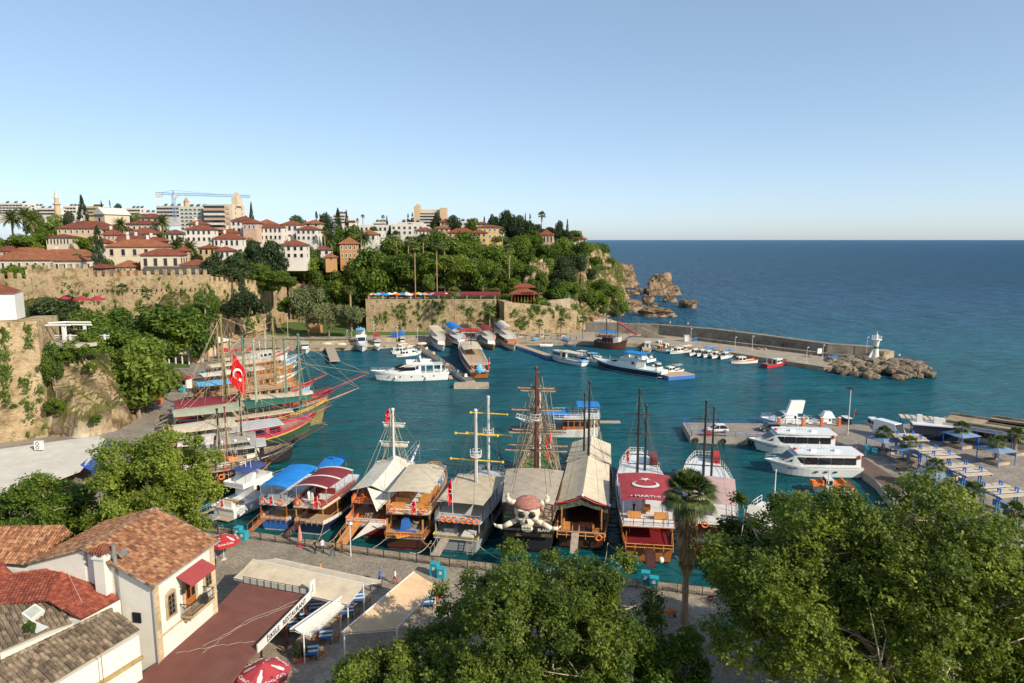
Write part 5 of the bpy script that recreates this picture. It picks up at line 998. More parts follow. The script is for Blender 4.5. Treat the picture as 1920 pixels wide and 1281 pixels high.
    def ztop(s,f,py,y=0):    # height over the boat's spot f that shows at row py
        a=s.t.rotation_euler[2]; x=s.t.location[0]+cos(a)*f*s.L-sin(a)*y; yy=s.t.location[1]+sin(a)*f*s.L+cos(a)*y; return ZAT((x,yy),py)
    def mast(s,f,py,m,r=.16,z0=1.,yards=(),ym=None,name='mast',sails=None,nest=0,rake=0,tr=.55,y=0,yr=.09):
        zt=s.ztop(f,py,y); x=f*s.L; b=MB(); b.bar((x,y,z0),(x-rake,y,zt),r,r*tr,9); b.ball((x-rake,y,zt),r*1.1); o=b.obj(name,m,s.t)
        for q in yards:
            z=z0+(zt-z0)*q[0]; g=MB(); xx=x+r*1.3; g.tube([(xx,y-q[1]/2,z),(xx,y,z+.0),(xx,y+q[1]/2,z)],[yr*.6,yr,yr*.6],6)
            for e in (-1,1): g.ball((xx,y+e*q[1]/2,z),yr*1.5)
            yo=g.obj('yard',ym or m,o)
            if sails:
                g=MB(); hh=q[2] if len(q)>2 else .35
                nn=10
                g.loft([[(xx+.05+.13*cos(a),y+(-.5+k/nn)*q[1]*.94,z-.12-hh*.25*abs(sin(k*1.9))+(.16 if hh<.45 else hh*.5)*sin(a)-(0 if hh<.45 else hh*.45)) for a in [2*pi*j/6 for j in range(6)]] for k in range(nn+1)]); g.obj('furled_sail',sails,yo)
        if nest:
            z=z0+(zt-z0)*nest; g=MB(); g.lathe([(.35,z-.15),(.75,z),(.75,z+.08),(.3,z+.08)],x,y,10); g.torus((x,y,z+.9),.8,.04,(0,0,1),12,4); g.torus((x,y,z+.5),.78,.03,(0,0,1),12,4)
            for k in range(8): g.bar((x+.75*cos(k*pi/4),y+.75*sin(k*pi/4),z),(x+.8*cos(k*pi/4),y+.8*sin(k*pi/4),z+.9),.03,n=4)
            g.obj('crows_nest',m if ym is None else white,o)
        s.mt=getattr(s,'mt',[])+[(x,y,zt,z0)]; return s
    def bowsprit(s,ln,m,rise=.25,r=.14,net=None,rail=None,st=.9):
        x0=s.L*st; z0=s.h(st)+.05; x1=s.L+ln; z1=s.h(1)+ln*rise; b=MB(); b.bar((x0,0,z0),(x1,0,z1),r,r*.5,7); o=b.obj('bowsprit',m,s.t); s.bs=(x1,0,z1)
        if net or rail:
            b=MB(); q=[(s.L*.97,s.w(.9),s.h(.96)),(x1-.3,.25,z1)]
            for sg in (1,-1):
                b.bar((q[0][0],sg*q[0][1],q[0][2]),(q[1][0],sg*q[1][1],q[1][2]),.05); b.bar((q[0][0],sg*q[0][1],q[0][2]+.8),(q[1][0],sg*q[1][1],q[1][2]+.7),.04)
                for k in range(5): v=k/4; b.bar(*[tuple(np.array((q[0][0]*(1-v)+q[1][0]*v,sg*(q[0][1]*(1-v)+q[1][1]*v),(q[0][2]*(1-v)+q[1][2]*v)+e))) for e in (0,.8)],.03,n=4)
            for k in range(7): v=k/6; x=q[0][0]*(1-v)+q[1][0]*v; y=q[0][1]*(1-v)+q[1][1]*v; zz=q[0][2]*(1-v)+q[1][2]*v; b.bar((x,-y,zz),(x,y,zz),.03,n=4)
            b.obj('bow_pulpit',net or rail,s.t)
        return s
    def rig(s,m=drope,r=.03,shroud=3,fore=True,rat=0,spread=.1,aft=True):
        b=MB()
        for i,(x,y,zt,z0) in enumerate(s.mt):
            for k in range(shroud):
                f=min(.97,max(.02,x/s.L+spread*(k-(shroud-1)/2)*1.3-.02))
                for sg in (1,-1): b.bar((x,y,zt-.4-(k%2)*(zt-z0)*.25),(f*s.L,sg*s.w(f)*.97,s.h(f)),r,n=3)
            if rat:
                for sg in (1,-1):
                    f=x/s.L; A1=np.array((x-.9,sg*s.w(f)*.97,s.h(f))); A2=np.array((x+.9,sg*s.w(f)*.97,s.h(f))); T_=np.array((x,y,z0+(zt-z0)*.8))
                    b.bar(tuple(A1),tuple(T_),r,n=3); b.bar(tuple(A2),tuple(T_),r,n=3)
                    for k in range(1,rat): v=k/rat; b.bar(tuple(A1+(T_-A1)*v),tuple(A2+(T_-A2)*v),r*.8,n=3)
        if fore:
            e=getattr(s,'bs',(s.L*.98,0,s.h(1))); fm=max(s.mt); 
            for q in (1,.7): b.bar((fm[0],fm[1],fm[3]+(fm[2]-fm[3])*q),e,r,n=3)
            for i in range(len(s.mt)-1): b.bar((s.mt[i][0],0,s.mt[i][2]-.3),(s.mt[i+1][0],0,s.mt[i+1][2]-.3),r,n=3)
        if aft: am=min(s.mt); b.bar((am[0],0,am[2]-.2),(.02*s.L,s.w(0)*.8,s.h(0)+1),r,n=3); b.bar((am[0],0,am[2]-.2),(.02*s.L,-s.w(0)*.8,s.h(0)+1),r,n=3)
        b.obj('rigging',m,s.t); return s
    def rings(s,ps,m=orange):
        for x,y,z,ax in ps: b=MB(); b.torus((x,y,z),.34,.1,ax,12,5); b.obj('life_ring',m,s.t)
        return s
    def flag(s,x,y,z,h=1.4,w=1.,pole=2.2,big=False,m=None):   # drooping flag beside a short pole
        b=MB(); b.bar((x,y,z),(x-.25,y,z+pole),.035,n=4); o=b.obj('flagstaff',white,s.t); b=MB(); nn=5; rows=6; V=[]
        for k in range(2):
            for j in range(rows+1):
                for i in range(nn+1):
                    u=i/nn; v=j/rows; V.append((x-.25-.03*k-.12*sin(u*5+v*3)-.1*u,y+u*w*(.45+.2*(1-v)),z+pole-.05-v*h-u*h*.35))
        wd=nn+1; o2=wd*(rows+1); F=[]
        for j in range(rows):
            for i in range(nn): a=j*wd+i; F.append([a,a+1,a+wd+1,a+wd]); F.append([o2+a,o2+a+wd,o2+a+wd+1,o2+a+1])
        b.add(V,F); fo=b.obj('flag',m or flagred,s.t)
        if m is None: b=MB(); emblem(b,(x-.45,y+w*.22,z+pole-h*.62),h*.5*.9,'y'); b.obj('crescent_and_star',white,fo)
        return s
    def gang(s,px,w=.7,m=wood,ln=4.5,y=0,z0=None,z1=1.5):
        z0=z0 or s.h(0)*.9; b=MB(); 
        b.add([(.3,y-w/2,z0),(.3,y+w/2,z0),(-ln,y+w/2,z1),(-ln,y-w/2,z1),(.3,y-w/2,z0-.1),(.3,y+w/2,z0-.1),(-ln,y+w/2,z1-.1),(-ln,y-w/2,z1-.1)],[[0,1,2,3],[7,6,5,4],[0,3,7,4],[1,5,6,2],[3,2,6,7]])
        for sg in (-1,1):
            for k in range(4): v=k/3; p=(.3-v*(ln+.3),y+sg*w/2,z0+(z1-z0)*v); b.bar(p,(p[0],p[1],p[2]+.8),.03,n=4)
            b.bar((.3,y+sg*w/2,z0+.8),(-ln,y+sg*w/2,z1+.8),.03,n=4)
        b.obj('gangplank',m,s.t); return s
    def fenders(s,ps,m=gel,r=.28,h=.9):
        for x,y,z in ps: b=MB(); b.ball((x,y,z),r,r,h/2,8,6); b.obj('fender',m,s.t,smooth=True)
        return s
    def lines(s,ps,m=rope,r=.035,sag=.7):
        b=MB()
        for p,q in ps: b.sag(p,q,r,sag)
        b.obj('mooring_line',m,s.t); return s
    def bench(s,ps,m,name='seat'):
        for x,y,z,sx,sy,sz in ps: b=MB(); b.box(x,y,z,sx,sy,sz*.5); b.box(x-sx/2+.12 if sx<sy else x,y if sx<sy else y+sy/2-.1,z+sz*.5,.2 if sx<sy else sx,.2 if sy<=sx else sy,sz*.5); b.obj(name,m,s.t)
        return s
    def block(s,name,m,x,y,z,sx,sy,sz,rz=0,tp=1.): b=MB(); b.box(x,y,z,sx,sy,sz,rz,tp); b.obj(name,m,s.t); return s
# ---- motor yacht
def yacht(label,stern,bow,B,F,side=gel,band=None,fly=True,bimini=None,group=None,bottom=None,stripe=None,h=2.,name='motor_yacht',win=(.28,.68),top=.9,plat=True,cat='yacht',arch=True,fmt=None,railm=steel):
    s=Boat(name,label,stern,bow,B,F,cat,group); s.sw=.86; s.rk=.13; s.sh=(.35,.0); s.full=.5
    s.hull(side,bottom,band,deck=gel if not fmt else teak,stripe=stripe,bul=.12); L_=s.L; z=F
    f0,f1=win; b=MB(); W0=s.w(.4)*.82; m=[(f0,0,0),(f1+.12,0,0)]
    # tapered deckhouse as a loft of cross sections
    def sec(f,w,z0,z1): return [(f*L_,-w,z0),(f*L_,-w*.86,z1),(f*L_,w*.86,z1),(f*L_,w,z0)]
    W=lambda f:s.w(f)*.84
    b.loft([sec(f0,W(f0),z-.1,z+h),sec(f0+.1,W(f0+.1),z-.1,z+h),sec(f1-.05,W(f1-.05),z-.1,z+h*.97),sec(f1+.06,W(f1+.06)*.9,z-.1,z+h*.5),sec(f1+.2,W(f1+.2)*.75,z-.1,z+h*.16),sec(min(.93,f1+.3),W(min(.93,f1+.3))*.4,z-.1,z+.05)]); c=b.obj('deckhouse',gel,s.t)
    for sg in (1,-1):
        b=MB(); e=sg*1.006; pts=[]
        for (f,v) in ((f0+.03,.45),(f0+.03,.86),(f1-.05,.86),(f1+.02,.72),(f1+.09,.42)): w=W(f)*(1-.14*v)*1.012+.02; pts.append((f*L_,sg*w,z+h*v*.98))
        b.add(pts,[[0,1,2,3,4]]); b.obj('side_window',glass,c)
    b=MB(); w=W(f1)*.84; b.add([((f1-.045)*L_,-w*.86,z+h*.95),((f1-.045)*L_,w*.86,z+h*.95),((f1+.062)*L_,w*.8,z+h*.53),((f1+.062)*L_,-w*.8,z+h*.53)],[[3,2,1,0]]); 
    for i in range(4): v=b.V[-4+i]; b.V[-4+i]=(v[0]+.06,v[1],v[2]+.06)
    b.obj('windscreen',glass,c)
    if fly:
        b=MB(); zz=z+h; fl=(f0-.14,f1-.08); o=s.out(fl[0],fl[1],.8,5); b.prism(o,zz,zz+.15); n=len(o); b.loft([[(x,y,zz+.15) for x,y in o],[(x+.1*(1 if x>L_*.4 else -1),y*1.02,zz+.75) for x,y in o]],cap=False); b.obj('flybridge',gel,s.t)
        s.bench([((f0+.06)*L_,0,zz+.15,.6,s.B*.4,.9),((f0+.16)*L_,s.B*.15,zz+.15,.6,.6,1.)],cream,'seat')
        if arch: b=MB(); x=(f0-.05)*L_; w=s.B*.36; b.loft([[(x+a,-w,zz+.1),(x+1+a*.5,-w*.9,zz+1.6),(x+1+a*.5,w*.9,zz+1.6),(x+a,w,zz+.1)] for a in (0,.8)]); b.bar((x+1.2,0,zz+1.6),(x+1.1,0,zz+3),.05); b.ball((x+1.3,w*.5,zz+1.95),.35); b.bar((x+1.3,-w*.5,zz+1.6),(x+1.2,-w*.5,zz+3.4),.03); b.obj('radar_arch',gel,s.t)
        if bimini: s.canopy(f0-.1,f1-.12,zz+2.1,bimini,.72,.25,zz+.6)
    b=MB()
    if plat: b.prism([(-.9,-s.B*.4),(.15,-s.B*.43),(.15,s.B*.43),(-.9,s.B*.4)],.3,.42); b.obj('swim_platform',teak,s.t)
    s.rail(.62,.985,-.02,railm,.75,bars=2,k=.96,fol=True,close=(0,0),r=.025)
    s.bench([(.04*L_+.4,0,z-.1,.7,s.B*.5,.8)],cream); return s
# ---- small boats
SB={}
def smallboat(kind,label,stern,bow,B=2.2,group=None,**k):
    s=Boat({'fish':'fishing_boat','dinghy':'dinghy','speed':'speedboat','cruiser':'cabin_boat'}[kind],label,stern,bow,B,k.get('F',.8 if kind!='cruiser' else 1.1),'boat',group)
    s.sw=.7 if kind=='fish' else .85; s.sh=(.7,.2) if kind=='fish' else (.35,0); side=k.get('side',gel)
    s.hull(side,k.get('bottom',blue if kind=='fish' else None),k.get('band'),deck=k.get('deck',lgrey if kind!='fish' else teak),bul=.3,n=10)
    if kind=='fish':
        s.cabin(.45,.72,s.F*.6,1.5,k.get('cab',white),.6,2,roof=k.get('roof',white),tp=.92)
        if k.get('can'): s.canopy(.05,.45,s.F+1.5,k['can'],.85,.12,s.F*.6,n=2)
        b=MB(); b.bar((.12*s.L,0,s.F*.5),(.12*s.L,0,s.F+1.9),.04,n=4); b.obj('stern_pole',white,s.t)
    elif kind=='speed':
        b=MB(); b.box(.52*s.L,0,s.F*.6,.1,s.B*.6,.9); b.obj('windscreen',glass,s.t); s.bench([(.3*s.L,0,s.F*.5,.5,s.B*.6,.7)],k.get('seat',cream))
        if k.get('can'): s.canopy(.2,.6,s.F+1.3,k['can'],.85,.2,s.F*.7,n=2)
        b=MB(); b.box(-.2,0,.3,.5,.5,1.); b.obj('outboard_motor',grey,s.t)
    elif kind=='cruiser':
        s.cabin(.3,.68,s.F*.8,1.7,k.get('cab',white),.78,3,tp=.85,roof=gel)
        if k.get('can'): s.canopy(.08,.6,s.F+3.,k['can'],.8,.15,s.F+.8,n=3)
        s.rail(.65,.98,-.02,steel,.6,fol=True,close=(0,0),r=.025)
    else: s.bench([(.35*s.L,0,s.F*.4,.3,s.B*.8,.3),(.65*s.L,0,s.F*.4,.3,s.B*.6,.3)],teak)
    return s
# ---- front row, sterns to the near quay
G1='tour boats moored stern-to along the near quay'; G2='gulets moored stern-to along the left quay'
s=yacht('white motor yacht with a navy bimini, leftmost of the near row',(417,974),(552,908),4.6,1.7,fly=True,bimini=ncan,group=G1,h=2.0,win=(.3,.62)); s.gang(0,.5,plank,4,1.2); s.fenders([(3,-2.4,1),(7,-2.4,1)]); s.flag(-.2,-.8,1.6,.9,.6,1.6); s.bench([(2.2,0,1.5,1.2,2.6,.7)],teak)
b=MB(); b.torus((.6,1.0,1.3),.45,.12,(1,.3,.2)); b.box(-1.2,.6,.45,1.3,1.6,.35); b.obj('stern_tender',grey,s.t)
s=Boat('tour_boat','blue-canopied tour boat with blue and white hull stripes',(513,996),(606,920),4.6,1.6,'boat',G1); s.hull(blue,white,white,stripe=white,deck=teak); s.cabin(.28,.78,1.2,2.2,white,.8,6,tp=.95); s.slab(.0,.8,3.55,white,.98); s.rail(.0,.4,3.7,steel,.8); s.canopy(.03,.6,5.9,bcan,1.02,.3,3.7,steel,4); s.posts(.02,.28,1.2,3.55,2,wood); s.rail(.0,.28,1.3,wood,.8)
s.rings([(-.05,1.2,4.1,(1,0,0)),(-.05,-1.2,4.1,(1,0,0))]); s.flag(-.1,-.3,3.6,1.,.7,1.5); s.gang(0,.7,wood,3.5,1.2); s.bench([(1.5,0,3.7,.5,2.6,.8),(3.2,0,3.7,.5,2.6,.8)],grey); s.lines([((0,1.8,1.2),(-5,3,1.4))])
s=Boat('tour_boat','brown tour boat under a maroon canopy with white stripes',(580,1004),(672,925),5.0,1.7,'boat',G1); s.hull(navy,white,white,stripe=white,deck=teak); s.cabin(.25,.8,1.3,2.3,dwood,.84,7,roof=None); s.slab(.0,.84,3.75,white,1.02); s.slab(.0,.83,3.62,ywood,1.05,name='deck_edge'); s.rail(.0,.6,3.87,wood,.85,infill=mcan); s.canopy(.06,.56,6.1,mcan,1.04,.35,3.9,steel,4,stripes=wcan); s.posts(.02,.25,1.3,3.62,2,ywood,.92); s.rail(.0,.25,1.4,ywood,.8)
s.rings([(-.05,-1.4,4.4,(1,0,0)),(-.05,1.3,4.4,(1,0,0))]); s.flag(-.2,-1.6,3.9,1.1,.7,1.7); s.gang(0,.8,dwood,4.2,1.); s.bench([(1.2,-.9,3.87,1.2,1.,.8),(3,.8,3.87,.5,1.6,.8),(5,0,3.87,.5,2.8,.8)],dred); s.mast(.75,885,steel,.07,3.8); s.lines([((0,-2,1.4),(-4.5,-3,1.4)),((0,2,1.4),(-4.5,4,1.4))]); s.block('mannequin',wcan,.6,-.3,3.87,.4,.5,1.7,0,.5)
s=Boat('tour_boat','small open boat with a bright blue awning, behind the maroon-canopied one',(612,935),(640,898),3.6,1.2,'boat',G1); s.hull(dwood,None,white,deck=teak); s.canopy(.0,.7,4.4,bcan,1.1,.2,1.2,steel,3); s.mast(.9,888,steel,.06,1.2); s.rail(.5,.95,0,iron,.8,fol=True)
# gulet with white tent
s=Boat('gulet','white-bowed gulet with a big cream tent and three short furled sails',(686,1010),(776,903),6.6,2.2,'sailing boat',G1); s.hull(dred,dred,white,bz=.6,deck=teak,stripe=white); s.sh=(.7,.3); s.cabin(.3,.6,1.7,1.6,dwood,.6,4)
s.slab(.12,.62,3.6,teak,.85); s.rail(.1,.64,3.72,orange,.9,k=.9,bars=4,infill=ocan); s.rail(.0,.28,1.8,orange,.8,infill=ocan); s.posts(.1,.6,1.8,3.6,4,wood,.84)
b=MB(); L_=s.L; w=2.9; b.sheet((.12*L_,-w,5.0),(.12*L_,w,5.4),(.6*L_,w,6.),(.6*L_,-w,6.),.06,2,6,1.0,-.25); b.add([(.12*L_,-w,5.0),(.12*L_,w*.2,5.9),(-.02*L_,-w*.6,3.9)],[[0,1,2]]); b.obj('tent',wcan,s.t)
s.mast(.56,768,white,.24,2,[(.34,5.2,.8),(.6,4.2,.62),(.83,3.2,.5)],white,sails=wcan,name='mast'); s.bowsprit(3,white,.45,.24,net=steel); s.rig(rope,.03,4,rat=12); s.fenders([(1.4,-2.9,.9)]); s.gang(0,1.4,ywood,5.5,1.2,z0=2.2); s.lines([((0,-2.5,1.8),(-3,-10,1.4)),((0,2.5,1.8),(-6,4,1.4))])
s.flag(.56*L_-1,0,s.mt[0][2]-2.5,1.6,1.,3.); b=MB(); b.add([(-.1,-.6,2.3),(-.1,-2.9,2.3),(-4.2,.2,1.6)],[[0,1,2]]); b.obj('stern_cloth',wcan,s.t)
s.bench([(1.8,1.4,1.8,1.4,.7,.7),(1.8,-1.4,1.8,1.4,.7,.7),(4,1.5,3.72,1.8,.6,.8),(7,-1.5,3.72,1.8,.6,.8),(9.5,1.5,3.72,1.6,.6,.8)],ocan,'cushion'); lettering('YAKAMOZ',.5,dwood,s.t,(.56*L_-.6,1.2,6.9),(pi/2,.25,-pi/2))
# cream canopy wood boat
s=Boat('tour_boat','wooden double-deck boat with a cream awning and honey-coloured rails',(758,1034),(822,922),6.2,1.9,'boat',G1); s.hull(dwood,dred,wood,stripe=white,bz=.72,deck=plank); L_=s.L; s.cabin(.3,.8,1.5,2.4,dwood,.8,7); s.slab(.1,.95,4.0,white,1.); s.slab(.1,.94,3.86,wood,1.03,name='deck_edge'); s.rail(.1,.95,4.12,ywood,.95,k=1.,close=(1,1),bars=3,r=.05)
s.posts(.03,.3,1.5,3.9,3,ywood,.88,.09); s.canopy(.14,.66,6.5,canvas,.98,.2,4.1,steel,4); s.bench([(.18*L_+k*1.6,y,4.12,.6,1.7,.75) for k in range(5) for y in (-1.5,1.5)],ywood); s.rings([(.09*L_,-1.9,4.6,(1,0,0)),(.09*L_,1.9,4.6,(1,0,0))],ocan); s.flag(.08*L_,-1.2,4.1,1.3,.8,2.)
s.rail(.0,.3,1.7,ywood,.7,k=.9); s.bench([(1.2,0,1.6,.7,2.4,.7)],blue,'chair'); s.block('folded_gangplank',ywood,.4,.2,2.0,1.6,2.2,.15,.6); s.mast(.92,898,steel,.06,4.,[(.8,1.2)],steel); s.lines([((0,2.2,1.6),(-4,6,1.4)),((0,-2.2,1.6),(-3.4,-7,1.4))]); s.block('companion_stair',blue,2.6,.4,1.7,2.2,1.,1.6,0,.7)
# grey boat, yellow yards
s=Boat('tour_boat','grey two-masted boat with bright yellow yards and a yellow hull line',(853,1040),(934,918),7.,1.9,'boat',G1); s.hull(grey,None,yellow,stripe=grey,bz=.88,deck=lgrey); L_=s.L; s.cabin(.26,.8,1.4,2.1,grey,.84,8); s.slab(.05,.9,3.6,lgrey,1.); s.rail(.05,.9,3.72,steel,.9,close=(1,1)); s.canopy(.1,.56,5.7,scan,.98,.06,3.7,iron,4)
s.posts(.05,.26,1.4,3.6,3,grey,.95); s.cabin(.62,.82,3.7,.8,lgrey,.6,0,name='hatch_house'); s.mast(.44,812-42,lgrey,.26,3.6,[(.42,7.2),(.72,5.8)],yellow,nest=.47,tr=.8,yr=.13); s.mast(.74,745,lgrey,.24,3.6,[(.55,6.6),(.8,5.4)],yellow,nest=.55,tr=.8,yr=.13)
s.rings([(.035*L_,y,4.1,(1,0,0)) for y in (-2.4,-1.65,-.9,.2,.95,1.7)]); s.flag(.1*L_,.9,3.7,2.6,.8,5.2); s.gang(0,1.1,plank,3.6,1.3,z0=1.9); s.lines([((0,-3,1.5),(-3,-9,1.4)),((0,3,1.5),(-3.4,4.5,1.4))],r=.05); s.bowsprit(2.2,iron,.7,.12); s.rig(drope,.025,2)
b=MB()
for k in range(6): b.bar((-.2,-1.6,.4+.3*k),(-.2,-2.3,.4+.3*k),.03)
b.bar((-.2,-1.6,.2),(-.2,-1.6,2.4),.04); b.bar((-.2,-2.3,.2),(-.2,-2.3,2.4),.04); b.obj('ladder',plank,s.t); s.block('table',white,1.4,-1.4,1.5,1.8,1.5,.8); s.block('box',iron,.86*L_,.6,3.7,.9,.9,1.); s.block('box',grey,.86*L_,2.,3.7,.9,.9,1.); s.bench([(2.5,1.4,1.5,.8,1.4,.8)],grey)
# pirate ship
s=Boat('pirate_ship','black pirate ship with a giant skull over its stern and tangled rope rigging',(990,1042),(1018,880),7.6,2.6,'sailing ship',G1); s.sh=(.9,.5); s.hull(black,None,dwood,stripe=None,deck=turf,bul=.6); L_=s.L; wd=dwood
s.cabin(.04,.38,2.,2.4,dwood,.9,7,name='stern_house',wh=.5); s.slab(.0,.4,4.5,plank,.98); s.posts(.0,.36,4.5,6.9,5,dwood,.95,.1); s.rail(.0,.4,4.62,dwood,1.,close=(1,0),bars=2); s.canopy(-.02,.36,6.9,M('faded_canvas',(.38,.32,.24),.9),1.04,.25,None,n=2)
b=MB(); b.prism(s.out(.4,.9,.95),2.75,2.85); b.obj('foredeck',turf,s.t); s.rail(.42,.98,-.1,white,1.1,fol=True,close=(0,0),bars=2,infill=None)
for f,py,r in ((.42,690,.26),(.56,700,.2),(.7,725,.18)): s.mast(f,py,M('dark_red_brown_spar',(.09,.025,.02),.5,.3,2) if f==.42 else (dwood if f==.56 else white),r,2.5,[(.36,9.2,.3),(.5,8.,.3),(.68,7.2,.3),(.85,5.4,.3)] if f!=.7 else [(.5,5,.3)],dwood,sails=M('dirty_sail',(.33,.28,.2),.9,.3,2,.3) if f!=.7 else None,nest=.6 if f==.42 else 0)
s.bowsprit(4,dwood,.5,.2,net=drope); s.rig(drope,.03,5,rat=16,spread=.12); b=MB(); random.seed(3)
for k in range(64):   # slack ropes between yards and rail
    f=random.uniform(.3,.8); sg=random.choice((-1,1)); m=random.choice(s.mt); v=random.uniform(.35,.95); b.sag((m[0]+.3,random.uniform(-.4,.4)*m[2]*.22,m[3]+(m[2]-m[3])*v),(f*L_,sg*s.w(f),s.h(f)+.3),.028,random.uniform(-.2,1.2),5)
b.obj('slack_ropes',rope,s.t); bone=M('bone_white',(.6,.54,.42),.6,.15,2,.3)
# skull: cranium, brow, jaw, sockets, bandana, cross bones
X0=-.55; b=MB(); b.ball((X0,0,6.1),1.05,1.3,1.2,20,14); b.ball((X0-.5,0,5.15),.62,.72,.62,14,10); b.ball((X0-.55,.72,5.55),.42,.42,.3,10,8); b.ball((X0-.55,-.72,5.55),.42,.42,.3,10,8); b.ball((X0-.8,.5,6.38),.3,.5,.16,10,6); b.ball((X0-.8,-.5,6.38),.3,.5,.16,10,6); b.ball((X0-.55,0,4.45),.52,.6,.34,12,8)
for k in range(7): b.box(X0-1.1,-.42+.14*k,4.72,.14,.11,.24); b.box(X0-1.02,-.42+.14*k,4.46,.14,.11,.22)
b.obj('skull',bone,s.t,smooth=True)
b=MB(); b.ball((X0-.98,.5,5.98),.16,.36,.31,12,8); b.ball((X0-.98,-.5,5.98),.16,.36,.31,12,8); b.add([(X0-1.16,-.16,5.2),(X0-1.16,.16,5.2),(X0-1.1,0,5.6),(X0-.9,-.16,5.2),(X0-.9,.16,5.2),(X0-.9,0,5.6)],[[0,2,1],[0,3,5,2],[1,2,5,4]]); b.obj('eye_socket',black,s.t)
b=MB(); b.loft([[(X0+r_*cos(a)*1.04,1.3*r_*sin(a),z+.1*cos(a)) for a in [2*pi*k/20 for k in range(20)]] for r_,z in ((1.02,6.55),(1.06,6.72),(.95,7.0),(.7,7.25),(.3,7.4),(.03,7.42))]); b.ball((X0-.2,-1.4,6.4),.25,.22,.3); b.add([(X0-.2,-1.4,6.4),(X0-.3,-1.9,5.5),(X0-.1,-1.6,5.2)],[[0,1,2]]); b.obj('bandana',M('bandana_red',(.34,.14,.11),.8,.5,6,.5),s.t,smooth=True)
for sg in (1,-1):
    b=MB(); b.tube([(X0-.2,sg*.7,5.2),(X0-.4,sg*1.5,4.95),(X0-.5,sg*2.4,4.45),(X0-.5,sg*3.1,4.55),(X0-.5,sg*3.3,4.8)],[.2,.3,.26,.16,.05],8); b.obj('cross_bone',bone,s.t,smooth=True); b=MB(); b.tube([(X0,sg*1.1,6.8),(X0-.1,sg*1.7,6.9),(X0-.1,sg*2.,7.4),(X0-.1,sg*1.8,7.8)],[.3,.3,.2,.04],8); b.obj('horn',bone,s.t,smooth=True)
for y,tx in ((1.9,'MANAVGAT'),(-1.9,'BLANS')): s.block('name_board',black,-.12,y,3.,.16,2.6,.85); lettering(tx,.5 if y<0 else .36,white,s.t,(-.22,y,3.42),(pi/2,0,-pi/2))
s.block('arched_screen',M('painted_screen',(.1,.07,.04),.7,.9,1.2),-.05,0,2.5,.12,s.w(0)*1.9,2.); s.block('notice_board',green,-.5,2.3,4.5,.1,1.2,.9); lettering('BATALAR',.26,yellow,s.t,(-.58,2.3,5.1),(pi/2,0,-pi/2)); s.flag(.5*L_,-2.,6.4,3.,1.2,4.5)
for ch in s.t.children:
    nm_=ch.name.split('.')[0]
    if nm_ in('skull','eye_socket','bandana','cross_bone','horn'):
        k=1.2 if nm_=='cross_bone' else 1.22
        ch.scale=(k,k,k); ch.location=(X0*(1-k)-.5,0,5.6*(1-k)+.05)
# cream tent gulet
s=Boat('gulet','gulet with a cream ridge tent edged in red over an open stern deck',(1088,1036),(1112,862),7.4,2.2,'sailing boat',G1); s.hull(dwood,black,white,bz=.85,stripe=lgrey,deck=dwood,bul=.7); L_=s.L; s.sh=(.8,.3)
b=MB(); w=3.35
for f0,f1,z in ((.08,.5,6.3),(.52,.78,6.4)):
    b.sheet((f0*L_,-w,z-1.2),(f0*L_,0,z),(f1*L_,0,z+.3),(f1*L_,-w*.92,z-1.),.06,4,5,-.1,-.25); b.sheet((f0*L_,0,z),(f0*L_,w,z-1.2),(f1*L_,w*.92,z-1.),(f1*L_,0,z+.3),.06,4,5,-.1,-.25)
b.obj('tent',canvas,s.t); b=MB(); b.tube([(.075*L_,-3.4,5.05),(.075*L_,-1.7,5.35),(.075*L_,0,6.1),(.075*L_,1.7,5.35),(.075*L_,3.4,5.05)],.1,6); b.obj('tent_edge',red,s.t)
b=MB(); b.sheet((.08*L_,-3.2,4.9),(.08*L_,0,5.9),(.08*L_,0,5.0),(.08*L_,-3.2,4.1),.05,6,2); b.sheet((.08*L_,0,5.9),(.08*L_,3.2,4.9),(.08*L_,3.2,4.1),(.08*L_,0,5.0),.05,6,2); b.obj('painted_valance',M('painted_valance',(.16,.18,.13),.8,.9,2.5),s.t)
s.cabin(.3,.72,2.,1.9,dwood,.75,6); s.posts(.05,.3,1.7,5.,3,ywood,.8,.08); s.rail(.0,.3,1.7,ywood,.9,k=.98,r=.06); s.rail(.3,.95,.0,wood,.7,fol=True,close=(0,0),r=.06); s.bench([(2.2,-1.8,1.7,.9,.9,.9),(2.2,1.9,1.7,.9,.9,.9),(3.6,2,1.7,.9,.9,.9)],ywood,'chair'); s.rings([(-.1,-2.2,2.1,(1,0,0))]); s.mast(.5,716,black,.22,2,name='mast',y=.0); s.mast(.62,738,black,.2,2,y=.9); s.bowsprit(4,white,.5,.26,net=rope); s.rig(drope,.018,3); s.fenders([(.075*L_,-3.4,5.2),(.075*L_,0,6.3),(.075*L_,3.4,5.2)],white,.2,.4)
s.gang(0,.8,plank,3.4,.6); s.lines([((0,-3.3,1.5),(-4,-8,1.4)),((0,-3.3,1.5),(-5,-3,1.4))])
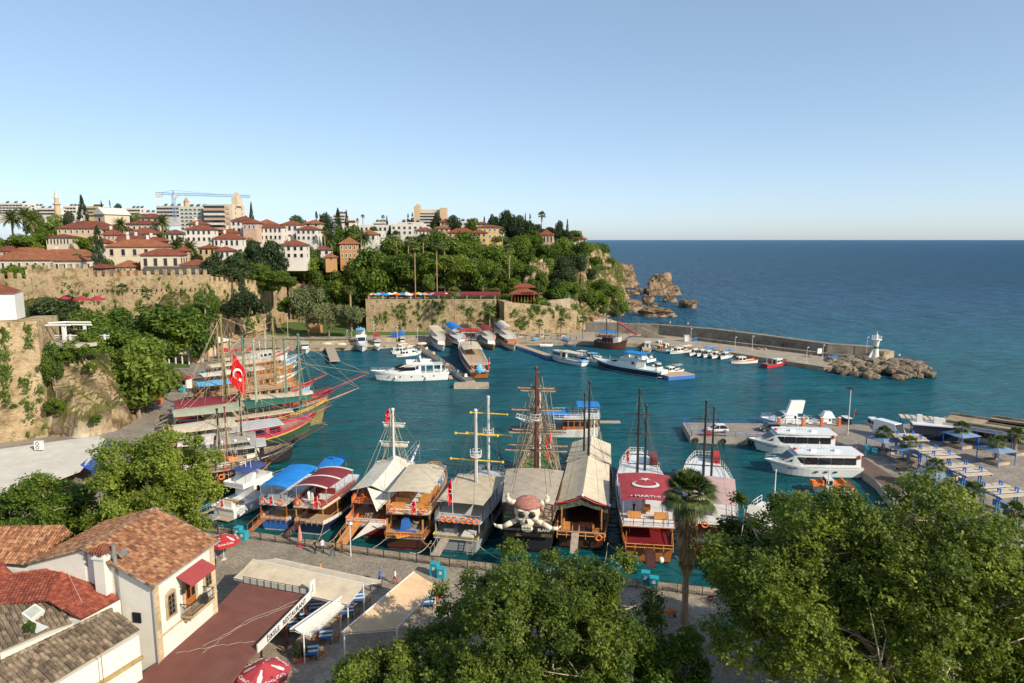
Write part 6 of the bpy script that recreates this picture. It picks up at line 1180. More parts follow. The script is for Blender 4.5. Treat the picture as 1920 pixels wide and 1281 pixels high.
# flag canopy
s=Boat('tour_boat','varnished boat with a red crescent-and-star canopy lettered MARTI',(1216,1062),(1192,884),7.2,2.1,'boat',G1); s.hull(wood,dred,wood,stripe=ywood,deck=dred,bz=.9); L_=s.L; s.cabin(.28,.62,1.7,2.2,wood,.86,5); s.slab(.06,.94,4.,gel,1.0); s.slab(.06,.93,3.88,wood,1.03,name='deck_edge'); s.rail(.06,.5,4.12,iron,.9); s.posts(.02,.28,1.7,3.9,3,wood,.9); s.rail(.0,.28,1.9,ywood,.8,k=.95,r=.05)
s.block('saloon_front',red,.22*L_,0,1.8,.3,5.6,2.); s.canopy(.11,.39,6.5,M('faded_red_canvas',(.33,.035,.045),.85,.16,.8,.4,dirt=.4,dcol=(.2,.03,.03)),.98,.3,4.1,steel,4,slope=.1); b=MB(); cx=.27*L_; zc=6.82
k=-pi/2; E=MB(); emblem(E,(0,0,0),5.2,'z'); E.V=[(cx-.3+p[0]*.95,p[1]*1.2,6.53+.3*(1-(p[1]*1.2/3.5)**2)+.08) for p in E.V]
E.F=[f for f in E.F]; E.obj('crescent_and_star',white,s.t); lettering('• MARTI-II •',.85,white,s.t,(.135*L_,0,6.88),(0,0,-pi/2)); s.bench([(.13*L_,1.6,4.12,.7,1.6,.9),(.13*L_,-1.6,4.12,.7,1.6,.9),(.2*L_,0,4.12,1.,1.,1.4)],ywood)
s.mast(.56,730,black,.2,4,[(.27,4.2),(.5,4.),(.72,3.8)],black,y=.55,tr=.7); s.mast(.66,760,black,.2,4,[(.1,4.6)],black,y=-.7,tr=.7); s.rig(drope,.018,3); s.fenders([(-.25,1.4,1.),(-.25,-1.4,1.)],gel,.36,.8); s.gang(0,1.1,dwood,3.2,0,z0=2.2); s.lines([((0,3,1.6),(-3.6,7,1.4)),((0,-3,1.6),(-3.6,-6,1.4)),((0,3,1.6),(-3.6,3.5,1.4))]); s.rail(.7,.92,4.12,white,.8,close=(0,1)); s.block('stacked_railing',dred,.78*L_,-2.2,4.12,3.,1.,1.3); s.flag(.7*L_,1.6,4.1,1.8,.7,3.)
# behind the palm and the plane trees
s=Boat('tour_boat','red and white boat with two black masts half hidden behind the fan palm',(1335,1050),(1316,890),7.,2.,'boat',G1); s.hull(red,black,white,stripe=white,deck=teak); L_=s.L; s.cabin(.2,.7,1.6,2.2,dred,.85,6); s.slab(.04,.9,3.9,gel,1.); s.rail(.04,.9,4.,white,.9,close=(1,1)); s.canopy(.08,.4,6.0,M('pinkish_canvas',(.45,.3,.27),.85,.16,.8,.4),.96,.2,4.,steel,4); s.mast(.5,752,black,.2,3.9,[(.22,5.2),(.48,4.2),(.78,3.6)],black,y=.6,tr=.7); s.mast(.56,764,black,.18,3.9,[(.3,5),(.62,3.4)],black,y=-.6,tr=.7); s.rig(drope,.018,3); s.block('rolled_awning',rcan,.84*L_,-1.6,4.,2.4,1.2,1.3); s.rings([(-.1,1,4.4,(1,0,0))])
for st,bw,l,can in (((1452,1112),(1442,985),'white tour boat with a white awning seen through the plane tree',wcan),((1552,1112),(1538,995),'second white tour boat hidden among the plane leaves',scan)):
    s=Boat('tour_boat',l,st,bw,6.4,1.9,'boat',G1); s.hull(white,blue,white,deck=teak); s.cabin(.2,.7,1.5,2.2,white,.85,6); s.slab(.04,.9,3.8,gel,1.); s.rail(.04,.9,3.9,white,.9); s.canopy(.08,.5,6.,can,.96,.2,3.9,steel,4); s.mast(.55,882,white,.1,3.8)
s=Boat('work_boat','low white boat with orange covers moored beside the plaza edge',(1596,926),(1520,922),3.6,1.2,'boat','boats along the plaza edge'); s.hull(white,None,orange,deck=lgrey); s.bench([(2,0,1.2,1.6,2.2,1.),(5,0,1.2,1.6,2.,.9)],ocan,'cover'); s.cabin(.5,.68,1.,1.4,white,.6,1)
# ---- left row
def gulet(label,st,bw,B,F,hull,band=None,stripe=None,bottom=None,cab=dwood,cabr=None,can=(),spr=None,sprm=dwood,masts=(),railm=dwood,F2=0,win=7,deck=teak,net=None,tall=False,group=G2,name='gulet',rr=.028,nets=None,sh=(1.,.35),bs=.35,extra=None,cz=3.2,bul=.5):
    s=Boat(name,label,st,bw,B,F,'sailing boat' if masts else 'boat',group); s.sh=sh; s.hull(hull,bottom,band,deck=deck,stripe=stripe,bul=bul); L_=s.L; z=F*.8
    s.cabin(.22,.72,z,2.1,cab,.84,win,roof=cabr,wh=.45)
    if tall: s.slab(.02,.82,z+2.2,teak,1.); s.rail(.02,.84,z+2.3,railm,.95,close=(1,1),bars=3,r=.05)
    else: s.rail(.0,.97,-.05,railm,.7,fol=True,close=(1,0),r=.045)
    for c in can: s.canopy(c[0],c[1],c[2],c[3],c[4] if len(c)>4 else .95,.3,z+.3,steel,4)
    for m in masts: s.mast(m[0],m[1],m[2],m[3] if len(m)>3 else .2,1.5,m[4] if len(m)>4 else (),m[2],y=m[5] if len(m)>5 else 0,tr=.6)
    if spr: s.bowsprit(spr,sprm,bs,.14,net=nets or drope)
    if masts: s.rig(rope,rr,3,rat=8 if B>6 else 0)
    s.gang(0,.8,plank,3.5); s.rings([(-.05,1.4,z+1.,(1,0,0)),(.4*L_,-s.w(.4)*1.02,z+1.4,(0,1,0))])
    s.bench([(L_*(.06+.05*k),y*B*.22,z+(2.3 if tall else .1),.6,B*.25,.8) for k in range(3) for y in (-1,1)],random.choice([canvas,wcan,dred,ocan]),'seat')
    if extra: extra(s,L_,z)
    return s
def ex1(s,L_,z):
    for k in range(7): s.block('sun_lounger',[wcan,ocan,canvas][k%3],L_*.1+k*1.5,(-1.5 if k%2 else 1.2),z+2.35,1.7,.9,.45,.2)
    for k in range(2): s.rings([(L_*(.2+.25*k),-s.w(.3)*1.03,z+2.7,(0,1,0))],red)
    s.flag(0,1.5,z+2.3,1.2,.8,2)
gulet('black and wood boat with sun loungers and beanbags on its white top deck',(340,928),(515,900),7.,2.,black,dwood,yellow,black,wood,None,(),3,dwood,((.42,768,black,.2),(.5,764,dred,.16)),iron,tall=True,extra=ex1)
gulet('black gulet with a grey awning and a small white ladder on its side',(318,888),(562,860),7.,1.9,black,black,lgrey,black,dwood,lgrey,((.08,.34,5.2,wcan),(.36,.66,4.9,fabric('warm_grey_canvas',(.34,.32,.28)))),5,dwood,((.55,735,black,.18),),iron,extra=lambda s,L_,z:[s.block('boarding_ladder',wcan,L_*.66,-s.w(.66)-.1,1.,.7,.12,2.6,0,1.),s.fenders([(L_*k,-s.w(.4)*.7,5.1) for k in (.4,.5,.6)],gel,.25,.5)])
gulet('magenta and green boat with arched yellow-railed windows',(316,862),(596,818),7.6,2.4,M('bottle_green',(.03,.07,.04),.5),pink,yellow,dred,pink,lgrey,((.04,.42,5.3,canvas,.98),),3,pink,(),pink,win=5,extra=lambda s,L_,z:s.flag(0,1.5,z+1.5,1.2,.8,2.2))
gulet('green-canopied gulet with a yellow-lined olive hull and two green masts',(318,835),(622,795),7.6,2.6,M('gilded_wood',(.2,.16,.05),.5,.4,2),green,yellow,green,pink,canvas,((.03,.42,6.,fabric('pale_green_canvas',(.36,.38,.27)),.98),(.44,.86,6.2,gcan,1.)),6,M('pinkish_spar',(.5,.3,.25),.5),((.52,640,M('pale_green_spar',(.3,.34,.26),.6),.28),(.8,628,M('mast_green',(.06,.16,.12),.6),.3)),yellow,bs=.3)
def ex5(s,L_,z):
    b=MB(); zz=15.; x=.36*L_; y0=-1.
    g=[(x,y0,zz),(x+.9,y0-.3,zz-1.6),(x+2.,y0-.4,zz-3.6),(x+2.1,y0-.2,zz-6.4),(x+1.7,y0,zz-9.3),(x+.2,y0,zz-7.4),(x-1.,y0+.2,zz-5.8),(x-.4,y0+.3,zz-2.8)]
    b.add(g+[(p[0],p[1]+.05,p[2]) for p in g],[list(range(8))[::-1],list(range(8,16))]+[[i,8+i,8+(i+1)%8,(i+1)%8] for i in range(8)]); f=b.obj('flag',flagred,s.t)
    E=MB(); emblem(E,(0,0,0),4.,'x'); a=-1.25; E.V=[(x+.55+p[0]*cos(a)-p[2]*sin(a)*.8,y0-.5,zz-4.3+p[0]*sin(a)+p[2]*cos(a)) for p in E.V]; E.obj('crescent_and_star',white,f)
    b=MB(); b.sheet((0,-s.w(0)-.1,5.3),(L_*.36,-s.w(.3)-.1,5.3),(L_*.36,-s.w(.3)-.3,4.),(0,-s.w(0)-.3,4.),.05,6,1); b.obj('awning_side',mcan,s.t); E=MB(); emblem(E,(0,0,0),1.4,'x'); E.V=[(2+p[0],-s.w(0)-.42,4.7+p[2]) for p in E.V]; E.obj('crescent_and_star',white,s.t)
gulet('red galleon carrying a huge crescent-and-star flag in its rigging',(330,806),(628,772),7.4,2.6,red,dred,sky_b,red,dwood,canvas,((.0,.36,5.4,mcan,1.),(.45,.85,5.,canvas,.9)),8,pink,((.42,632,M('mast_green',(.06,.16,.12)),.26),(.68,636,M('mast_green',(.06,.16,.12)),.26),(.30,592,M('mossy_spar',(.2,.17,.06),.9,.4,2),.36,((.55,5),))),red,extra=ex5,rr=.035)
gulet('honey-wood boat with many orange railings and a blue awning',(362,775),(592,746),7.,2.2,sky_b,red,white,blue,ywood,teak,((.04,.28,6.4,lbcan),),3,red,((.66,600,M('mossy_spar',(.2,.17,.06)),.34,((.3,3),)),(.42,625,black,.16)),ywood,tall=True,rr=.035)
gulet('yellow-railed wooden boat with white awnings behind the orange-railed one',(378,752),(560,724),6.6,2.,wood,white,None,dwood,ywood,canvas,((.0,.3,6.2,wcan),(.35,.6,6.2,canvas)),2,ywood,(),ywood,tall=True)
gulet('brown double-deck boat with cream awnings in the middle of the left row',(392,730),(556,706),6.4,2.,wood,ywood,None,dwood,wood,canvas,((.0,.55,6.,canvas),),2,wood,((.25,600,dwood,.16),),wood,tall=True)
gulet('white boat with a sky-blue bow and varnished deckhouse',(410,712),(562,690),6.2,1.9,white,sky_b,white,sky_b,wood,canvas,((.05,.45,5.4,canvas),),2,sky_b,((.5,640,white,.12),),white)
gulet('white boat with a red awning at the far end of the left row',(425,690),(545,674),6.,1.8,white,red,None,red,white,wcan,((.0,.4,5.,rcan),),0,red,((.6,620,white,.1),),white)
s=smallboat('fish','little blue and white boat between the far gulets of the left row',(500,700),(560,686),2.6,G2,side=sky_b,roof=white)
# ---- boats in the basin
s=yacht('long white flybridge yacht lying across the basin',(842,710),(694,715),5.6,2.3,win=(.36,.62),h=2.2,name='motor_yacht'); s.fenders([(s.L*.3,2.9,1),(s.L*.68,2.6,1.2)]); s.slab(.08,.4,4.3,gel,.8,name='aft_roof'); s.posts(.1,.3,2.,4.3,3,gel,.78,.1)
for sg in (1,-1): b=MB(); b.box(.53*s.L,sg*s.w(.5)*.8,3.,4.2,.2,.95); b.obj('side_window',glass,s.t)
s.flag(-.4,.6,2.2,1.,.7,1.8); b=MB()
for k in range(5): b.box(s.L*(.2+.14*k),s.w(.2+.14*k)*.985,1.3,.35,.06,.28); b.box(s.L*(.2+.14*k),-s.w(.2+.14*k)*.985,1.3,.35,.06,.28)
b.obj('porthole',glass,s.t)
s=Boat('gulet','varnished gulet with a blue-backed tender on its stern at the floating jetty',(900,713),(866,650),6.4,2.2,'sailing boat'); s.hull(wood,None,white,bz=.78,stripe=white,deck=teak); s.cabin(.3,.7,1.8,1.7,wood,.7,4); s.slab(.05,.6,3.6,teak,.95); s.canopy(.3,.55,5.6,canvas,.9,.3,3.6,steel,3); s.rail(.02,.6,3.7,white,.8); s.mast(.42,610,black,.14,3,[(.5,3)],steel); s.mast(.7,622,black,.14,2,[(.6,3)],steel); s.rig(drope,.03,3)
b=MB(); b.loft([[(-.5+.4*cos(a)*k,.2+1.*sin(a)*k*.9,2.+z) for a in [2*pi*j/10 for j in range(10)]] for k,z in ((.3,0),(1,.8),(1,1.6),(.3,2.6))]); b.obj('hoisted_tender',sky_b,s.t); s.flag(-.2,-2.6,3.,2.6,.7,3.4); s.rings([(-.1,1.6,2.7,(1,0,0)),(-.1,2.,3.6,(1,0,0))]); s.bench([(2,1.5,1.9,.6,1.,.8),(2,-1.2,1.9,.6,1.,.8)],wcan,'chair')
s=yacht('sleek navy-hulled yacht with a blue bimini in the outer basin',(1243,708),(1112,686),5.8,2.,side=navy,bottom=gel,band=gel,win=(.3,.6),h=1.9,bimini=bcan,name='motor_yacht'); s.block('stern_stair',gel,.2,0,1.,1.4,3.,1.); b=MB(); b.ball((s.L*.25,1.2,5.1),.55); b.ball((s.L*.2,-1.2,5.),.5); b.obj('radome',gel,s.t,smooth=True)
s=Boat('passenger_boat','white passenger boat with a raised bow cabin and a long cream awning',(1098,687),(1031,673),3.8,1.3,'boat'); s.hull(gel,None,white,deck=lgrey,stripe=blue); s.cabin(.6,.86,1.2,2.,white,.85,4,roof=gel); s.canopy(.1,.6,3.6,canvas,.95,.15,1.3,steel,4); s.block('blue_cover',lbcan,1.,0,1.2,1.6,2.4,.5)
s=Boat('excursion_boat','white excursion boat with bright blue awnings under way behind the pirate ship',(1122,816),(985,815),5.2,1.8,'boat'); s.hull(white,white,white,deck=teak); L_=s.L; s.cabin(.18,.5,1.4,2.2,wood,.85,4,front=False); s.cabin(.02,.14,1.4,2.1,wood,.85,1); s.slab(.0,.62,3.8,white,1.); s.rail(.0,.62,3.9,white,.9,close=(1,1)); s.canopy(.0,.3,6.3,bcan,.98,.15,3.9,steel,3); s.canopy(.42,.8,4.6,bcan,.98,.15,1.8,steel,3); s.rail(.6,.98,0,white,.8,fol=True,close=(0,0)); s.block('passerelle',plank,-2.2,0,2.6,4.,1.4,.15); s.bowsprit(2,white,.35,.12,net=white)
s=Boat('gulet','dark two-masted gulet with blue awnings and red bunting at the breakwater root',(1117,651),(1177,655),6.4,2.2,'sailing boat'); s.hull(dwood,dred,dwood,deck=teak); s.sh=(.8,.4); s.cabin(.25,.6,1.8,2.,dwood,.85,5); s.slab(.05,.62,4.,dwood,1.); s.rail(.05,.62,4.1,dred,.8); s.block('white_deckhouse',white,s.L*.66,0,2.,s.L*.2,4.4,2.); s.canopy(.1,.4,6.,bcan,.95,.2,4.,steel,3); s.canopy(.42,.72,5.8,bcan,.9,.2,4.,steel,3); s.mast(.33,572,black,.2,3); s.mast(.68,564,black,.2,3); s.bowsprit(3,dwood,.5,.16); s.rig(drope,.035,3)
b=MB(); p=np.array((s.L*.68,0,s.mt[1][2]*.55)); q=np.array(s.bs); 
for k in range(12): c=p+(q-p)*k/11; b.ball(tuple(c),.42,.42,.42,6,4)
b.obj('red_bunting',red,s.t)
for st,bw,l in (((1560,849),(1402,845),'white passenger ferry nearer the pier, with a long black window band'),((1606,889),(1432,886),'white passenger ferry in front, bow rail towards the basin')):
    s=Boat('passenger_ferry',l,st,bw,5.2,1.8,'ferry','twin white ferries by the plaza'); s.rk=.16; s.sh=(.35,0); s.sw=.95; s.hull(gel,None,gel,deck=lgrey,stripe=gel,bul=.1); L_=s.L; W_=lambda f,k:s.w(f)*k
    def sec(f,w,z0,z1,t=.93): return [(f*L_,-w,z0),(f*L_,-w*t,z1),(f*L_,w*t,z1),(f*L_,w,z0)]
    b=MB(); z=1.8; b.loft([sec(.03,W_(.03,.93),z,z+1.95),sec(.4,W_(.4,.93),z,z+2.05),sec(.66,W_(.66,.9),z,z+1.95),sec(.72,W_(.72,.86),z,z+1.6),sec(.82,W_(.82,.7),z,z+.65),sec(.93,W_(.93,.5),z,z+.3)]); c=b.obj('deckhouse',gel,s.t)
    b=MB(); b.prism([(x,y*.9) for x,y in s.out(.01,.7,1.)],z+2.0,z+2.22); b.obj('roof',gel,c)
    for sg in (1,-1):
        for k in range(4): g=MB(); f=.08+.135*k+.065; w=W_(f,.93); g.add([((f-.062)*L_,sg*(w*.985),z+.5),((f+.066)*L_,sg*(W_(f+.06,.93)*.985),z+.5),((f+.066)*L_,sg*W_(f+.06,.93)*.945,z+1.6),((f-.062)*L_,sg*w*.945,z+1.6)],[[0,1,2,3]]); g.V=[(x,y+sg*.05,zz) for x,y,zz in g.V]; g.obj('side_window',glass,c)
        g=MB(); g.add([(.62*L_,sg*(W_(.62,.92)+.02),z+.6),(.79*L_,sg*(W_(.79,.76)+.02),z+.6),(.68*L_,sg*(W_(.68,.84)),z+1.5),(.62*L_,sg*(W_(.62,.88)),z+1.6)],[[0,1,2,3]]); g.obj('side_window',glass,c)
    g=MB(); g.add([(.725*L_,-W_(.72,.78),z+1.62),(.725*L_,W_(.72,.78),z+1.62),(.825*L_,W_(.82,.66),z+.69),(.825*L_,-W_(.82,.66),z+.69)],[[0,1,2,3]]); g.obj('windscreen',glass,c)
    s.rail(.8,.985,0,steel,.8,fol=True,close=(0,0),r=.03); s.fenders([(.05*L_,2.3,3.6),(.03*L_,1.6,2.6)],ocan,.3,.7); b=MB()
    for k in (.25,.5): b.box(k*L_,.6,z+2.22,.9,.7,.35); b.torus((k*L_+1.2,-.4,z+2.4),.3,.08,(0,1,0),8,4); b.torus((k*L_+1.7,-.4,z+2.4),.3,.08,(0,1,0),8,4)
    b.bar((.42*L_,0,z+2.22),(.42*L_,0,z+3.6),.05); b.obj('roof_fittings',gel,s.t); b=MB(); b.ball((.68*L_,0,z+2.35),.35,.35,.2); b.obj('red_beacon',red,s.t); s.flag(0,-1.4,2.6,.9,.7,1.6)
    for sg in (1,-1): lettering('ABR. TURGUTKÖY' if st[0]<1600 else 'ABR. KEKOVA',.36,navy,s.t,(.72*L_,sg*(s.w(.72)+.02),1.55),(pi/2,0,0 if sg<0 else pi))
    for sg in (1,-1):
        for k in range(3): g=MB(); g.box((.3+.1*k)*L_,sg*(s.w(.35)+.0),1.0,.5,.06,.25); g.obj('porthole',glass,s.t)
s=yacht('white yacht with a tall swept radar wing moored behind the pier',(1515,801),(1425,801),4.6,1.6,win=(.3,.6),h=1.5,fly=False,name='motor_yacht'); b=MB(); x=s.L*.32; b.loft([[(x-1.6,-.5,3.),(x-2.1,-.4,5.6),(x-2.1,.4,5.6),(x-1.6,.5,3.)],[(x+1.6,-.5,3.),(x+.7,-.4,5.6),(x+.7,.4,5.6),(x+1.6,.5,3.)]]); b.obj('radar_wing',gel,s.t)
s=yacht('lower white yacht with a domed top moored behind the pier',(1572,803),(1508,802),3.8,1.3,win=(.3,.6),h=1.2,fly=False,name='motor_yacht'); s.block('domed_top',gel,s.L*.35,0,2.3,2.6,2.,1.2,0,.5)
s=smallboat('cruiser','black cabin boat with a red flag at the pier end of the row',(1600,806),(1570,806),2.8,side=black,cab=black); s.flag(.3,.3,2.5,.9,.7,1.8)
s=smallboat('cruiser','small white cabin boat beyond the pier near the van',(1652,809),(1618,808),2.6)
# small craft
GB='small boats along the back shore'
z=[('cruiser','white cabin boat bow-on beside the low wooden jetty',(571,652),(574,665),3.4,dict(F=1.4)),('cruiser','white boat with a red awning next to the flybridge yacht',(706,645),(709,659),3.,dict(can=rcan,band=blue)),
('dinghy','grey inflatable between two moored yachts',(736,646),(722,648),1.8,dict(side=lgrey)),('cruiser','small boat with a round blue awning near the floating jetty',(752,640),(757,652),2.4,dict(can=bcan)),
('fish','blue-hulled fishing boat, upper one of the cluster pointing left',(772,652),(735,658),2.4,dict(side=white,bottom=blue)),('fish','white fishing boat with a tan cover in the jetty cluster',(780,659),(733,665),2.4,dict(bottom=sky_b,can=canvas)),
('fish','fishing boat with orange floats in the jetty cluster',(775,656),(742,661),2.3,dict(side=sky_b,can=ocan)),('fish','lowest fishing boat of the jetty cluster, just above the long yacht',(782,666),(741,671),2.4,dict(side=white,bottom=blue)),
('speed','open white launch against the floating jetty',(788,662),(765,668),2.2,{}),('dinghy','small dark inflatable by the floating jetty',(800,676),(788,680),1.8,dict(side=grey)),
('speed','white launch with a blue cover by the plank jetty',(1012,644),(990,647),2.2,dict(can=lbcan)),('dinghy','red and white dinghy by the plank jetty',(1012,650),(1038,650),1.9,dict(bottom=red)),('speed','white speedboat with a bright blue bimini at the promenade',(1052,643),(1080,652),2.6,dict(can=bcan)),
('fish','small fishing boat with red flags behind the passenger boat',(1100,672),(1076,668),2.4,dict(can=wcan)),('fish','turquoise-topped fishing boat behind the navy yacht',(1122,677),(1096,672),2.4,dict(can=lbcan,side=grey)),('fish','long white fishing boat half hidden by the navy yacht',(1150,683),(1098,678),2.8,dict(cab=cream)),
('fish','fishing boat with a blue cover behind the navy yacht stern',(1226,690),(1240,697),2.6,dict(can=bcan)),('fish','white work boat with grey canopy at the blue pontoon',(1278,697),(1240,703),2.8,dict(can=M('grey_canvas',(.3,.3,.28)))),
('fish','cream fishing boat seen from its stern at the breakwater',(1212,662),(1216,646),3.4,dict(side=cream,cab=cream,bottom=yellow)),('fish','first white fishing boat right of the cream one',(1252,661),(1226,657),2.4,dict(cab=wood)),('fish','second white fishing boat right of the cream one',(1262,658),(1238,652),2.4,{}),
('fish','white and varnished boat with a tall stern frame at the breakwater',(1296,659),(1254,665),3.2,dict(bottom=wood,can=wcan)),('fish','small grey-hulled boat first in the breakwater cluster',(1316,661),(1292,669),2.1,dict(bottom=navy)),('fish','white boat second in the breakwater cluster',(1328,662),(1306,670),2.1,dict(bottom=navy,can=bcan)),
('fish','white boat third in the breakwater cluster',(1340,664),(1318,672),2.2,dict(can=bcan)),('fish','low white boat fourth in the breakwater cluster',(1352,667),(1334,674),2.,dict(bottom=navy)),('fish','blue-covered boat last in the breakwater cluster',(1372,668),(1350,675),2.2,dict(can=bcan,bottom=sky_b)),
('fish','orange and white launch with its cabin forward, beside the walkway',(1418,680),(1368,683),2.9,dict(bottom=orange,band=orange,F=1.)),('fish','red-hulled trawler with a white wheelhouse lying off the walkway',(1432,691),(1474,683),3.2,dict(side=red,bottom=red,deck=green,F=1.1)),
('speed','grey speedboat tied behind the cluster at the breakwater',(1318,655),(1308,664),2.,{}),('fish','fishing boat with red rails at the breakwater bend',(1246,652),(1228,648),2.4,dict(band=red,cab=cream))]
for a in z: smallboat(a[0],a[1],a[2],a[3],a[4],GB,**a[5])
s=yacht('white flybridge yacht seen bow-on, with pale blue covers at the back shore',(676,643),(680,663),4.6,2.,bimini=lbcan,group=GB,win=(.3,.6),name='motor_yacht')
def tourb(label,st,bw,B,F,hull,can,cab=white,bottom=None,arch=.4):
    s=Boat('tour_boat',label,st,bw,B,F,'boat',GB); s.hull(hull,bottom,white,deck=teak); s.cabin(.25,.8,F*.8,2.,cab,.85,5); s.slab(.05,.8,F*.8+2.1,white,1.); s.rail(.05,.8,F*.8+2.2,white,.7); s.canopy(.05,.6,F*.8+4.4,can,1.,arch,F*.8+2.2,steel,3); s.rings([(.8*s.L,1.,F*.8+2.6,(1,0,0))]); return s
tourb('white tour boat with a cream awning right of the floating jetty root',(812,638),(832,662),4.4,1.8,gel,canvas,arch=.1); tourb('navy and white tour boat with a domed blue awning',(843,634),(872,660),5.,1.8,navy,bcan,bottom=white,arch=.8); tourb('white and orange tour boat with a maroon awning',(905,637),(926,659),4.6,1.6,wood,mcan); tourb('broad boat with a big arched white canopy and grey bow',(936,632),(966,661),5.2,1.7,cream,wcan,cab=wood,arch=1.4)
# jetties
def jetty(name,label,a,c,w,m,z=1.,edge=None,th=.35,piles=0):
    a=np.array(P(*a,z)[:2]); c=np.array(P(*c,z)[:2]); d=(c-a); l=np.linalg.norm(d); t=thing(name,label,'jetty',(a[0],a[1],0),atan2(d[1],d[0])); b=MB(); b.box(l/2,0,z-th,l,w,th); b.obj('deck',m,t); b=MB()
    if edge: b.box(l/2,0,-.4,l+.06,w+.06,z+.4-.12); b.obj('float',edge,t)
    if piles:
        for k in range(piles):
            for sg in (1,-1): b.bar((l*(k+.5)/piles,sg*w*.4,-1),(l*(k+.5)/piles,sg*w*.4,z-th),.18)
        b.obj('piles',dwood,t)
    return t
jetty('jetty','short dark plank jetty at the back left of the basin',(616,645),(628,676),3.,plank,1.2,piles=4); jetty('floating_jetty','long floating jetty with gear strewn along it',(775,641),(882,714),2.6,M('dark_planks',(.17,.14,.11),.9,.3,2,stretch=(.5,6,1)),.9,grey,piles=0); jetty('pontoon','wide pontoon head of the floating jetty with a ribbed concrete side',(852,719),(916,719),3.4,plank,1.1,kerbm); jetty('plank_jetty','pale plank jetty leading out to the passenger boat',(962,643),(1034,668),2.6,teak,1.1,blue,piles=0); jetty('pontoon','bright blue edged pontoon behind the navy yacht stern',(1244,703),(1293,699),5.,teak,1.1,blue)
for k,(px,py,w,m,l) in enumerate([(800,655,.9,white,'white crate on the floating jetty'),(812,664,1.2,scan,'folded canvas on the floating jetty'),(826,676,.8,teal,'teal crate on the floating jetty'),(838,686,1.1,rope,'coiled nets on the floating jetty'),(858,699,.9,sky_b,'blue bundle on the floating jetty'),(873,706,1.,gel,'white tank at the pontoon end of the jetty'),(790,648,.8,grey,'grey box at the jetty root')]):
    q=P(px,py,.95); t=thing('gear_box',l,'gear',q); b=MB(); b.box(0,0,0,w,w*.8,.6,k,.85); b.box(.1,.05,.6,w*.5,w*.4,.2,k+.4); b.obj('bundle',m,t)
# ---------------------------------------------------------------- near houses
def nrm(v): v=np.array(v,float); return v/np.linalg.norm(v)
def plane(*pz): a,b,c=[np.array(P(*q)) for q in pz]; return a,nrm(np.cross(b-a,c-a))
def onplane(pl,px,py): r_=np.array(ray(px,py)); o=np.array((0,0,CH)); t=np.dot(pl[0]-o,pl[1])/np.dot(r_,pl[1]); return tuple(o+r_*t)
def tile_roof(poly,parent,mat_,w=.23,tl=.36,r=.085,name='roof',jit=.012,under=tileC,th=.12,flat=False):
    Pn=np.array(poly,float); n=nrm(np.cross(Pn[1]-Pn[0],Pn[2]-Pn[0])); n=n if n[2]>0 else -n; u=nrm(np.cross((0,0,1),n)); v=np.cross(n,u); o=Pn[0]; U=(Pn-o)@u; Vv=(Pn-o)@v
    b=MB(); k=len(Pn); b.add([tuple(p-n*.02) for p in Pn]+[tuple(p-n*th) for p in Pn],[list(range(k)),list(range(k,2*k))[::-1]]+[[i,k+i,k+(i+1)%k,(i+1)%k] for i in range(k)]); ro=b.obj(name,M('old_mortar',(.2,.16,.11),.95,.3,2) if mat_ is tileO else under,parent,world=True)
    b=MB(); x=U.min()+w*.5
    while x<U.max():
        ys=[]
        for i in range(k):
            a,c=U[i],U[(i+1)%k]
            if (a-x)*(c-x)<0: ys.append(Vv[i]+(Vv[(i+1)%k]-Vv[i])*(x-a)/(c-a))
        if len(ys)>=2:
            y=min(ys); y1=max(ys); ph=random.uniform(0,.05); y-=ph*.5
            while y<y1-.05:
                e=min(y+tl*1.08,y1+.02); b.a=random.uniform(.02,1); xx=x+random.uniform(-jit,jit); base=o+u*xx; V=[]
                if flat: V=[tuple(base+v*yy+u*du+n*dn) for yy,hh in ((y,.035),(e,.0)) for du,dn in ((-w*.49,hh+.01),(-w*.1,hh+.028),(w*.25,hh+.005),(w*.49,hh+.03))]; m=4
                else: V=[tuple(base+v*yy+u*(rr*cos(t))+n*(rr*sin(t)*.9+hh)) for yy,rr,hh in ((y,r*1.1,.03),(e,r*.9,.0)) for t in [pi*q/4 for q in range(5)]]; m=5
                b.add(V,[[q,q+1,m+q+1,m+q] for q in range(m-1)]+[list(range(m))[::-1]]); y+=tl
        x+=w
    b.obj('roof_tiles' if 0 else 'tiles',mat_,ro,world=True); return ro
def ridge_tiles(a,c,parent,mat_,r=.13): 
    a=np.array(a,float); c=np.array(c,float); l=np.linalg.norm(c-a); n=int(l/.4); b=MB()
    for k in range(n): b.a=random.uniform(0,1); b.bar(tuple(a+(c-a)*k/n),tuple(a+(c-a)*(k+1.1)/n),r*1.1,r*.85,7)
    b.obj('ridge_tiles',mat_,parent,world=True)
E1=np.array(P(285,1096,11)); E2=np.array(P(399,1016,11)); yv=nrm(E2-E1); xv=np.array((yv[1],-yv[0],0)); rz=atan2(xv[1],xv[0])
def HL(x,y,z): q=E1+xv*x+yv*y; return (q[0],q[1],z)
FL=float(np.linalg.norm(E2-E1)); plw=M('limewashed_wall',(.64,.61,.53),.85,.06,.6,.12,dirt=.45,dcol=(.45,.4,.32)); quo=stonemat('quoin_stone',(.6,.48,.3),(.52,.41,.26),(.4,.32,.22),3,.45,0,.2); frame=M('window_frame',(.16,.12,.08),.5)
t=thing('white_house','white two-storey house with a balcony and a large mottled tile roof, lower left','house',(E1[0],E1[1],1.3),rz)
b=MB(); b.prism([(-5.7,0),(0,0),(0,FL),(-5.7,FL)],0,lambda p:9.7-p[0]*.43); b.prism([(-11.,-.0),(-5.72,.0),(-5.72,FL),(-11,FL)],0,10.6); b.obj('wall',plw,t)
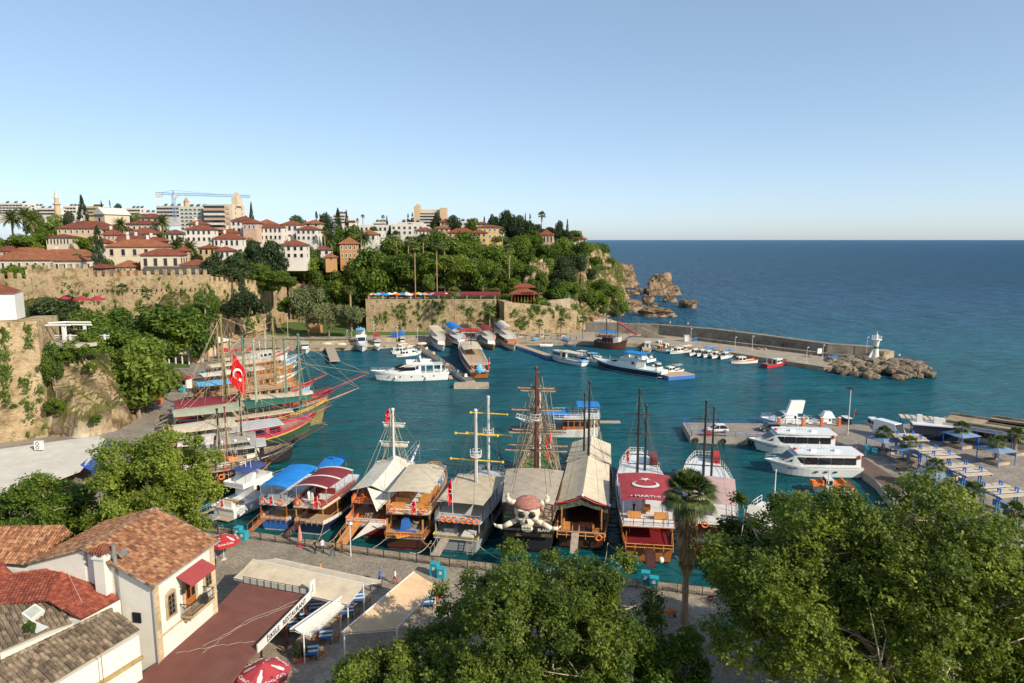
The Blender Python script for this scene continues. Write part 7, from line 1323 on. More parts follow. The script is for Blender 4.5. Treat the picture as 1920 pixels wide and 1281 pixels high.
b=MB(); b.box(.01,.3,0,.1,.62,9.7); b.box(.01,FL-.3,0,.1,.62,9.7); b.box(.02,FL/2,4.85,.14,FL+.1,.16); b.obj('quoins',quo,t)
pr=[HL(.45,-.35,10.95),HL(.45,FL+.35,10.95),HL(-5.9,FL+.35,13.65),HL(-5.9,-.35,13.65)]; ro=tile_roof(pr,t,tileN,flat=True,w=.27,tl=.34); ridge_tiles(pr[3],pr[2],ro,tileO); ridge_tiles(pr[0],pr[3],ro,tileO,.1); ridge_tiles(pr[1],pr[2],ro,tileO,.1)
wp=[P(46,1058,11.9),tuple(np.array(pr[3])-xv*.05-np.array((0,0,.1))),tuple(np.array(pr[2])-xv*.05-np.array((0,0,.05))),P(150,1000,13.4)]
wp[3]=tuple(np.array(wp[0])+(np.array(wp[2])-np.array(wp[1]))*1.0+np.array((0,0,0))); ro=tile_roof(wp,t,tileN,flat=False,w=.24); ridge_tiles(wp[0],wp[1],ro,tileO,.1)
b=MB(); a=np.array(wp[0]); c=np.array(wp[1]); d=nrm((c-a)*np.array((1,1,0))); q=np.array((-d[1],d[0],0)); V=[tuple(p+q*.25*(1-k)) for k in (0,) for p in (a,c)]
wall_mb(b,[(a[0]+q[0]*.3,a[1]+q[1]*.3,1.3,a[2]-.15),(c[0]+q[0]*.3,c[1]+q[1]*.3,1.3,c[2]-.2)],3); b.obj('wing_wall',plw,t,world=True)
def window(t,x,y,z,w,h,arch=True,shut=False):   # on the facade plane x=0, local metres
    b=MB(); b.box(x+.02,y,z-.25,.12,w+.5,.25); b.box(x+.02,y-w/2-.12,z,.1,.24,h); b.box(x+.02,y+w/2+.12,z,.1,.24,h)
    if arch: n=8; b.loft([[(x+dx,y+(w/2+.24)*cos(pi*k/n)*s_,z+h+(.42)*sin(pi*k/n)*s_) for k in range(n+1)] for dx,s_ in ((-.02,1),(.07,1))]); 
    else: b.box(x+.02,y,z+h,.1,w+.5,.25)
    f=b.obj('window',quo,t); b=MB(); b.box(x+.03,y,z,.08,w,h); b.obj('glass',glass,f); b=MB()
    for yy in (-w/2+.04,0,w/2-.04): b.box(x+.09,y+yy,z,.05,.06,h)
    for k in range(5): b.box(x+.09,y,z+h*k/4-.03,.05,w,.05)
    b.obj('bars',frame,f)
window(t,.02,1.9,6.1,.8,1.75); window(t,.02,6.75,6.1,.8,1.75)
b=MB(); b.box(.05,4.3,5.55,.1,1.3,2.5); b.mat(1).box(.11,4.0,6.4,.05,.4,1.4); b.box(.11,4.6,6.4,.05,.4,1.4); d=b.obj('door',[wood,glass],t); b=MB(); b.box(.03,3.5,5.55,.12,.3,2.75); b.box(.03,5.1,5.55,.12,.3,2.75); b.box(.03,4.3,8.05,.12,1.6,.25); b.obj('door_frame',quo,t)
b=MB(); b.box(.62,4.45,5.2,1.1,3.1,.22); b.box(.4,3.3,4.75,.6,.25,.45,0,.4); b.box(.4,5.6,4.75,.6,.25,.45,0,.4); bo=b.obj('balcony',quo,t); b=MB()
for k in range(26): y=2.95+k*.12; b.bar((1.12,y,5.42),(1.12,y,6.4),.014,n=4); b.torus((1.12,y+.06,5.85),.06,.012,(1,0,0),6,3)
for y in (2.93,5.97):
    for k in range(9): b.bar((.1+k*.125,y,5.42),(.1+k*.125,y,6.4),.014,n=4)
    b.box(.62,y,6.38,1.1,.05,.06)
b.box(1.12,4.45,6.38,.06,3.1,.06); b.box(1.12,4.45,5.5,.04,3.1,.04); b.obj('balcony_railing',iron,bo)
b=MB(); b.box(.7,5.2,5.45,.5,.7,.7,.3,.8); b.obj('covered_grill',black,bo)
b=MB(); b.sheet((1.35,2.7,8.35),(1.35,6.1,8.35),(.08,6.1,8.95),(.08,2.7,8.95),.05,6,2,.0,.0); b.sheet((1.35,2.7,8.35),(1.35,6.1,8.35),(1.36,6.1,8.12),(1.36,2.7,8.12),.02,10,1); b.obj('awning',M('awning_maroon',(.3,.05,.05),.8,.1,2,.1),t)
b=MB(); b.bar((.05,3.05,7.9),(.35,3.05,7.9),.03); b.box(.4,3.05,7.35,.2,.2,.45); b.obj('wall_lantern',iron,t); b=MB(); b.box(-1.6,-.02,6.3,.75,.12,.85); b.obj('side_window',glass,t); b=MB(); b.box(-7.9,-.35,8.1,.8,.12,1.1); b.obj('side_window',dwood,t)
b=MB(); b.bar((.52,-.35,9.7),(.52,FL+.35,9.7),.07); b.bar((.3,-.12,9.65),(.1,-.12,9.2),.06); b.bar((.1,-.12,9.2),(.1,-.12,0),.06); b.obj('gutter',M('zinc',(.42,.42,.4),.5,.1,2,0,.5),t)
# chimney house: plain red hip roof with the tall chimney
A_=(225,1122,9.7); B_=(152,1161,9.7); T_=(122,1064,11.4); pl=plane(A_,B_,T_); a=P(*A_); bb=P(*B_); tt=P(*T_); hh=onplane(pl,88,1125)
t=thing('red_roofed_house','low house with a plain red hipped roof and a tall white chimney','house',(a[0],a[1],1.3)); ro=tile_roof([bb,a,tt,hh],t,tileR,flat=True,w=.25,tl=.33); l=P(-60,1165,9.7); l2=P(-30,1140,11.4); k2=(tt[0]-3.5,tt[1]-1.2,tt[2]); tile_roof([hh,tt,k2,(hh[0]-3.8,hh[1]-1.,hh[2])],t,tileR,flat=True,w=.25,tl=.33); ridge_tiles(tt,hh,ro,tileR); ridge_tiles(tt,k2,ro,tileR)
b=MB(); d=np.array(a)-np.array(bb); b.prism([a[:2],bb[:2],(bb[0]-6,bb[1]+1.2),(a[0]-6.,a[1]+3)],1.3,9.55); b.obj('wall',plw,t,world=True)
c=P(200,1112,9.9); zt=ZAT(c,1044); b=MB(); b.box(c[0],c[1],8.6,.95,1.05,zt-8.6,rz); b.box(c[0],c[1],zt,1.15,1.25,.15,rz)
for sx in (-.35,.35):
    for sy in (-.4,.4): b.box(c[0]+sx*cos(rz)-sy*sin(rz),c[1]+sx*sin(rz)+sy*cos(rz),zt+.15,.22,.22,.4,rz)
ch=b.obj('chimney',plw,t,world=True); b=MB(); hip(b,0,0,0,1.,1.1,.45,.12); b.V=[(c[0]+x*cos(rz)-y*sin(rz),c[1]+x*sin(rz)+y*cos(rz),zt+.65+z) for x,y,z in b.V]; b.obj('chimney_cap',tileC,ch,world=True)
q=P(232,1165,7.5); b=MB(); z1=ZAT((q[0]-.3,q[1]),1022); b.bar((q[0],q[1],5),(q[0]-.3,q[1],z1),.16,n=10); b.add([(q[0]-.1,q[1]-.1,z1-.7),(q[0]+.9,q[1]-.1,z1-.9),(q[0]+.7,q[1],z1-.2)],[[0,1,2]]); b.obj('flue_pipe',M('galvanised',(.33,.33,.31),.45,.2,2,0,.6),t,world=True)
b=MB(); b.sag(tuple(np.array(tt)+(0,0,.1)),tuple(np.array(hh)+(3.2,-.8,.3)),.015,.05); b.obj('cable',wcan,t,world=True)
# old house with mossy barrel tiles
pl=plane((0,1222,9.3),(149,1165,9.3),(82,1106,10.7)); t=thing('old_house','old white house with two mossy barrel-tile roofs and a skylight, bottom left corner','house',(-33,44,1.3))
tile_roof([onplane(pl,*q) for q in ((-40,1237),(0,1221),(93,1180),(149,1163),(103,1110),(82,1104),(-40,1152))],t,tileO,w=.34,tl=.42,r=.14,name='upper_roof',jit=.03)
q=[onplane(pl,*z) for z in ((40,1158),(66,1140),(84,1152),(58,1172))]; up=pl[1]*(1 if pl[1][2]>0 else -1)
b=MB(); V=[np.array(z) for z in q]; b.add([tuple(z-up*.05) for z in V]+[tuple(z+up*.42) for z in V],[[0,1,5,4],[1,2,6,5],[2,3,7,6],[3,0,4,7],[4,5,6,7]]); sk=b.obj('skylight',[plw],t,world=True); m_=sum(V)/4; b=MB(); b.add([tuple(m_+(z-m_)*.75+up*.45) for z in V],[[0,1,2,3]]); b.obj('glass',M('milky_glass',(.4,.42,.36),.2),sk,world=True)
q=[onplane(pl,*z) for z in ((44,1172),(60,1166),(92,1180),(68,1192))]; b=MB(); b.add([tuple(np.array(z)+up*.2) for z in q],[[0,1,2,3]]); b.obj('flashing',lgrey,t,world=True)
pl2=plane((60,1303,8.3),(268,1180,8.3),(215,1143,9.5)); ro=tile_roof([onplane(pl2,*z) for z in ((-60,1374),(60,1303),(262,1180),(209,1143),(0,1243),(-60,1275))],t,tileO,w=.36,tl=.42,r=.15,name='lower_roof',jit=.035); a=onplane(pl2,209,1143); c=onplane(pl2,0,1243); ridge_tiles(c,a,ro,tileO,.17)
a=np.array(onplane(pl2,264,1184)); c=np.array(onplane(pl2,60,1305)); d=nrm(a-c); n_=np.array((d[1],-d[0],0)); c=c-d*6; a2=a-n_*.25; c2=c-n_*.25; b=MB(); b.prism([a2[:2],c2[:2],(c2-n_*7)[:2],(a2-n_*2.6)[:2]],1.3,7.9); o1=b.obj('wall',plw,t,world=True); b=MB(); b.prism([tuple((a+n_*.1)[:2]),tuple((c+n_*.1)[:2]),tuple((c-n_*.2)[:2]),tuple((a-n_*.2)[:2])],6.0,6.25); b.obj('cornice',M('mossy_ledge',(.34,.25,.11),.9,.3,2,.4),t,world=True)
u1=np.array(onplane(pl,0,1224)); u2=np.array(onplane(pl,149,1165)); b=MB(); wall_mb(b,[(u1[0],u1[1],7.5,u1[2]-.1),(u2[0],u2[1],7.5,u2[2]-.1)],3.5); b.obj('upper_wall',plw,t,world=True)
m_=(a+c)/2; b=MB(); z=np.array(onplane(pl2,183,1232)); b.bar((z[0]+.35,z[1]-.15,1.3),(z[0]+.35,z[1]-.15,9.2),.03,n=5); b.obj('conduit',M('rusty',(.3,.12,.05),.8,.3,3),t,world=True)
z=onplane(pl,57,1190); b=tuple(z); tt_=thing('weed','tuft of grass rooted below the skylight','plant',b); mobj('leaves',proto('bush')[1],tt_); tt_.scale=(.8,.8,1.)
# tiled roofs at the left edge
pl=plane((0,1052,8.2),(48,1058,8.2),(60,990,10.4)); t=thing('tiled_house','house with an orange barrel roof at the left edge under the plane tree','house',P(20,1050,1.3)); pp=[onplane(pl,*z) for z in ((-60,1052),(50,1060),(135,1000),(118,985),(-60,988))]; tile_roof(pp,t,tileN,w=.3,tl=.4,r=.12); b=MB(); b.prism([p[:2] for p in pp],1.3,7.6); b.obj('wall',plw,t,world=True)
t=thing('shed','dark red tiled shed roof squeezed between the houses','shed',P(20,1090,1.3)); e0=P(-30,1118,7.4); e1_=P(40,1087,7.4); ee=np.array(e1_)-np.array(e0); pp=[e0,e1_,(e1_[0]-2.6,e1_[1]+1.2,8.5),(e0[0]-2.6,e0[1]+1.2,8.5)]; tile_roof(pp,t,tileR,w=.26,tl=.36,r=.1,flat=True); b=MB(); b.prism([p[:2] for p in pp],1.3,6.9); b.obj('wall',plw,t,world=True)
# ---------------------------------------------------------------- restaurant
rr=M('brown_roof_felt',(.16,.055,.038),.8,.14,.7,.15,dirt=.5,dcol=(.2,.1,.08)); wm=M('wicker',(.3,.14,.05),.7,.3,6,.3)
t=thing('restaurant','low restaurant with a flat red-brown roof and a lettered roof sign','restaurant',(-24,54,1.3)); rp=[(-27.0,63.6),(-19.3,61.0),(-20.2,56.6),(-21.4,51.),(-21.9,44),(-30,44),(-28.8,50.4),(-27.6,57.)]
b=MB(); b.prism(rp,4.05,4.25); b.obj('roof',rr,t,world=True); b=MB()
for x,y in ((-19.7,60.6),(-20.4,57.2),(-21.2,53.2),(-21.9,49),(-22.2,46)): b.box(x,y,1.3,.16,.16,2.75)
b.obj('support_posts',dwood,t,world=True); b=MB(); b.prism([(-24,45),(-24,60),(-27,62),(-28.5,45)],1.3,4.0); b.obj('back_wall',WM['tan'],t,world=True)
s0=np.array((-21.1,52.2)); s1=np.array((-19.2,61.2)); d=(s1-s0)/np.linalg.norm(s1-s0); sl=np.linalg.norm(s1-s0); b=MB(); b.box(*((s0+s1)/2),4.05,.12,sl,.75,atan2(d[1],d[0])-pi/2); sg=b.obj('sign_board',white,t,world=True)
o=lettering('İSKELE   RESTAURANT',.66,black,sg,(0,0,0),(0,0,0)); mm=(s0+s1)/2+np.array((d[1],-d[0]))*.075; o.location=(mm[0]+24,mm[1]-54,4.42-1.3); o.rotation_euler=(pi/2,0,atan2(d[1],d[0])); b=MB(); q=s1+d*.1; b.box(q[0],q[1],4.05,.12,1.,1.6,atan2(d[1],d[0])-pi/2); b.obj('sign_panel',white,t,world=True)
b=MB(); E=[(0,0),(.16,.1),(.06,.28),(.1,.5),(-.02,.62),(-.12,.45),(-.05,.25),(-.2,.1)]; qq=q+np.array((d[1],-d[0]))*.08; b.add([(qq[0]+d[0]*u,qq[1]+d[1]*u,4.5+v*1.4) for u,v in E],[list(range(8))]); b.obj('sign_emblem',grey,t,world=True)
b=MB(); g0=np.array((-26.6,63.4)); g1=np.array((-19.6,61.1))
for k in range(10): v=k/9; p=g0+(g1-g0)*v; b.box(p[0],p[1],4.25,.06,.06,.75)
b.bar((*g0,5.),(*g1,5.),.03); b.obj('glass_rail_frame',iron,t,world=True); b=MB(); b.add([(*g0,4.35),(*g1,4.35),(*g1,4.9),(*g0,4.9)],[[0,1,2,3]]); b.obj('glass_panel',M('pale_glass',(.45,.46,.42),.3),t,world=True)
b=MB()
for pts in ([(640,1093),(460,1165),(380,1225)],[(565,1128),(470,1165),(380,1212)],[(478,1202),(400,1212),(330,1225)]):
    for i in range(2): a_,c_=np.array(P(*pts[i],4.28)),np.array(P(*pts[i+1],4.28)); q_=[tuple(a_+(c_-a_)*w/9+np.array((sin(w*2.1)*.22*sin(pi*w/9),cos(w*1.7)*.2*sin(pi*w/9),0))) for w in range(10)]; b.tube(q_,.009,4)
b.obj('roof_cables',wcan,t,world=True)
beige=fabric('beige_awning',(.56,.47,.34)); orb=fabric('peach_awning',(.58,.4,.24),.06)
def awning(label,sheets,posts,m,fm=white,val=.25):
    p=np.array(sheets[0]).mean(0); t=thing('awning',label,'awning',(p[0],p[1],1.3)); b=MB()
    for q in sheets: b.sheet(*q,.05,10,4,0,-.08)
    b.obj('cloth',m,t,world=True); b=MB()
    for q in sheets: 
        a,c=np.array(q[0]),np.array(q[1]); b.sheet(q[0],q[1],tuple(c-(0,0,val)),tuple(a-(0,0,val)),.02,12,1); b.bar(q[3],q[2],.07); b.bar(q[0],q[1],.04)
        for k in range(5): v=k/4; b.bar(tuple(np.array(q[0])*(1-v)+np.array(q[1])*v-(0,0,.2)),tuple(np.array(q[3])*(1-v)+np.array(q[2])*v-(0,0,.2)),.03,n=4)
    b.obj('frame',fm,t,world=True)
    for x,y,z in posts: b=MB(); b.bar((x,y,1.3),(x,y,z),.07,n=8); b.obj('post',fm,t,world=True)
    return t
Ra,Rb=P(473,1049,4.9),P(681,1094,4.9); awning('large cream double-sided awning over the restaurant terrace',[(P(438,1083,4.3),P(652,1133,4.),Rb,Ra),(P(714,1089,4.4),P(516,1047,4.4),Ra,Rb)],[(*Rb[:2],4.8),(*P(652,1140,3.9)[:2],3.9),(*P(480,1052,4.7)[:2],4.7)],beige)
Ra,Rb=P(553,1180,4.2),P(641,1118,4.2); awning('small cream awning on two white posts between table rows',[(P(581,1193,3.8),P(650,1131,3.8),Rb,Ra),(P(628,1121,3.9),P(543,1180,3.9),Ra,Rb)],[(*P(569,1190,4.)[:2],4.2),(*P(637,1130,4.)[:2],4.2)],wcan)
awning('long peach-coloured awning sloping to the garden',[(P(744,1178,3.6),P(820,1098,3.6),P(776,1072,4.6),P(640,1186,4.6))],[(*P(744,1178,3.6)[:2],3.6),(*P(815,1100,3.6)[:2],3.6),(*P(776,1072,4.6)[:2],4.6),(*P(645,1184,4.6)[:2],4.6)],orb)
def table(px,py,label,cloth,n=3,rot=.2,group='set tables of the restaurant'):
    q=P(px,py,2.05); t=thing('dining_table',label,'table',(q[0],q[1],1.3),rot,group); b=MB(); b.box(0,0,.72,1.1,1.7,.04)
    for k in range(5): b.mat(k%2).box(0,-.68+.34*k,.76,1.16,.34,.012)
    b.mat(1); b.box(.57,0,.4,.02,1.7,.36); b.box(-.57,0,.4,.02,1.7,.36); b.obj('tablecloth',[cloth,white],t); b=MB()
    for sx in (-.45,.45):
        for sy in (-.7,.7): b.box(sx,sy,0,.06,.06,.72)
    b.obj('legs' if 0 else 'table_frame',dwood,t)
    for k in range(n):
        s_=1 if k%2 else -1; x=s_*.95; y=-.4+.8*(k//2); c=thing('wicker_chair',['right chair at the ','left chair at the ','farther right chair at the '][k]+label,'chair',(q[0]+x*cos(rot)-y*sin(rot),q[1]+x*sin(rot)+y*cos(rot),1.3),rot,'wicker chairs round the restaurant tables')
        b=MB(); b.box(0,0,.4,.5,.5,.08); b.obj('seat',wm,c); b=MB(); b.loft([[(s_*(.22+.05*abs(i-2)*-.6),-.25+.125*i,z) for i in range(5)]+[(s_*(.27+.05*abs(i-2)*-.6),-.25+.125*i,z) for i in range(4,-1,-1)] for z in (.45,.95)]); b.obj('backrest',wm,c); b=MB()
        for sx in (-.2,.2):
            for sy in (-.2,.2): b.bar((sx,sy,0),(sx,sy,.42),.02,n=4)
        b.obj('leg_frame',wm,c)
tb=fabric('table_blue',(.03,.14,.36))
for a in ((611,1188,'blue and white clothed table between the two awnings'),(584,1217,'nearest clothed table beside the potted hedge'),(673,1118,'clothed table at the end of the large awning'),(652,1142,'clothed table by the small awning post'),(573,1155,'clothed table behind the roof sign'),(551,1170,'clothed table under the restaurant sign'),(592,1136,'clothed table at the far end of the roof sign'),(801,1125,'clothed table beyond the peach awning')): table(*a,tb)
def hedgepot(px,py,label,h=1.7):
    q=P(px,py,1.3); t=thing('planter',label,'planter',q,.3); b=MB(); b.box(0,0,0,1.3,.6,.45); b.obj('box',M('terracotta',(.35,.1,.06),.8),t)
    for x in (-.35,.3): o=mobj('hedge_plant',proto('cypress')[1],t); o.location=(x,0,.35); o.scale=(.75,.75,h)
hedgepot(565,1240,'terracotta trough with two clipped cypresses on the terrace')
def parasol(label,loc,r,h,cols,panels=8,group=None,text=False,drop=.28,name='parasol',pole=white,rot=.2):
    t=thing(name,label,'parasol',loc,rot,group); b=MB(); b.bar((0,0,0),(0,0,h),.03 if r<1.6 else .045,n=6); b.box(0,0,0,.5,.5,.08); b.obj('pole',pole,t); b=MB(); zt=h; ze=h-r*.42; b.V=[(0,0,zt)]
    for k in range(panels): a=2*pi*k/panels; b.V.append((r*cos(a),r*sin(a),ze))
    for k in range(panels): a=2*pi*k/panels; b.V.append((r*cos(a),r*sin(a),ze-drop*.8))
    for k in range(panels):
        n=(k+1)%panels; b.F+= [[0,1+k,1+n],[1+k,1+panels+k,1+panels+n,1+n]]; m=k%len(cols); b.m+=[m,m]; b.A+=[0,0]
    c=b.obj('canopy',cols,t)
    if text:
        for k in range(panels):
            a=2*pi*(k+.5)/panels; ri=r*cos(pi/panels); sl=atan2(zt-ze,ri)
            if k%2: 
                g=MB(); pr=[(-.07,-.5),(.07,-.5),(.09,-.1),(.05,.1),(.035,.45),(-.035,.45),(-.05,.1),(-.09,-.1)]; 
                for (u,v) in pr: rad=ri*.55-v*r*.5; g.V.append((rad*cos(a)-u*r*1.1*sin(a),rad*sin(a)+u*r*1.1*cos(a),zt-rad*math.tan(sl)+.02))
                g.F=[list(range(8))]; g.m=[0]; g.A=[0]; g.obj('bottle_print',white,c)
            else: o=lettering('Coca-Cola',r*.2,white,c,(ri*.84*cos(a),ri*.84*sin(a),zt-ri*.84*math.tan(sl)+.03),(sl,0,a+pi/2)); o.rotation_euler=(sl,0,a+pi/2)
    return t
q=P(420,1049,1.3); parasol('red parasol with white bottle prints beside the white house corner',q,1.95,3.1,[red],text=True)
q=P(495,1262,3.4); parasol('faded red parasol with bottle prints at the bottom edge',(q[0],q[1],1.3),2.1,3.0,[M('faded_red',(.4,.04,.05),.8,.1,1,.1)],text=True,rot=.5)
q=P(563,1024,1.3); t=thing('closed_parasol','closed faded pink parasol by the quay fence','parasol',q); b=MB(); b.lathe([(.04,0),(.04,.6),(.3,.75),(.22,1.7),(.06,2.6)],n=9); b.obj('canopy',M('faded_pink',(.5,.2,.17),.9,.15,2,.2),t); b=MB(); b.box(0,0,0,.6,.6,.15); b.obj('base',rcan,t)
# quay fence
t=thing('quay_fence','black iron fence running the length of the near quay','fence',P(350,980,1.3)); b=MB(); p=MB(); fpts=[(-43,83.1),(-9.1,73.2),(17.8,66.9),(27,64.7)]
for i in range(3):
    a=np.array(fpts[i]); c=np.array(fpts[i+1]); l=np.linalg.norm(c-a); n=int(l/.16); d=(c-a)/l
    for k in range(n):
        x,y=a+d*l*k/n
        if k%13==0: p=MB(); p.box(x,y,1.3,.09,.09,1.15,atan2(d[1],d[0])); p.obj('post',iron,t,world=True)
        else: b.bar((x,y,1.4),(x,y,2.3),.018,n=3)
    for z in (1.42,2.32): b.bar((*a,z),(*c,z),.025,n=4)
b.obj('bars',iron,t,world=True)
def cabinet(px,py,label,n=2,rz=-.28,m=teal,z=1.3):
    q=P(px,py,z); t=thing('utility_cabinet',label,'cabinet',q,rz,'teal supply cabinets on the quay')
    for k in range(n): b=MB(); b.box(k*.95,(k%2)*-.3,0,.85,.75,1.35-.35*k); b.box(k*.95,(k%2)*-.3,1.35-.35*k,.92,.82,.08); c=b.obj('cabinet_box',m,t); b=MB(); b.box(k*.95,(k%2)*-.3-.39,.7-.2*k,.3,.02,.35); b.obj('label_plate',wcan,c)
for a in ((448,1008,'pair of teal cabinets near the bicycles on the near quay'),(815,1078,'pair of teal cabinets by the fence below the grey boat'),(1210,1095,'pair of teal cabinets at the gangplank of the red-canopied boat'),(382,706,'teal cabinet at the far end of the left quay',1),(343,736,'teal cabinet halfway along the left quay',1),(327,772,'teal cabinet on the left quay beside a walker',1),(1626,850,'large teal cabinet on the plaza by the ferries',2)): cabinet(*a)
def lamp(px,pyb,pyt,label,arm=.0,m=white,z=1.3,group='lamp posts',heads=1,r=.07):
    q=P(px,pyb,z); h=ZAT(q,pyt)-z; t=thing('lamp_post',label,'street lamp',q,0,group); b=MB(); b.bar((0,0,0),(0,0,h),r,r*.7,7); b.obj('pole',m,t)
    for k in range(heads): a=k*pi; x=arm*cos(a); b=MB(); b.bar((0,0,h-.1),(x,0,h),.04,n=4); b.lathe([(.06,h+.1),(.28,h-.15),(.25,h-.2)],x,0,8); b.obj('lamp_head',m,t)
    return t
lamp(658,1043,980,'white lamp post on the near quay in front of the tented gulet',.1); lamp(312,703,640,'tall white lamp post beside the left quay road',1.,heads=2)
for x,b_,t_,l in ((1295,641,616,'breakwater lamp post beside the white cabinet'),(1378,652,632,'breakwater lamp post above the small boat cluster'),(1410,658,630,'breakwater lamp post where people stand'),(1512,680,651,'breakwater lamp post above the red-hulled trawler'),(1542,676,647,'last breakwater lamp post before the boulders'),(1624,669,632,'thin pole left of the lighthouse')): lamp(x,b_,t_,l,.25,group='lamp posts along the breakwater')
for x,b_,t_,l in ((499,640,598,'lamp post at the left end of the back promenade'),(702,640,603,'lamp post before the bastion corner'),(745,640,612,'lamp post left of the blue bins'),(783,640,615,'low lamp post at the floating jetty'),(827,632,606,'lamp post before the bastion middle'),(1019,634,616,'lamp post on the right promenade'),(651,638,620,'lamp post among the stepped seats'),(540,632,596,'pale pillar lamp on the lawn path'),(650,905,905,'x')): 
    if l!='x': lamp(x,b_,t_,l,.1,group='lamp posts on the back promenade')
q=P(1589,817,1.3); h=ZAT(q,728)-1.3; t=thing('floodlight_mast','tall floodlight mast on the plaza beside the pier','light mast',q); b=MB(); b.bar((0,0,0),(0,0,h),.13,.08,8); b.obj('pole',lgrey,t); b=MB(); b.torus((0,0,h),.55,.05,(0,0,1),10,4)
for k in range(4): b.box(.55*cos(k*pi/2),.55*sin(k*pi/2),h-.15,.4,.4,.3,k)
b.obj('floodlight_ring',iron,t)
# ---------------------------------------------------------------- people
def figure(pose):
    J={'p':(0,0,.95),'c':(0,0,1.2),'s':(0,0,1.42),'n':(0,0,1.52),'h':(0,.01,1.63),'t':(0,.0,1.74)}; r={'p':.15,'c':.14,'s':.12,'n':.055,'h':.095,'t':.07}; E=[('p','c'),('c','s'),('s','n'),('n','h'),('h','t')]
    st={'stand':(.0,0),'walk':(.28,0),'sit':(0,1)}[pose]
    for sg,k in ((1,'L'),(-1,'R')):
        f=st[0]*sg
        if st[1]: leg=[(sg*.1,0,.9),(sg*.12,.42,.92),(sg*.12,.46,.5),(sg*.12,.6,.47)]
        else: leg=[(sg*.09,0,.88),(sg*.1,f*.6,.48),(sg*.1,f*.9-(.05 if f<0 else 0),.08),(sg*.1,f*.9+.16,.04)]
        arm=[(sg*.17,0,1.42),(sg*.23,-f*.3-.02,1.16),(sg*.22,-f*.5+.12,.93),(sg*.21,-f*.5+.18,.86)]
        for nm,L4,rs,par in (('l',leg,(.1,.075,.045,.05),'p'),('a',arm,(.06,.045,.035,.04),'s')):
            prev=par
            for i,q in enumerate(L4): key=nm+k+str(i); J[key]=q; r[key]=rs[i]; E.append((prev,key)); prev=key
    ks=list(J); me=bpy.data.meshes.new('body'); me.from_pydata([J[k] for k in ks],[(ks.index(a),ks.index(b)) for a,b in E],[]); o=bpy.data.objects.new('body',me); C.objects.link(o); sk_=o.modifiers.new('s','SKIN'); o.modifiers.new('u','SUBSURF').levels=1
    if not me.skin_vertices: me.attributes if 0 else None
    sv=me.skin_vertices[0].data if me.skin_vertices else None
    if sv is None: return None,o
    for k,v in zip(ks,sv): v.radius=(r[k],r[k]*(.75 if k in 'pcs' else 1))
    sv[0].use_root=True; dg=bpy.context.evaluated_depsgraph_get(); out=bpy.data.meshes.new_from_object(o.evaluated_get(dg)); bpy.data.objects.remove(o)
    out.materials.clear()
    for m in (skin,skin,skin,skin): out.materials.append(m)
    n=len(out.polygons); mi=np.zeros(n,np.int32)
    for p in out.polygons:
        c=p.center; z=c[2]; ax=abs(c[0])
        if z>1.68 or (z>1.58 and c[1]<-.02): mi[p.index]=3
        elif z>1.49: mi[p.index]=0
        elif z<.1 and not st[1]: mi[p.index]=3
        elif z>(.93) and not(ax>.19 and z<1.2): mi[p.index]=1
        elif ax>.19: mi[p.index]=0
        else: mi[p.index]=2
    out.polygons.foreach_set('material_index',mi); out.polygons.foreach_set('use_smooth',np.ones(n,bool)); return out,None
FIG={}
try:
    for k in ('stand','walk','sit'): FIG[k]=figure(k)[0]
except Exception as e: print('FIGERR',e)
hairm=M('dark_hair',(.03,.02,.015),.7); jeans=M('jeans',(.05,.08,.16),.8,.15,4,.1); kh=M('khaki_cloth',(.3,.24,.15),.8); blk=M('black_cloth',(.02,.02,.022),.8); wht=M('white_cloth',(.7,.7,.68),.8); rdc=M('red_cloth',(.5,.04,.04),.8); blc=M('blue_cloth',(.04,.12,.4),.8); brc=M('brown_cloth',(.18,.09,.05),.8); orc=M('orange_cloth',(.65,.2,.05),.8); grc=M('grey_cloth',(.25,.25,.25),.8)
def person(px,py,z,label,shirt,pants,pose='stand',rz=None,hair=hairm,loc=None,sc=1.):
    q=P(px,py,z) if loc is None else loc; 
    if FIG.get(pose) is None: return
    t=thing('person',label,'person',q,random.uniform(0,6) if rz is None else rz,None,sc); o=mobj('body',FIG[pose],t)
    for i,m in enumerate((skin,shirt,pants,hair)): o.material_slots[i].link='OBJECT'; o.material_slots[i].material=m
    return t
for a in [(591,1038,'person in black standing by the quay fence, leftmost of four',blk,blk,'stand'),(605,1036,'person in a white shirt at the quay fence',wht,jeans,'stand'),(624,1043,'person in a black top and jeans by the quay fence',blk,jeans,'walk'),(640,1036,'person in brown beside the white lamp post',brc,brc,'stand'),
 (713,1093,'woman in a long blue coat and headscarf walking on the near quay',blc,blc,'walk'),(741,1095,'person in a white top walking behind the one in blue',wht,rdc,'walk'),(695,1108,'person in black at the large awning post',blk,jeans,'stand'),
 (1285,1155,'person in black beside the big fan palm trunk',blk,jeans,'walk'),(320,786,'person in a white shirt on the left quay road',wht,brc,'walk'),(426,690,'person in dark clothes at the far left quay',blk,blk,'stand'),(355,745,'person standing at the left quay edge',blc,kh,'stand')]: person(a[0],a[1],1.3,a[2],a[3],a[4],a[5])
person(602,1082,.85,'person in orange sitting on the near quay beside the large awning',orc,blk,'sit'); person(821,1135,.85,'person in a red shirt seated at the table beyond the peach awning',rdc,blk,'sit'); person(714,1112,.85,'person in dark red seated under the tip of the large awning',brc,blk,'sit'); person(403,1062,1.3,'person in a blue shirt behind the white house corner',blc,blk,'stand')
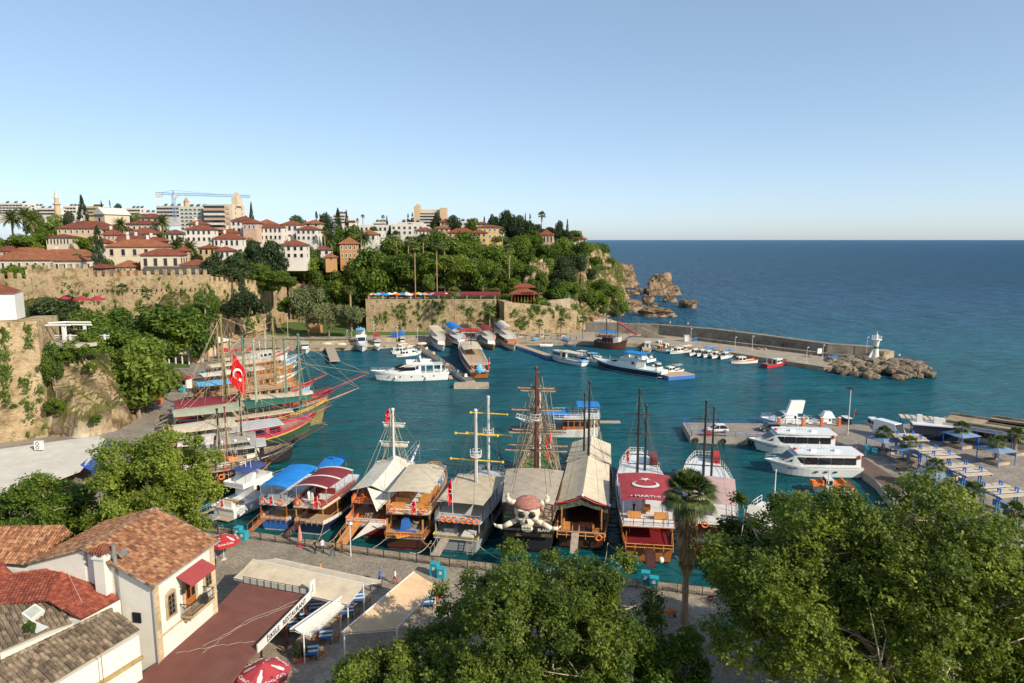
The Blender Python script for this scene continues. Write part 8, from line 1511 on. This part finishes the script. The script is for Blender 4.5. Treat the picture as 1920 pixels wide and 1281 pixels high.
for px,l,sh,pn,po in ((1183,'first person on top of the breakwater wall, dark clothes',blk,blk,'sit'),(1192,'second dark figure on top of the breakwater wall',blk,grc,'stand'),(1218,'person sitting on the breakwater wall by the stair',blc,blk,'sit'),(1252,'swimmer in white on the breakwater wall',wht,skin,'stand'),(1270,'person with a dark bag on the breakwater wall',blk,jeans,'sit'),(1286,'person in a white shirt standing on the breakwater wall',wht,rdc,'stand'),(1341,'person sitting alone on the breakwater wall',blk,blk,'sit'),(1374,'person in blue lying on the breakwater wall',blc,blk,'sit'),(1454,'person crouching on the far part of the breakwater wall',blk,blk,'sit')):
    k=np.interp(px,[1097,1235,1340,1440,1551,1640],range(6)); i=min(4,int(k)); v=k-i; a=np.array(foot[i])*(1-v)+np.array(foot[i+1])*v; h=tp[i]*(1-v)+tp[i+1]*v; person(0,0,0,l,sh,pn,po,loc=(a[0]+1.2,a[1]+1.2,h-(.5 if po=='sit' else 0)))
for a in [(1410,642,'person in a white shirt walking along the breakwater',wht,blk,'walk'),(1417,644,'person in black walking along the breakwater',blk,blk,'walk'),(1516,668,'person in red beside the fourth breakwater lamp',rdc,blk,'stand'),(1522,668,'person in black beside the one in red',blk,grc,'stand'),(1546,674,'fisherman in black at the blue crates',blk,jeans,'stand'),(1549,665,'fisherman in a red shirt near the end of the walkway',rdc,kh,'stand'),(1289,624,'person in red behind the white cabinet',rdc,kh,'stand'),(1690,694,'person in a red shirt on the boulders',rdc,blk,'stand'),(1676,706,'angler in red low on the boulders',rdc,rdc,'sit'),(1686,673,'person in pale clothes on the breakwater head',wht,jeans,'stand')]: person(a[0],a[1],1.3,a[2],a[3],a[4],a[5])
for a in [(795,628,'person walking before the bastion wall',blk,jeans,'walk'),(655,640,'person at the stepped seats of the back shore',blk,blk,'stand'),(1009,633,'person in blue under the second promenade palm',blc,kh,'sit'),(1052,632,'person in a blue shirt sitting under the third promenade palm',blc,blk,'sit'),(1104,612,'person in white on the stair by the breakwater root',wht,jeans,'walk'),(1145,604,'swimmer in the little bay',skin,blk,'stand')]: person(a[0],a[1],1.3,a[2],a[3],a[4],a[5])
# ---------------------------------------------------------------- furniture of the far shores
def simple(name,label,cat,loc,parts,rz=0,group=None,sc=None):
    t=thing(name,label,cat,loc,rz,group,sc)
    for nm,m,fn in parts: b=MB(); fn(b); b.obj(nm,m,t)
    return t
random.seed(21); pc=[wcan,canvas,yellow,red,bcan,orange,wcan,bcan,lbcan,wcan,bcan,red,ocan,rcan]; nm={id(wcan):'white',id(canvas):'cream',id(yellow):'yellow',id(red):'red',id(bcan):'blue',id(orange):'orange',id(lbcan):'pale blue',id(ocan):'orange',id(rcan):'maroon'}
for k in range(22):
    m=pc[(k*5+3)%14]; x=-56+k*1.62+random.uniform(-.4,.4); y=274.6+(k%3)*1.9; parasol(f'{nm[id(m)]} café parasol on the bastion terrace, {ORD[k]} from the left',(x,y,14.1),1.55+.3*(k%2),2.7,[m] if k%4 else [m,wcan],8,'café parasols on the bastion terrace')
t=thing('cafe_canopy','long maroon canopy over the right half of the bastion terrace','canopy',(-18,276,14.1)); b=MB(); b.sheet((-32,272.6,16.2),(-4.5,272.2,16.2),(-4.5,277.5,17),(-32,277.5,17),.1,12,2); b.obj('cloth',mcan,t,world=True); b=MB()
for k in range(9): b.bar((-31.5+k*3.3,273,14.1),(-31.5+k*3.3,273,16.2),.07)
b.obj('support_posts',dwood,t,world=True); b=MB(); b.sheet((-32,272.5,16.2),(-4.5,272.1,16.2),(-4.5,272.1,15.8),(-32,272.5,15.8),.05,14,1); b.obj('valance',M('valance_red',(.3,.05,.05)),t,world=True)
t=thing('terrace_railing','terrace railing with white posts on top of the bastion','railing',(-57,272.4,14.4)); b=MB()
for k in range(10): b.box(-57.2+k*5.6,272.25,14.4,.5,.5,1.35)
b.obj('posts',kerbm,t,world=True); b=MB()
for z in (14.8,15.2,15.55): b.bar((-57,272.3,z),(-6.6,271.6,z),.05)
for k in range(60): b.bar((-57+k*.85,272.3,14.4),(-57+k*.85,272.3,15.55),.03,n=3)
b.obj('rails',iron,t,world=True)
for k in range(14): x=-55+k*3.5; simple('cafe_table',f'white café table with red chairs behind the terrace railing, {ORD[k]} from the left','table',(x,273.8,14.1),[('table_top',wcan,lambda b:b.box(0,0,.7,1.1,.9,.08)),('table_leg',iron,lambda b:b.bar((0,0,0),(0,0,.7),.05)),('chair_seat',rcan,lambda b:b.box(.9,0,.42,.45,.5,.5)),('chair_seat',rcan,lambda b:b.box(-.9,0,.42,.45,.5,.5))],0,'café tables on the bastion terrace')
t=thing('pavilion','open café pavilion with a two-tier red roof and a blue sign gable','pavilion',(4.5,276,12.8)); b=MB(); hip(b,0,2,3.6,10,9,2.4,.8); b.obj('roof',tileA,t); b=MB(); hip(b,.5,4.5,6.,8,6,1.4,.6); b.obj('upper_roof',tileA,t); 
for y in (-2,6):
    b=MB(); b.box(0,y,3.3,9.6,.2,.25)
    for k in range(8): b.box(-4.6+k*1.3,y,-.6,.22,.22,3.9)
    b.obj('timber_frame',wood,t); b=MB(); b.box(0,-2.3,-.6,10,.1,.8); b.box(0,2,-1.2,10.5,9,.5); b.obj('parapet',WM['tan'],t); b=MB(); b.box(1.5,-2.9,3.4,5,.12,.8); b.obj('sign_board',blue,t); lettering('RESTAURANT',.5,white,t,(1.5,-3.0,3.8),(pi/2,0,0)); b=MB(); b.box(0,3,0,8,4,3); b.obj('inner_wall',WM['orange'],t)
for x,w,l in ((120,9,'leftmost of three maroon parasols at the rampart arches'),(152,13,'middle maroon parasol at the rampart arches'),(182,13,'right maroon parasol at the rampart arches')):
    q=PY(x,555,216); parasol(l,(q[0],216,q[2]-3.4),w*.2,3.4,[M('parasol_maroon',(.33,.02,.05),.8,.1,1,.1)],8,'maroon parasols at the rampart')
t=thing('cafe_terrace','stone terrace with tables under the maroon parasols at the rampart','terrace',(-141,217,10)); b=MB(); b.box(-.5,0,-2,20,6,4.2,.12); b.obj('terrace_wall',stone,t); b=MB()
for k in range(7): b.box(-8+k*2.5,-1,2.2,1.,.8,.75); b.mat(1).box(-8+k*2.5+.8,-1,2.2,.4,.4,.85).mat(0)
b.obj('tables' if 0 else 'table_set',[white,rcan],t)
for k,(px,py,m) in enumerate(((1078,590,bcan),(1087,589,bcan),(1100,588,bcan),(1112,587,lbcan),(1092,592,wcan),(1123,586,bcan))): q=P(px,py,1.6); parasol(f'beach parasol at the little beach, {ORD[k]} from the left',(q[0],q[1],.9),1.4,2.4,[m],8,'beach parasols')
for k in range(12): q=P(1076+k*5.2,592.5-(k%3)*1.2,1.); simple('sun_lounger',f'white beach lounger on the little beach, {ORD[k]} along','sun lounger',q,[('frame',white,lambda b:b.box(0,0,.2,.7,1.9,.15)),('backrest',white,lambda b:b.box(0,.8,.3,.7,.5,.5))],.3*k,'loungers on the little beach')
b=MB(); b.prism([(28,286),(40,288),(50,300),(46,318),(34,322),(27,300)],-1,.95); struct('beach',new_mesh('beach',b.V,b.F,M('sand_deck',(.5,.42,.3),.9)))
for k,x in enumerate((738,747,755)): q=P(x,632,1.3); simple('waste_container',f'blue waste container on the back promenade, {ORD[k]} of three','container',q,[('bin',blue,lambda b:b.box(0,0,0,1.5,1.3,1.5,0,1.1)),('lid',blue,lambda b:b.box(0,0,1.5,1.7,1.5,.2))],0,'blue waste containers')
simple('kiosk','kiosk with a bright red fascia at the bastion foot','kiosk',P(880,636,1.3),[('wall',white,lambda b:b.box(0,0,0,5.6,2.6,2.9)),('fascia',red,lambda b:b.box(0,0,2.9,6.4,3.,1.)),('counter',wood,lambda b:b.box(0,-1.5,.9,4.6,.5,.1)),('window',glass,lambda b:b.box(0,-1.32,1.1,4.4,.1,1.4))])
simple('cabinet','white cabinet on the breakwater walkway','cabinet',P(1287,640,1.3),[('box',white,lambda b:b.box(0,0,0,1.7,1.4,2.1)),('lid',lgrey,lambda b:b.box(0,0,2.1,1.9,1.6,.15))]); simple('bin','blue bin beside the white breakwater cabinet','bin',P(1303,640,1.3),[('bin',blue,lambda b:b.box(0,0,0,1.2,1.,1.1,0,1.1)),('lid',blue,lambda b:b.box(0,0,1.1,1.35,1.15,.15))])
for k,(x,y) in enumerate(((1343,642),(1350,643),(1421,655),(1428,656),(1434,656))): simple('stone_block',f'pale stone block on the breakwater walkway, {ORD[k]} from the left','block',P(x,y,1.3),[('block',kerbm,lambda b:b.box(0,0,0,1.1,.8,.55,0,.9))],k,'stone blocks on the breakwater walkway')
simple('crate_stack','blue fishing crates at the end of the breakwater walkway','crates',P(1556,672,1.3),[('crate',blue,lambda b:b.box(0,0,0,2.,1.,.7)),('crate',bcan,lambda b:b.box(1.6,.5,0,1.6,1.,.9))])
simple('notice_board','white notice board on the breakwater walkway','sign',P(1536,672,1.3),[('panel',white,lambda b:b.box(0,0,1.5,1.6,.1,1.6)),('post',iron,lambda b:b.bar((0,0,0),(0,0,1.6),.06))],.3)
t=thing('stepped_seats','long pale stepped stone seats before the back lawn','steps',(-70,240,1.3)); b=MB()
for k in range(3): wall_mb(b,[(-84,240+k*.8,1.3,1.65+.35*k),(-66,237.6+k*.8,1.3,1.65+.35*k),(-52,240.5+k*.8,1.3,1.65+.35*k)],.8)
b.obj('steps',kerbm,t,world=True)
wthing('low_wall','low pale retaining wall left of the blue containers','wall',[(-50,243,1.3,2.6),(-36,249,1.3,2.6)],.8,kerbm,part='masonry')
for k,x in enumerate((612,640,668,756,791,868)): q=P(x,646+(k%2),1.3); simple('upturned_dinghy',f'pale upturned dinghy on the back quay, {ORD[k]} from the left','boat',q,[('hull',canvas,lambda b:b.ball((0,0,.25),1.9,.8,.6,10,6))],.1*k,'upturned dinghies on the back quay')
for k,(x,y) in enumerate(((972,634),(1012,633),(1052,632),(935,636))): simple('palm_planter',f'stone seat ring round a promenade palm, {ORD[k]}','planter',P(x,y-2,1.3),[('seat_ring',kerbm,lambda b:b.lathe([(1.5,0),(1.5,.45),(1.1,.45),(1.1,.3)],n=10))],0,'seat rings under the promenade palms')
for k,x in enumerate(range(985,1100,12)): simple('bollard',f'small dark bollard along the right promenade, {ORD[k]} from the left','bollard',P(x,636,1.3),[('post',iron,lambda b:b.lathe([(.16,0),(.12,.6),(.2,.75),(.1,.85)],n=8))],0,'bollards along the right promenade')
# left quay cafe and kiosk
def tent(label,px,py,w,d,h,m,rz=0,rise=1.5,walls=None,name='cafe_tent',posts=True):
    q=P(px,py,1.3); t=thing(name,label,'tent',q,rz,'café roofs beside the left quay'); b=MB(); hip(b,0,0,h,w,d,rise,.2,th=.1); b.obj('roof',m,t)
    if posts: b=MB(); [b.box(sx*w*.46,sy*d*.46,0,.3,.3,h) for sx in (-1,-.33,.33,1) for sy in (-1,1)]; b.obj('columns',white,t)
    b=MB(); b.box(0,d*.2,0,w*.8,d*.4,h*.8); b.obj('counter_wall',walls or WM['tan'],t)
brt=M('brown_tent',(.13,.08,.06),.9,.15,1,.2)
tent('left brown pyramid tent of the quay café',360,652,7,7,3.6,brt,.2,3.4); tent('right brown pyramid tent of the quay café',388,650,7.5,7,3.6,brt,.2,3.4); tent('cream canopy of the quay café nearest the road',349,680,8,6,3.2,canvas,-.3,1.2); tent('second cream canopy of the quay café',374,668,8,6,3.4,canvas,-.3,1.4); tent('white columned pavilion of the quay café',402,662,8,7,4.,wcan,-.2,1.6)
simple('ticket_kiosk','white ticket kiosk under a red roof on the left quay','kiosk',P(350,728,1.3),[('wall',white,lambda b:b.box(0,0,0,1.8,1.8,2.6)),('roof',red,lambda b:b.box(-.6,0,2.6,4.,2.6,.25)),('window',glass,lambda b:b.box(0,-.92,1.1,1.1,.08,1.)),('awning',rcan,lambda b:b.sheet((-5,-1.6,2.4),(-1,-1.6,2.4),(-1,1.6,3.),(-5,1.6,3.),.06,4,1))],-.3)
simple('parasol_stand','red market parasol at the far end of the left quay','parasol',P(424,672,1.3),[('canopy',rcan,lambda b:b.lathe([(2.6,2.3),(.1,3.4)],n=8)),('pole',white,lambda b:b.bar((0,0,0),(0,0,3.3),.06))])
for k,(x,y) in enumerate(((300,745),(306,735),(296,756))): simple('stall',f'small souvenir stall under the yellow-green tree, {ORD[k]} from the back','stall',P(x,y,1.3),[('counter',[wcan,rcan,orange][k],lambda b:b.box(0,0,0,1.6,1.2,1.1)),('canopy',[rcan,wcan,ocan][k],lambda b:b.box(0,0,2.1,2.,1.6,.12)),('posts',iron,lambda b:[b.bar((sx*.8,sy*.6,1.1),(sx*.8,sy*.6,2.1),.03) for sx in (-1,1) for sy in (-1,1)])],.2,'souvenir stalls')
t=thing('tent_roof','long white sheeted roof at the foot of the limestone outcrop','canopy',P(80,880,1.3)); A0,A1,A2,A3=P(-40,905,4.2),P(148,872,4.2),P(203,824,5.),P(178,816,5.6); b=MB(); b.sheet(P(-60,965,3.4),P(150,884,3.6),P(202,826,4.6),P(-60,862,5.4),.08,14,8,0,.0); b.sheet(P(-60,862,5.4),P(202,826,4.6),P(184,817,4.9),P(-60,850,5.7),.08,14,3,0,.05); b.obj('sheet',M('dirty_white_sheet',(.5,.47,.4),.8,.12,.5,.2,dirt=.4,dcol=(.35,.3,.22)),t,world=True)
b=MB(); b.sheet(P(150,872,3.9),P(172,884,3.4),P(216,838,3.6),P(204,826,4.5),.06,5,4); b.sheet(P(172,884,3.4),P(215,838,3.6),P(215,845,2.2),P(172,893,2.2),.05,4,2); b.obj('blue_tarpaulin',M('tarp_blue',(.02,.07,.35),.6,.15,1,.3),t,world=True); b=MB(); [b.bar(P(x,y,1.3),P(x,y,4.),.07) for x,y in ((20,905),(90,895),(143,885))]; b.obj('support_posts',iron,t,world=True)
simple('air_conditioner','white air conditioning unit with two fans on the sheeted roof','air conditioner',P(74,843,5.2),[('casing',white,lambda b:b.box(0,0,0,1.2,.5,1.4)),('fan',iron,lambda b:b.torus((-.12,-.26,.38),.24,.05,(0,1,0),12,4)),('fan',iron,lambda b:b.torus((-.12,-.26,1.02),.24,.05,(0,1,0),12,4))],.1)
# bicycles near the fence
def bicycle(px,py,label,rz,m=black):
    q=P(px,py,1.3); t=thing('bicycle',label,'bicycle',q,rz,'bicycles leaning on the quay fence')
    for x in (-.52,.52): b=MB(); b.torus((x,0,.34),.32,.03,(0,1,0),14,4); [b.bar((x,0,.34),(x+.31*cos(k*pi/4),0,.34+.31*sin(k*pi/4)),.006,n=3) for k in range(8)]; b.obj('wheel',iron,t)
    b=MB(); b.bar((-.52,0,.34),(0,0,.34),.02); b.bar((0,0,.34),(-.18,0,.85),.02); b.bar((-.14,0,.75),(.38,0,.8),.02); b.bar((0,0,.34),(.36,0,.72),.02); b.bar((.52,0,.34),(.36,0,.95),.02); b.bar((-.52,0,.34),(-.16,0,.8),.015); b.obj('bike_frame',m,t); b=MB(); b.box(-.2,0,.86,.26,.12,.06); b.obj('saddle',black,t); b=MB(); b.bar((.36,-.26,1.),(.36,.26,1.),.018); b.obj('handlebar',black,t)
bicycle(432,998,'bicycle leaning on the fence left of the teal cabinets',.2); bicycle(413,996,'second bicycle with a child seat by the fence',-.2,grey)
simple('pushchair','black pushchair parked at the quay fence','pushchair',P(405,992,1.3),[('seat',blk,lambda b:b.box(0,0,.35,.5,.6,.5,0,.8)),('hood',blk,lambda b:b.ball((0,-.1,.95),.3,.35,.3)),('wheels',iron,lambda b:[b.torus((sx*.28,sy*.3,.12),.11,.03,(1,0,0),8,4) for sx in (-1,1) for sy in (-1,1)])])
simple('traffic_cone','orange traffic cone on the near quay left of the fan palm','traffic cone',P(1257,1150,1.3),[('cone',orange,lambda b:b.lathe([(.2,.05),(.04,.8)],n=10)),('base',orange,lambda b:b.box(0,0,0,.5,.5,.05))]); simple('barrier','low orange plank barrier beside the traffic cone','barrier',P(1248,1157,1.3),[('board',ocan,lambda b:b.box(0,0,.3,2.2,.1,.35)),('feet',iron,lambda b:[b.box(s_,0,0,.1,.5,.3) for s_ in (-.9,.9)])],.1)
t=simple('no_entry_sign','round red and white road sign behind the fan palm','road sign',P(1330,1165,1.3),[('post',steel,lambda b:b.bar((0,0,0),(0,0,2.6),.03)),('disc',red,lambda b:b.bar((0,-.05,2.4),(0,-.02,2.4),.32,n=16)),('bar',white,lambda b:b.box(0,-.07,2.35,.42,.02,.1))]); simple('waste_bin','bright turquoise bin under the great plane tree','bin',P(1362,1190,1.3),[('bin',teal,lambda b:b.box(0,0,0,.8,.8,1.2)),('lid',teal,lambda b:b.box(0,0,1.2,.9,.9,.12))])
# ---------------------------------------------------------------- plaza and pier
tyre=M('tyre',(.02,.02,.02),.8)
def car(label,loc,rz,m,L_=4.1,W_=1.75,H_=1.48,van=False,name='parked_car'):
    t=thing(name,label,'van' if van else 'car',loc,rz); b=MB(); h=.82 if not van else 1.1; w=W_/2
    pr=[(-L_/2,.35),(-L_/2,h*.85),(-L_/2+.15,h),(L_*.28,h),(L_/2-.12,h*.82),(L_/2,h*.55),(L_/2,.3)] 
    b.loft([[(x,y*k,z) for x,z in pr] for y,k in ((-w,.97),(-w*.9,1),(w*.9,1),(w,.97))]); b.obj('body',m,t); b=MB()
    if van: g=[(-L_/2+.05,h),(-L_/2+.1,H_),(L_*.2,H_),(L_*.36,h+.1)]
    else: g=[(-L_/2+.12,h),(-L_/2+.5,H_),(L_*.08,H_),(L_*.27,h)]
    b.loft([[(x*(1 if i in(0,3) else .98),y*(1 if z<=h+.11 else .86),z) for i,(x,z) in enumerate(g)] for y in (-w*.95,w*.95)]); c=b.obj('cabin',m if van else glass,t)
    if not van: b=MB(); b.loft([[(-L_/2+.52,y,H_-.01),(-L_/2+.54,y,H_+.03),(L_*.08,y,H_+.03),(L_*.09,y,H_-.01)] for y in (-w*.83,w*.83)]); [b.bar((g[0][0],s_*w*.96,h),(g[1][0],s_*w*.83,H_),.05) for s_ in (-1,1)]; [b.bar((g[3][0],s_*w*.96,h),(g[2][0],s_*w*.83,H_),.05) for s_ in (-1,1)]; [b.bar((-.25,s_*w*.96,h),(-.25,s_*w*.83,H_),.05) for s_ in (-1,1)]; b.obj('roof',m,c)
    else: b=MB(); [b.box(x,s_*w*.93,h+.15,.9,.06,.55) for x in (-.2,1.0) for s_ in (-1,1)]; b.add([(L_*.345,-w*.8,h+.16),(L_*.345,w*.8,h+.16),(L_*.21,w*.78,H_-.08),(L_*.21,-w*.78,H_-.08)],[[0,1,2,3]]); b.V[-4:]=[(x+.07,y,z) for x,y,z in b.V[-4:]]; b.obj('window',glass,c)
    for x in (-L_*.31,L_*.31):
        for s_ in (-1,1): b=MB(); b.bar((x,s_*(w-.2),.33),(x,s_*(w+.02),.33),.33,n=14); wl=b.obj('wheel',tyre,t); b=MB(); b.bar((x,s_*(w-.05),.33),(x,s_*(w+.035),.33),.19,n=10); b.obj('rim',steel,wl)
    for s_ in (-1,1): b=MB(); b.box(L_/2-.06,s_*w*.68,.58,.14,.35,.16); b.obj('headlight',gel,t); b=MB(); b.box(-L_/2,s_*w*.75,.6,.08,.3,.2); b.obj('tail_light',red,t)
    return t
q=P(1344,810,1.3); car('white hatchback parked near the end of the pier',(q[0],q[1],1.3),pi+.03,gel); q=P(1443,808,1.3); car('dark grey car parked midway along the pier',(q[0],q[1],1.3),pi-.05,M('dark_car_paint',(.04,.045,.05),.2,.1,1,0,coat=.5)); q=P(1670,822,1.3); car('tall white van parked behind the first pergola',(q[0],q[1],1.3),-1.2,gel,6.4,2.2,3.1,True,'parked_van')
q=P(1332,815,1.3); simple('gas_box','small red box beside the white hatchback','box',(q[0]-.8,q[1]-1,1.3),[('box',red,lambda b:b.box(0,0,0,.9,.6,1.1))])
def brail(label,pts,m=blue,h=1.1,post=2.):
    t=thing('railing',label,'railing',(pts[0][0],pts[0][1],1.3),0,'railings of the pier'); b=MB(); p=MB()
    for i in range(len(pts)-1):
        a=np.array(pts[i][:2]); c=np.array(pts[i+1][:2]); n=max(1,int(np.linalg.norm(c-a)/post))
        for k in range(n+1): x,y=a+(c-a)*k/n; p=MB(); p.box(x,y,1.3,.08,.08,h); p.obj('post',m,t,world=True)
        for z in (1.3+h,1.3+h*.5): b.bar((*a,z),(*c,z),.03,n=4)
    b.obj('rails',m,t,world=True)
brail('blue railing along the seaward edge of the pier',[(34.9,134.2),(59,133.2)]); brail('railing across the blunt end of the pier',[(34.8,134.1),(33.9,124.9)]); brail('blue railing along the basin side of the pier',[(33.9,124.9),(56,122.4)])
for k,px in enumerate((1505,1540,1573,1460)): simple('pier_post',['orange mooring post behind the white yachts','orange post right of the domed yacht','orange post beside the black cabin boat','orange post near the radar wing yacht'][k],'post',P(px,799,1.3),[('post',M('post_orange',(.6,.12,.04)),lambda b:b.box(0,0,0,.45,.45,1.7)),('cap',white,lambda b:b.box(0,0,1.7,.5,.5,.12))],0,'orange posts on the pier edge')
for k,px in enumerate((1292,1330,1362,1400)): simple('tyre_fender',f'black tyre hung on the basin face of the pier, {ORD[k]} from the left','tyre',(34.6+k*5,124.3-k*.55,.55),[('tyre',tyre,lambda b:b.torus((0,0,0),.42,.17,(0,1,0),14,6))],0,'tyres on the pier face')
brw=M('ramp_brown',(.12,.075,.055),.8,.2,1,.1); slab('boat_ramp',[(56.3,122.2),(60,122.6),(59.6,96),(56.,96)],1.296,brw,brw,.9)
pw=M('pergola_slats',(.5,.42,.32),.9,.15,1.5,.1,stretch=(1,1,1),dirt=.3); bfr=M('pergola_blue',(.03,.16,.5),.45,.1,1,0)
def pergola(k,a,c,wd,zt=4.6):
    a=np.array(P(*a,zt)[:2]); c=np.array(P(*c,zt)[:2]); d=c-a; l=np.linalg.norm(d); rz=atan2(d[1],d[0]); t=thing('pergola',f'blue-framed walkway roof of pale slats, {ORD[k]} from the van','pergola',((a[0]+c[0])/2,(a[1]+c[1])/2,1.3),rz,'blue-framed walkway pergolas'); b=MB(); z=zt-1.3
    for i in range(5): b.box(-l*.4+l*.2*i,0,z-.15+.18*(i%2),l*.185,wd,.1)
    b.obj('roof_slats',pw,t)
    for i in range(2):
        b=MB(); x=-l*.25+l*.5*i; [b.box(x+sx,sy*wd*.3,0,.14,.14,z+.7) for sx in (-.2,.2) for sy in ((-1,) if 0 else (-1,1))]; b.box(x,0,z-.32,.25,wd*.95,.16); b.box(x,wd*.3,z+.5,.5,.16,.12); b.box(x,-wd*.3,z+.5,.5,.16,.12); b.obj('portal_frame',bfr,t)
    b=MB(); b.box(0,wd*.3,.2,l*.9,.06,.9); b.obj('side_panel',M('panel_blue',(.1,.25,.5),.6,.3,3),t); b=MB(); b.box(0,-wd*.45,z-.4,l,.1,.14); b.box(0,wd*.45,z-.4,l,.1,.14); b.obj('beam',bfr,t)
for k,(a,c) in enumerate((((1690,812),(1718,826)),((1728,838),(1778,858)),((1782,868),(1838,890)),((1846,906),(1905,930)),((1915,948),(1975,975)))): pergola(k,a,c,4.6)
def plant(px,py,label,w=4.4,um=True,pw_=3.):
    q=P(px,py,1.3); t=simple('palm_planter',label+' planter','planter',q,[('kerb',kerbm,lambda b:b.box(0,0,0,2.8,2.8,.5)),('soil',soil,lambda b:b.box(0,0,.5,2.3,2.3,.05))],.3,'square palm planters on the plaza')
    palm('young',0,0,0,0,label+' palm','plaza palms',loc=(q[0],q[1],1.8),ht=3.9,cw=pw_*.62,tr=.26)
    if um:
        t=thing('sunshade',label+' blue pyramid sunshade','sunshade',q,.3,'blue sunshades round the plaza palms'); b=MB(); W2=w/2
        for i in range(4):
            a=i*pi/2; R_=lambda x,y:(x*cos(a)-y*sin(a),x*sin(a)+y*cos(a)); V=[(*R_(-W2,-W2),2.35),(*R_(W2,-W2),2.35),(*R_(.35,-.35),3.1),(*R_(-.35,-.35),3.1)]; b.add(V,[[0,1,2,3]])
        b.obj('roof',M('slate_blue_sheet',(.16,.24,.36),.5,.12,1,.05),t); [MB().box(sx*W2*.85,sy*W2*.85,0,.12,.12,2.4).obj('post',bfr,t) for sx in (-1,1) for sy in (-1,1)]
for a in ((1655,848,'plaza palm nearest the ferries with its'),(1702,868,'second plaza palm with its'),(1750,915,'third plaza palm, beside the tree top, with its'),(1800,838,'palm behind the second pergola with its'),(1866,868,'palm before the kiosk row with its')): plant(*a)
for a in ((1822,965,'lone plaza palm above the plane tree with its'),(1898,1008,'bottom right plaza palm with its'),(1902,850,'far right palm with its')): plant(*a,um=False)
simple('container','dark blue container with a white roof and roof units beside the van','container',P(1745,822,1.3),[('body',navy,lambda b:b.box(0,0,0,6.5,3,2.7)),('roof',white,lambda b:b.box(0,0,2.7,6.8,3.3,.18)),('roof_unit',white,lambda b:b.box(1.2,.3,2.9,1.8,.9,1.)),('roof_unit',white,lambda b:b.box(-2,.6,2.9,.9,.8,1.3)),('window',glass,lambda b:b.box(-1,-1.52,1.,2.,.06,1.))],-.35)
simple('slatted_canopy','dark slatted canopy beside the container','canopy',P(1722,812,1.3),[('slats',pw,lambda b:[b.box(-3+k*1.,0,3.,.75,3,.1) for k in range(7)]),('posts',bfr,lambda b:[b.box(sx*3,sy*1.3,0,.15,.15,3) for sx in (-1,1) for sy in (-1,1)])],-.35)
def kiosk(px,py,l,w,d,lab,txt=None,rz=-.5):
    q=P(px,py,1.3); t=thing('kiosk',lab,'kiosk',q,rz,'flat-roofed kiosks at the right edge'); b=MB(); b.box(0,d*.2,0,w,d*.6,3.); b.obj('wall',WM['grey'],t); b=MB(); b.box(0,0,3.3,w,d,.25); b.box(0,d*.5,3.55,w,.25,.4); b.box(0,-d*.5,3.55,w,.25,.3); b.obj('roof',kerbm,t); [MB().box(-w/2+k*w/5+.1,-d*.48,0,.16,.16,3.3).obj('post',bfr,t) for k in range(6)]; b=MB(); b.box(0,-d*.1,0.9,w*.9,.1,1.9); b.obj('shop_window',glass,t); b=MB(); b.box(0,-d*.55,2.6,w,.1,.7); b.obj('sign_board',white,t)
    if txt: lettering(txt,.5,blue,t,(0,-d*.55-.07,2.95),(pi/2,0,0))
kiosk(1850,830,0,13,6,'long kiosk with a white lettered fascia and sand-coloured roof','BALIKÇI KOOPERATİFİ',-.75); kiosk(1925,835,0,12,6,'second flat-roofed kiosk at the right picture edge',None,-.75)
simple('barrier_fence','blue barrier with a white notice in the bottom right of the plaza','barrier',P(1898,1032,1.3),[('rail',blue,lambda b:[b.box(0,0,.2+.3*k,6,.06,.12) for k in range(4)]),('bars',blue,lambda b:[b.box(-3+k*.3,0,.1,.05,.06,1.2) for k in range(21)]),('notice',white,lambda b:b.box(1.6,-.06,.2,1.6,.04,1.1))],-.05)
for k,(x,y,l) in enumerate(((1760,880,'bench under the second pergola'),(1690,880,'bench beside the plaza planters'),(1730,905,'bench between planters and pergola'),(1800,905,'bench beyond the third pergola'))): simple('bench',l,'bench',P(x,y,1.3),[('seat',teak,lambda b:b.box(0,0,.42,2,.5,.07)),('backrest',teak,lambda b:b.box(0,.25,.55,2,.06,.4)),('legs',iron,lambda b:[b.box(sx,0,0,.08,.45,.42) for sx in (-.8,.8)])],.3)
for k,(px,py,l,m) in enumerate(((1500,862,'red flag on the plaza edge behind the first ferry',0),(1612,868,'red folded flag beside the second ferry',0))):
    pass

def onboat(lab,f,y,z,desc,sh,pn,po='stand'):
    o=[o for o in C.objects if o.get('label','').startswith(lab)][0]; a=o.rotation_euler[2]; person(0,0,0,desc,sh,pn,po,loc=(o.location[0]+cos(a)*f-sin(a)*y,o.location[1]+sin(a)*f+cos(a)*y,z))
for a in (('white-bowed gulet',13,.3,3.75,'person in a white shirt on the upper deck of the tented gulet',wht,blk),('white-bowed gulet',11.5,1.2,3.75,'person in black by the orange cushions of the tented gulet',blk,blk,'sit'),('grey two-masted boat',2.,.4,1.55,'crewman in a light top on the grey boat stern',blc,kh),('white excursion boat',3.,.8,3.95,'passenger in black on the upper deck of the excursion boat',blk,blk),('white excursion boat',5.,-.8,3.95,'passenger in red on the upper deck of the excursion boat',rdc,kh),('white excursion boat',1.,-.9,1.8,'passenger in white at the stern of the excursion boat',wht,jeans),('brown tour boat under',1.4,.6,3.9,'pale-dressed figure beside the maroon canopy',wht,wht),('black and wood boat',8,1,4.1,'crewman on the deck of the sun-lounger boat',grc,blk),('varnished boat with',5,1.6,4.15,'crewman in black on the red-canopied boat',blk,blk),('varnished gulet with',2.5,.5,2.,'person in yellow on the varnished gulet',M('yellow_cloth',(.6,.45,.05)),blk)): onboat(*a)
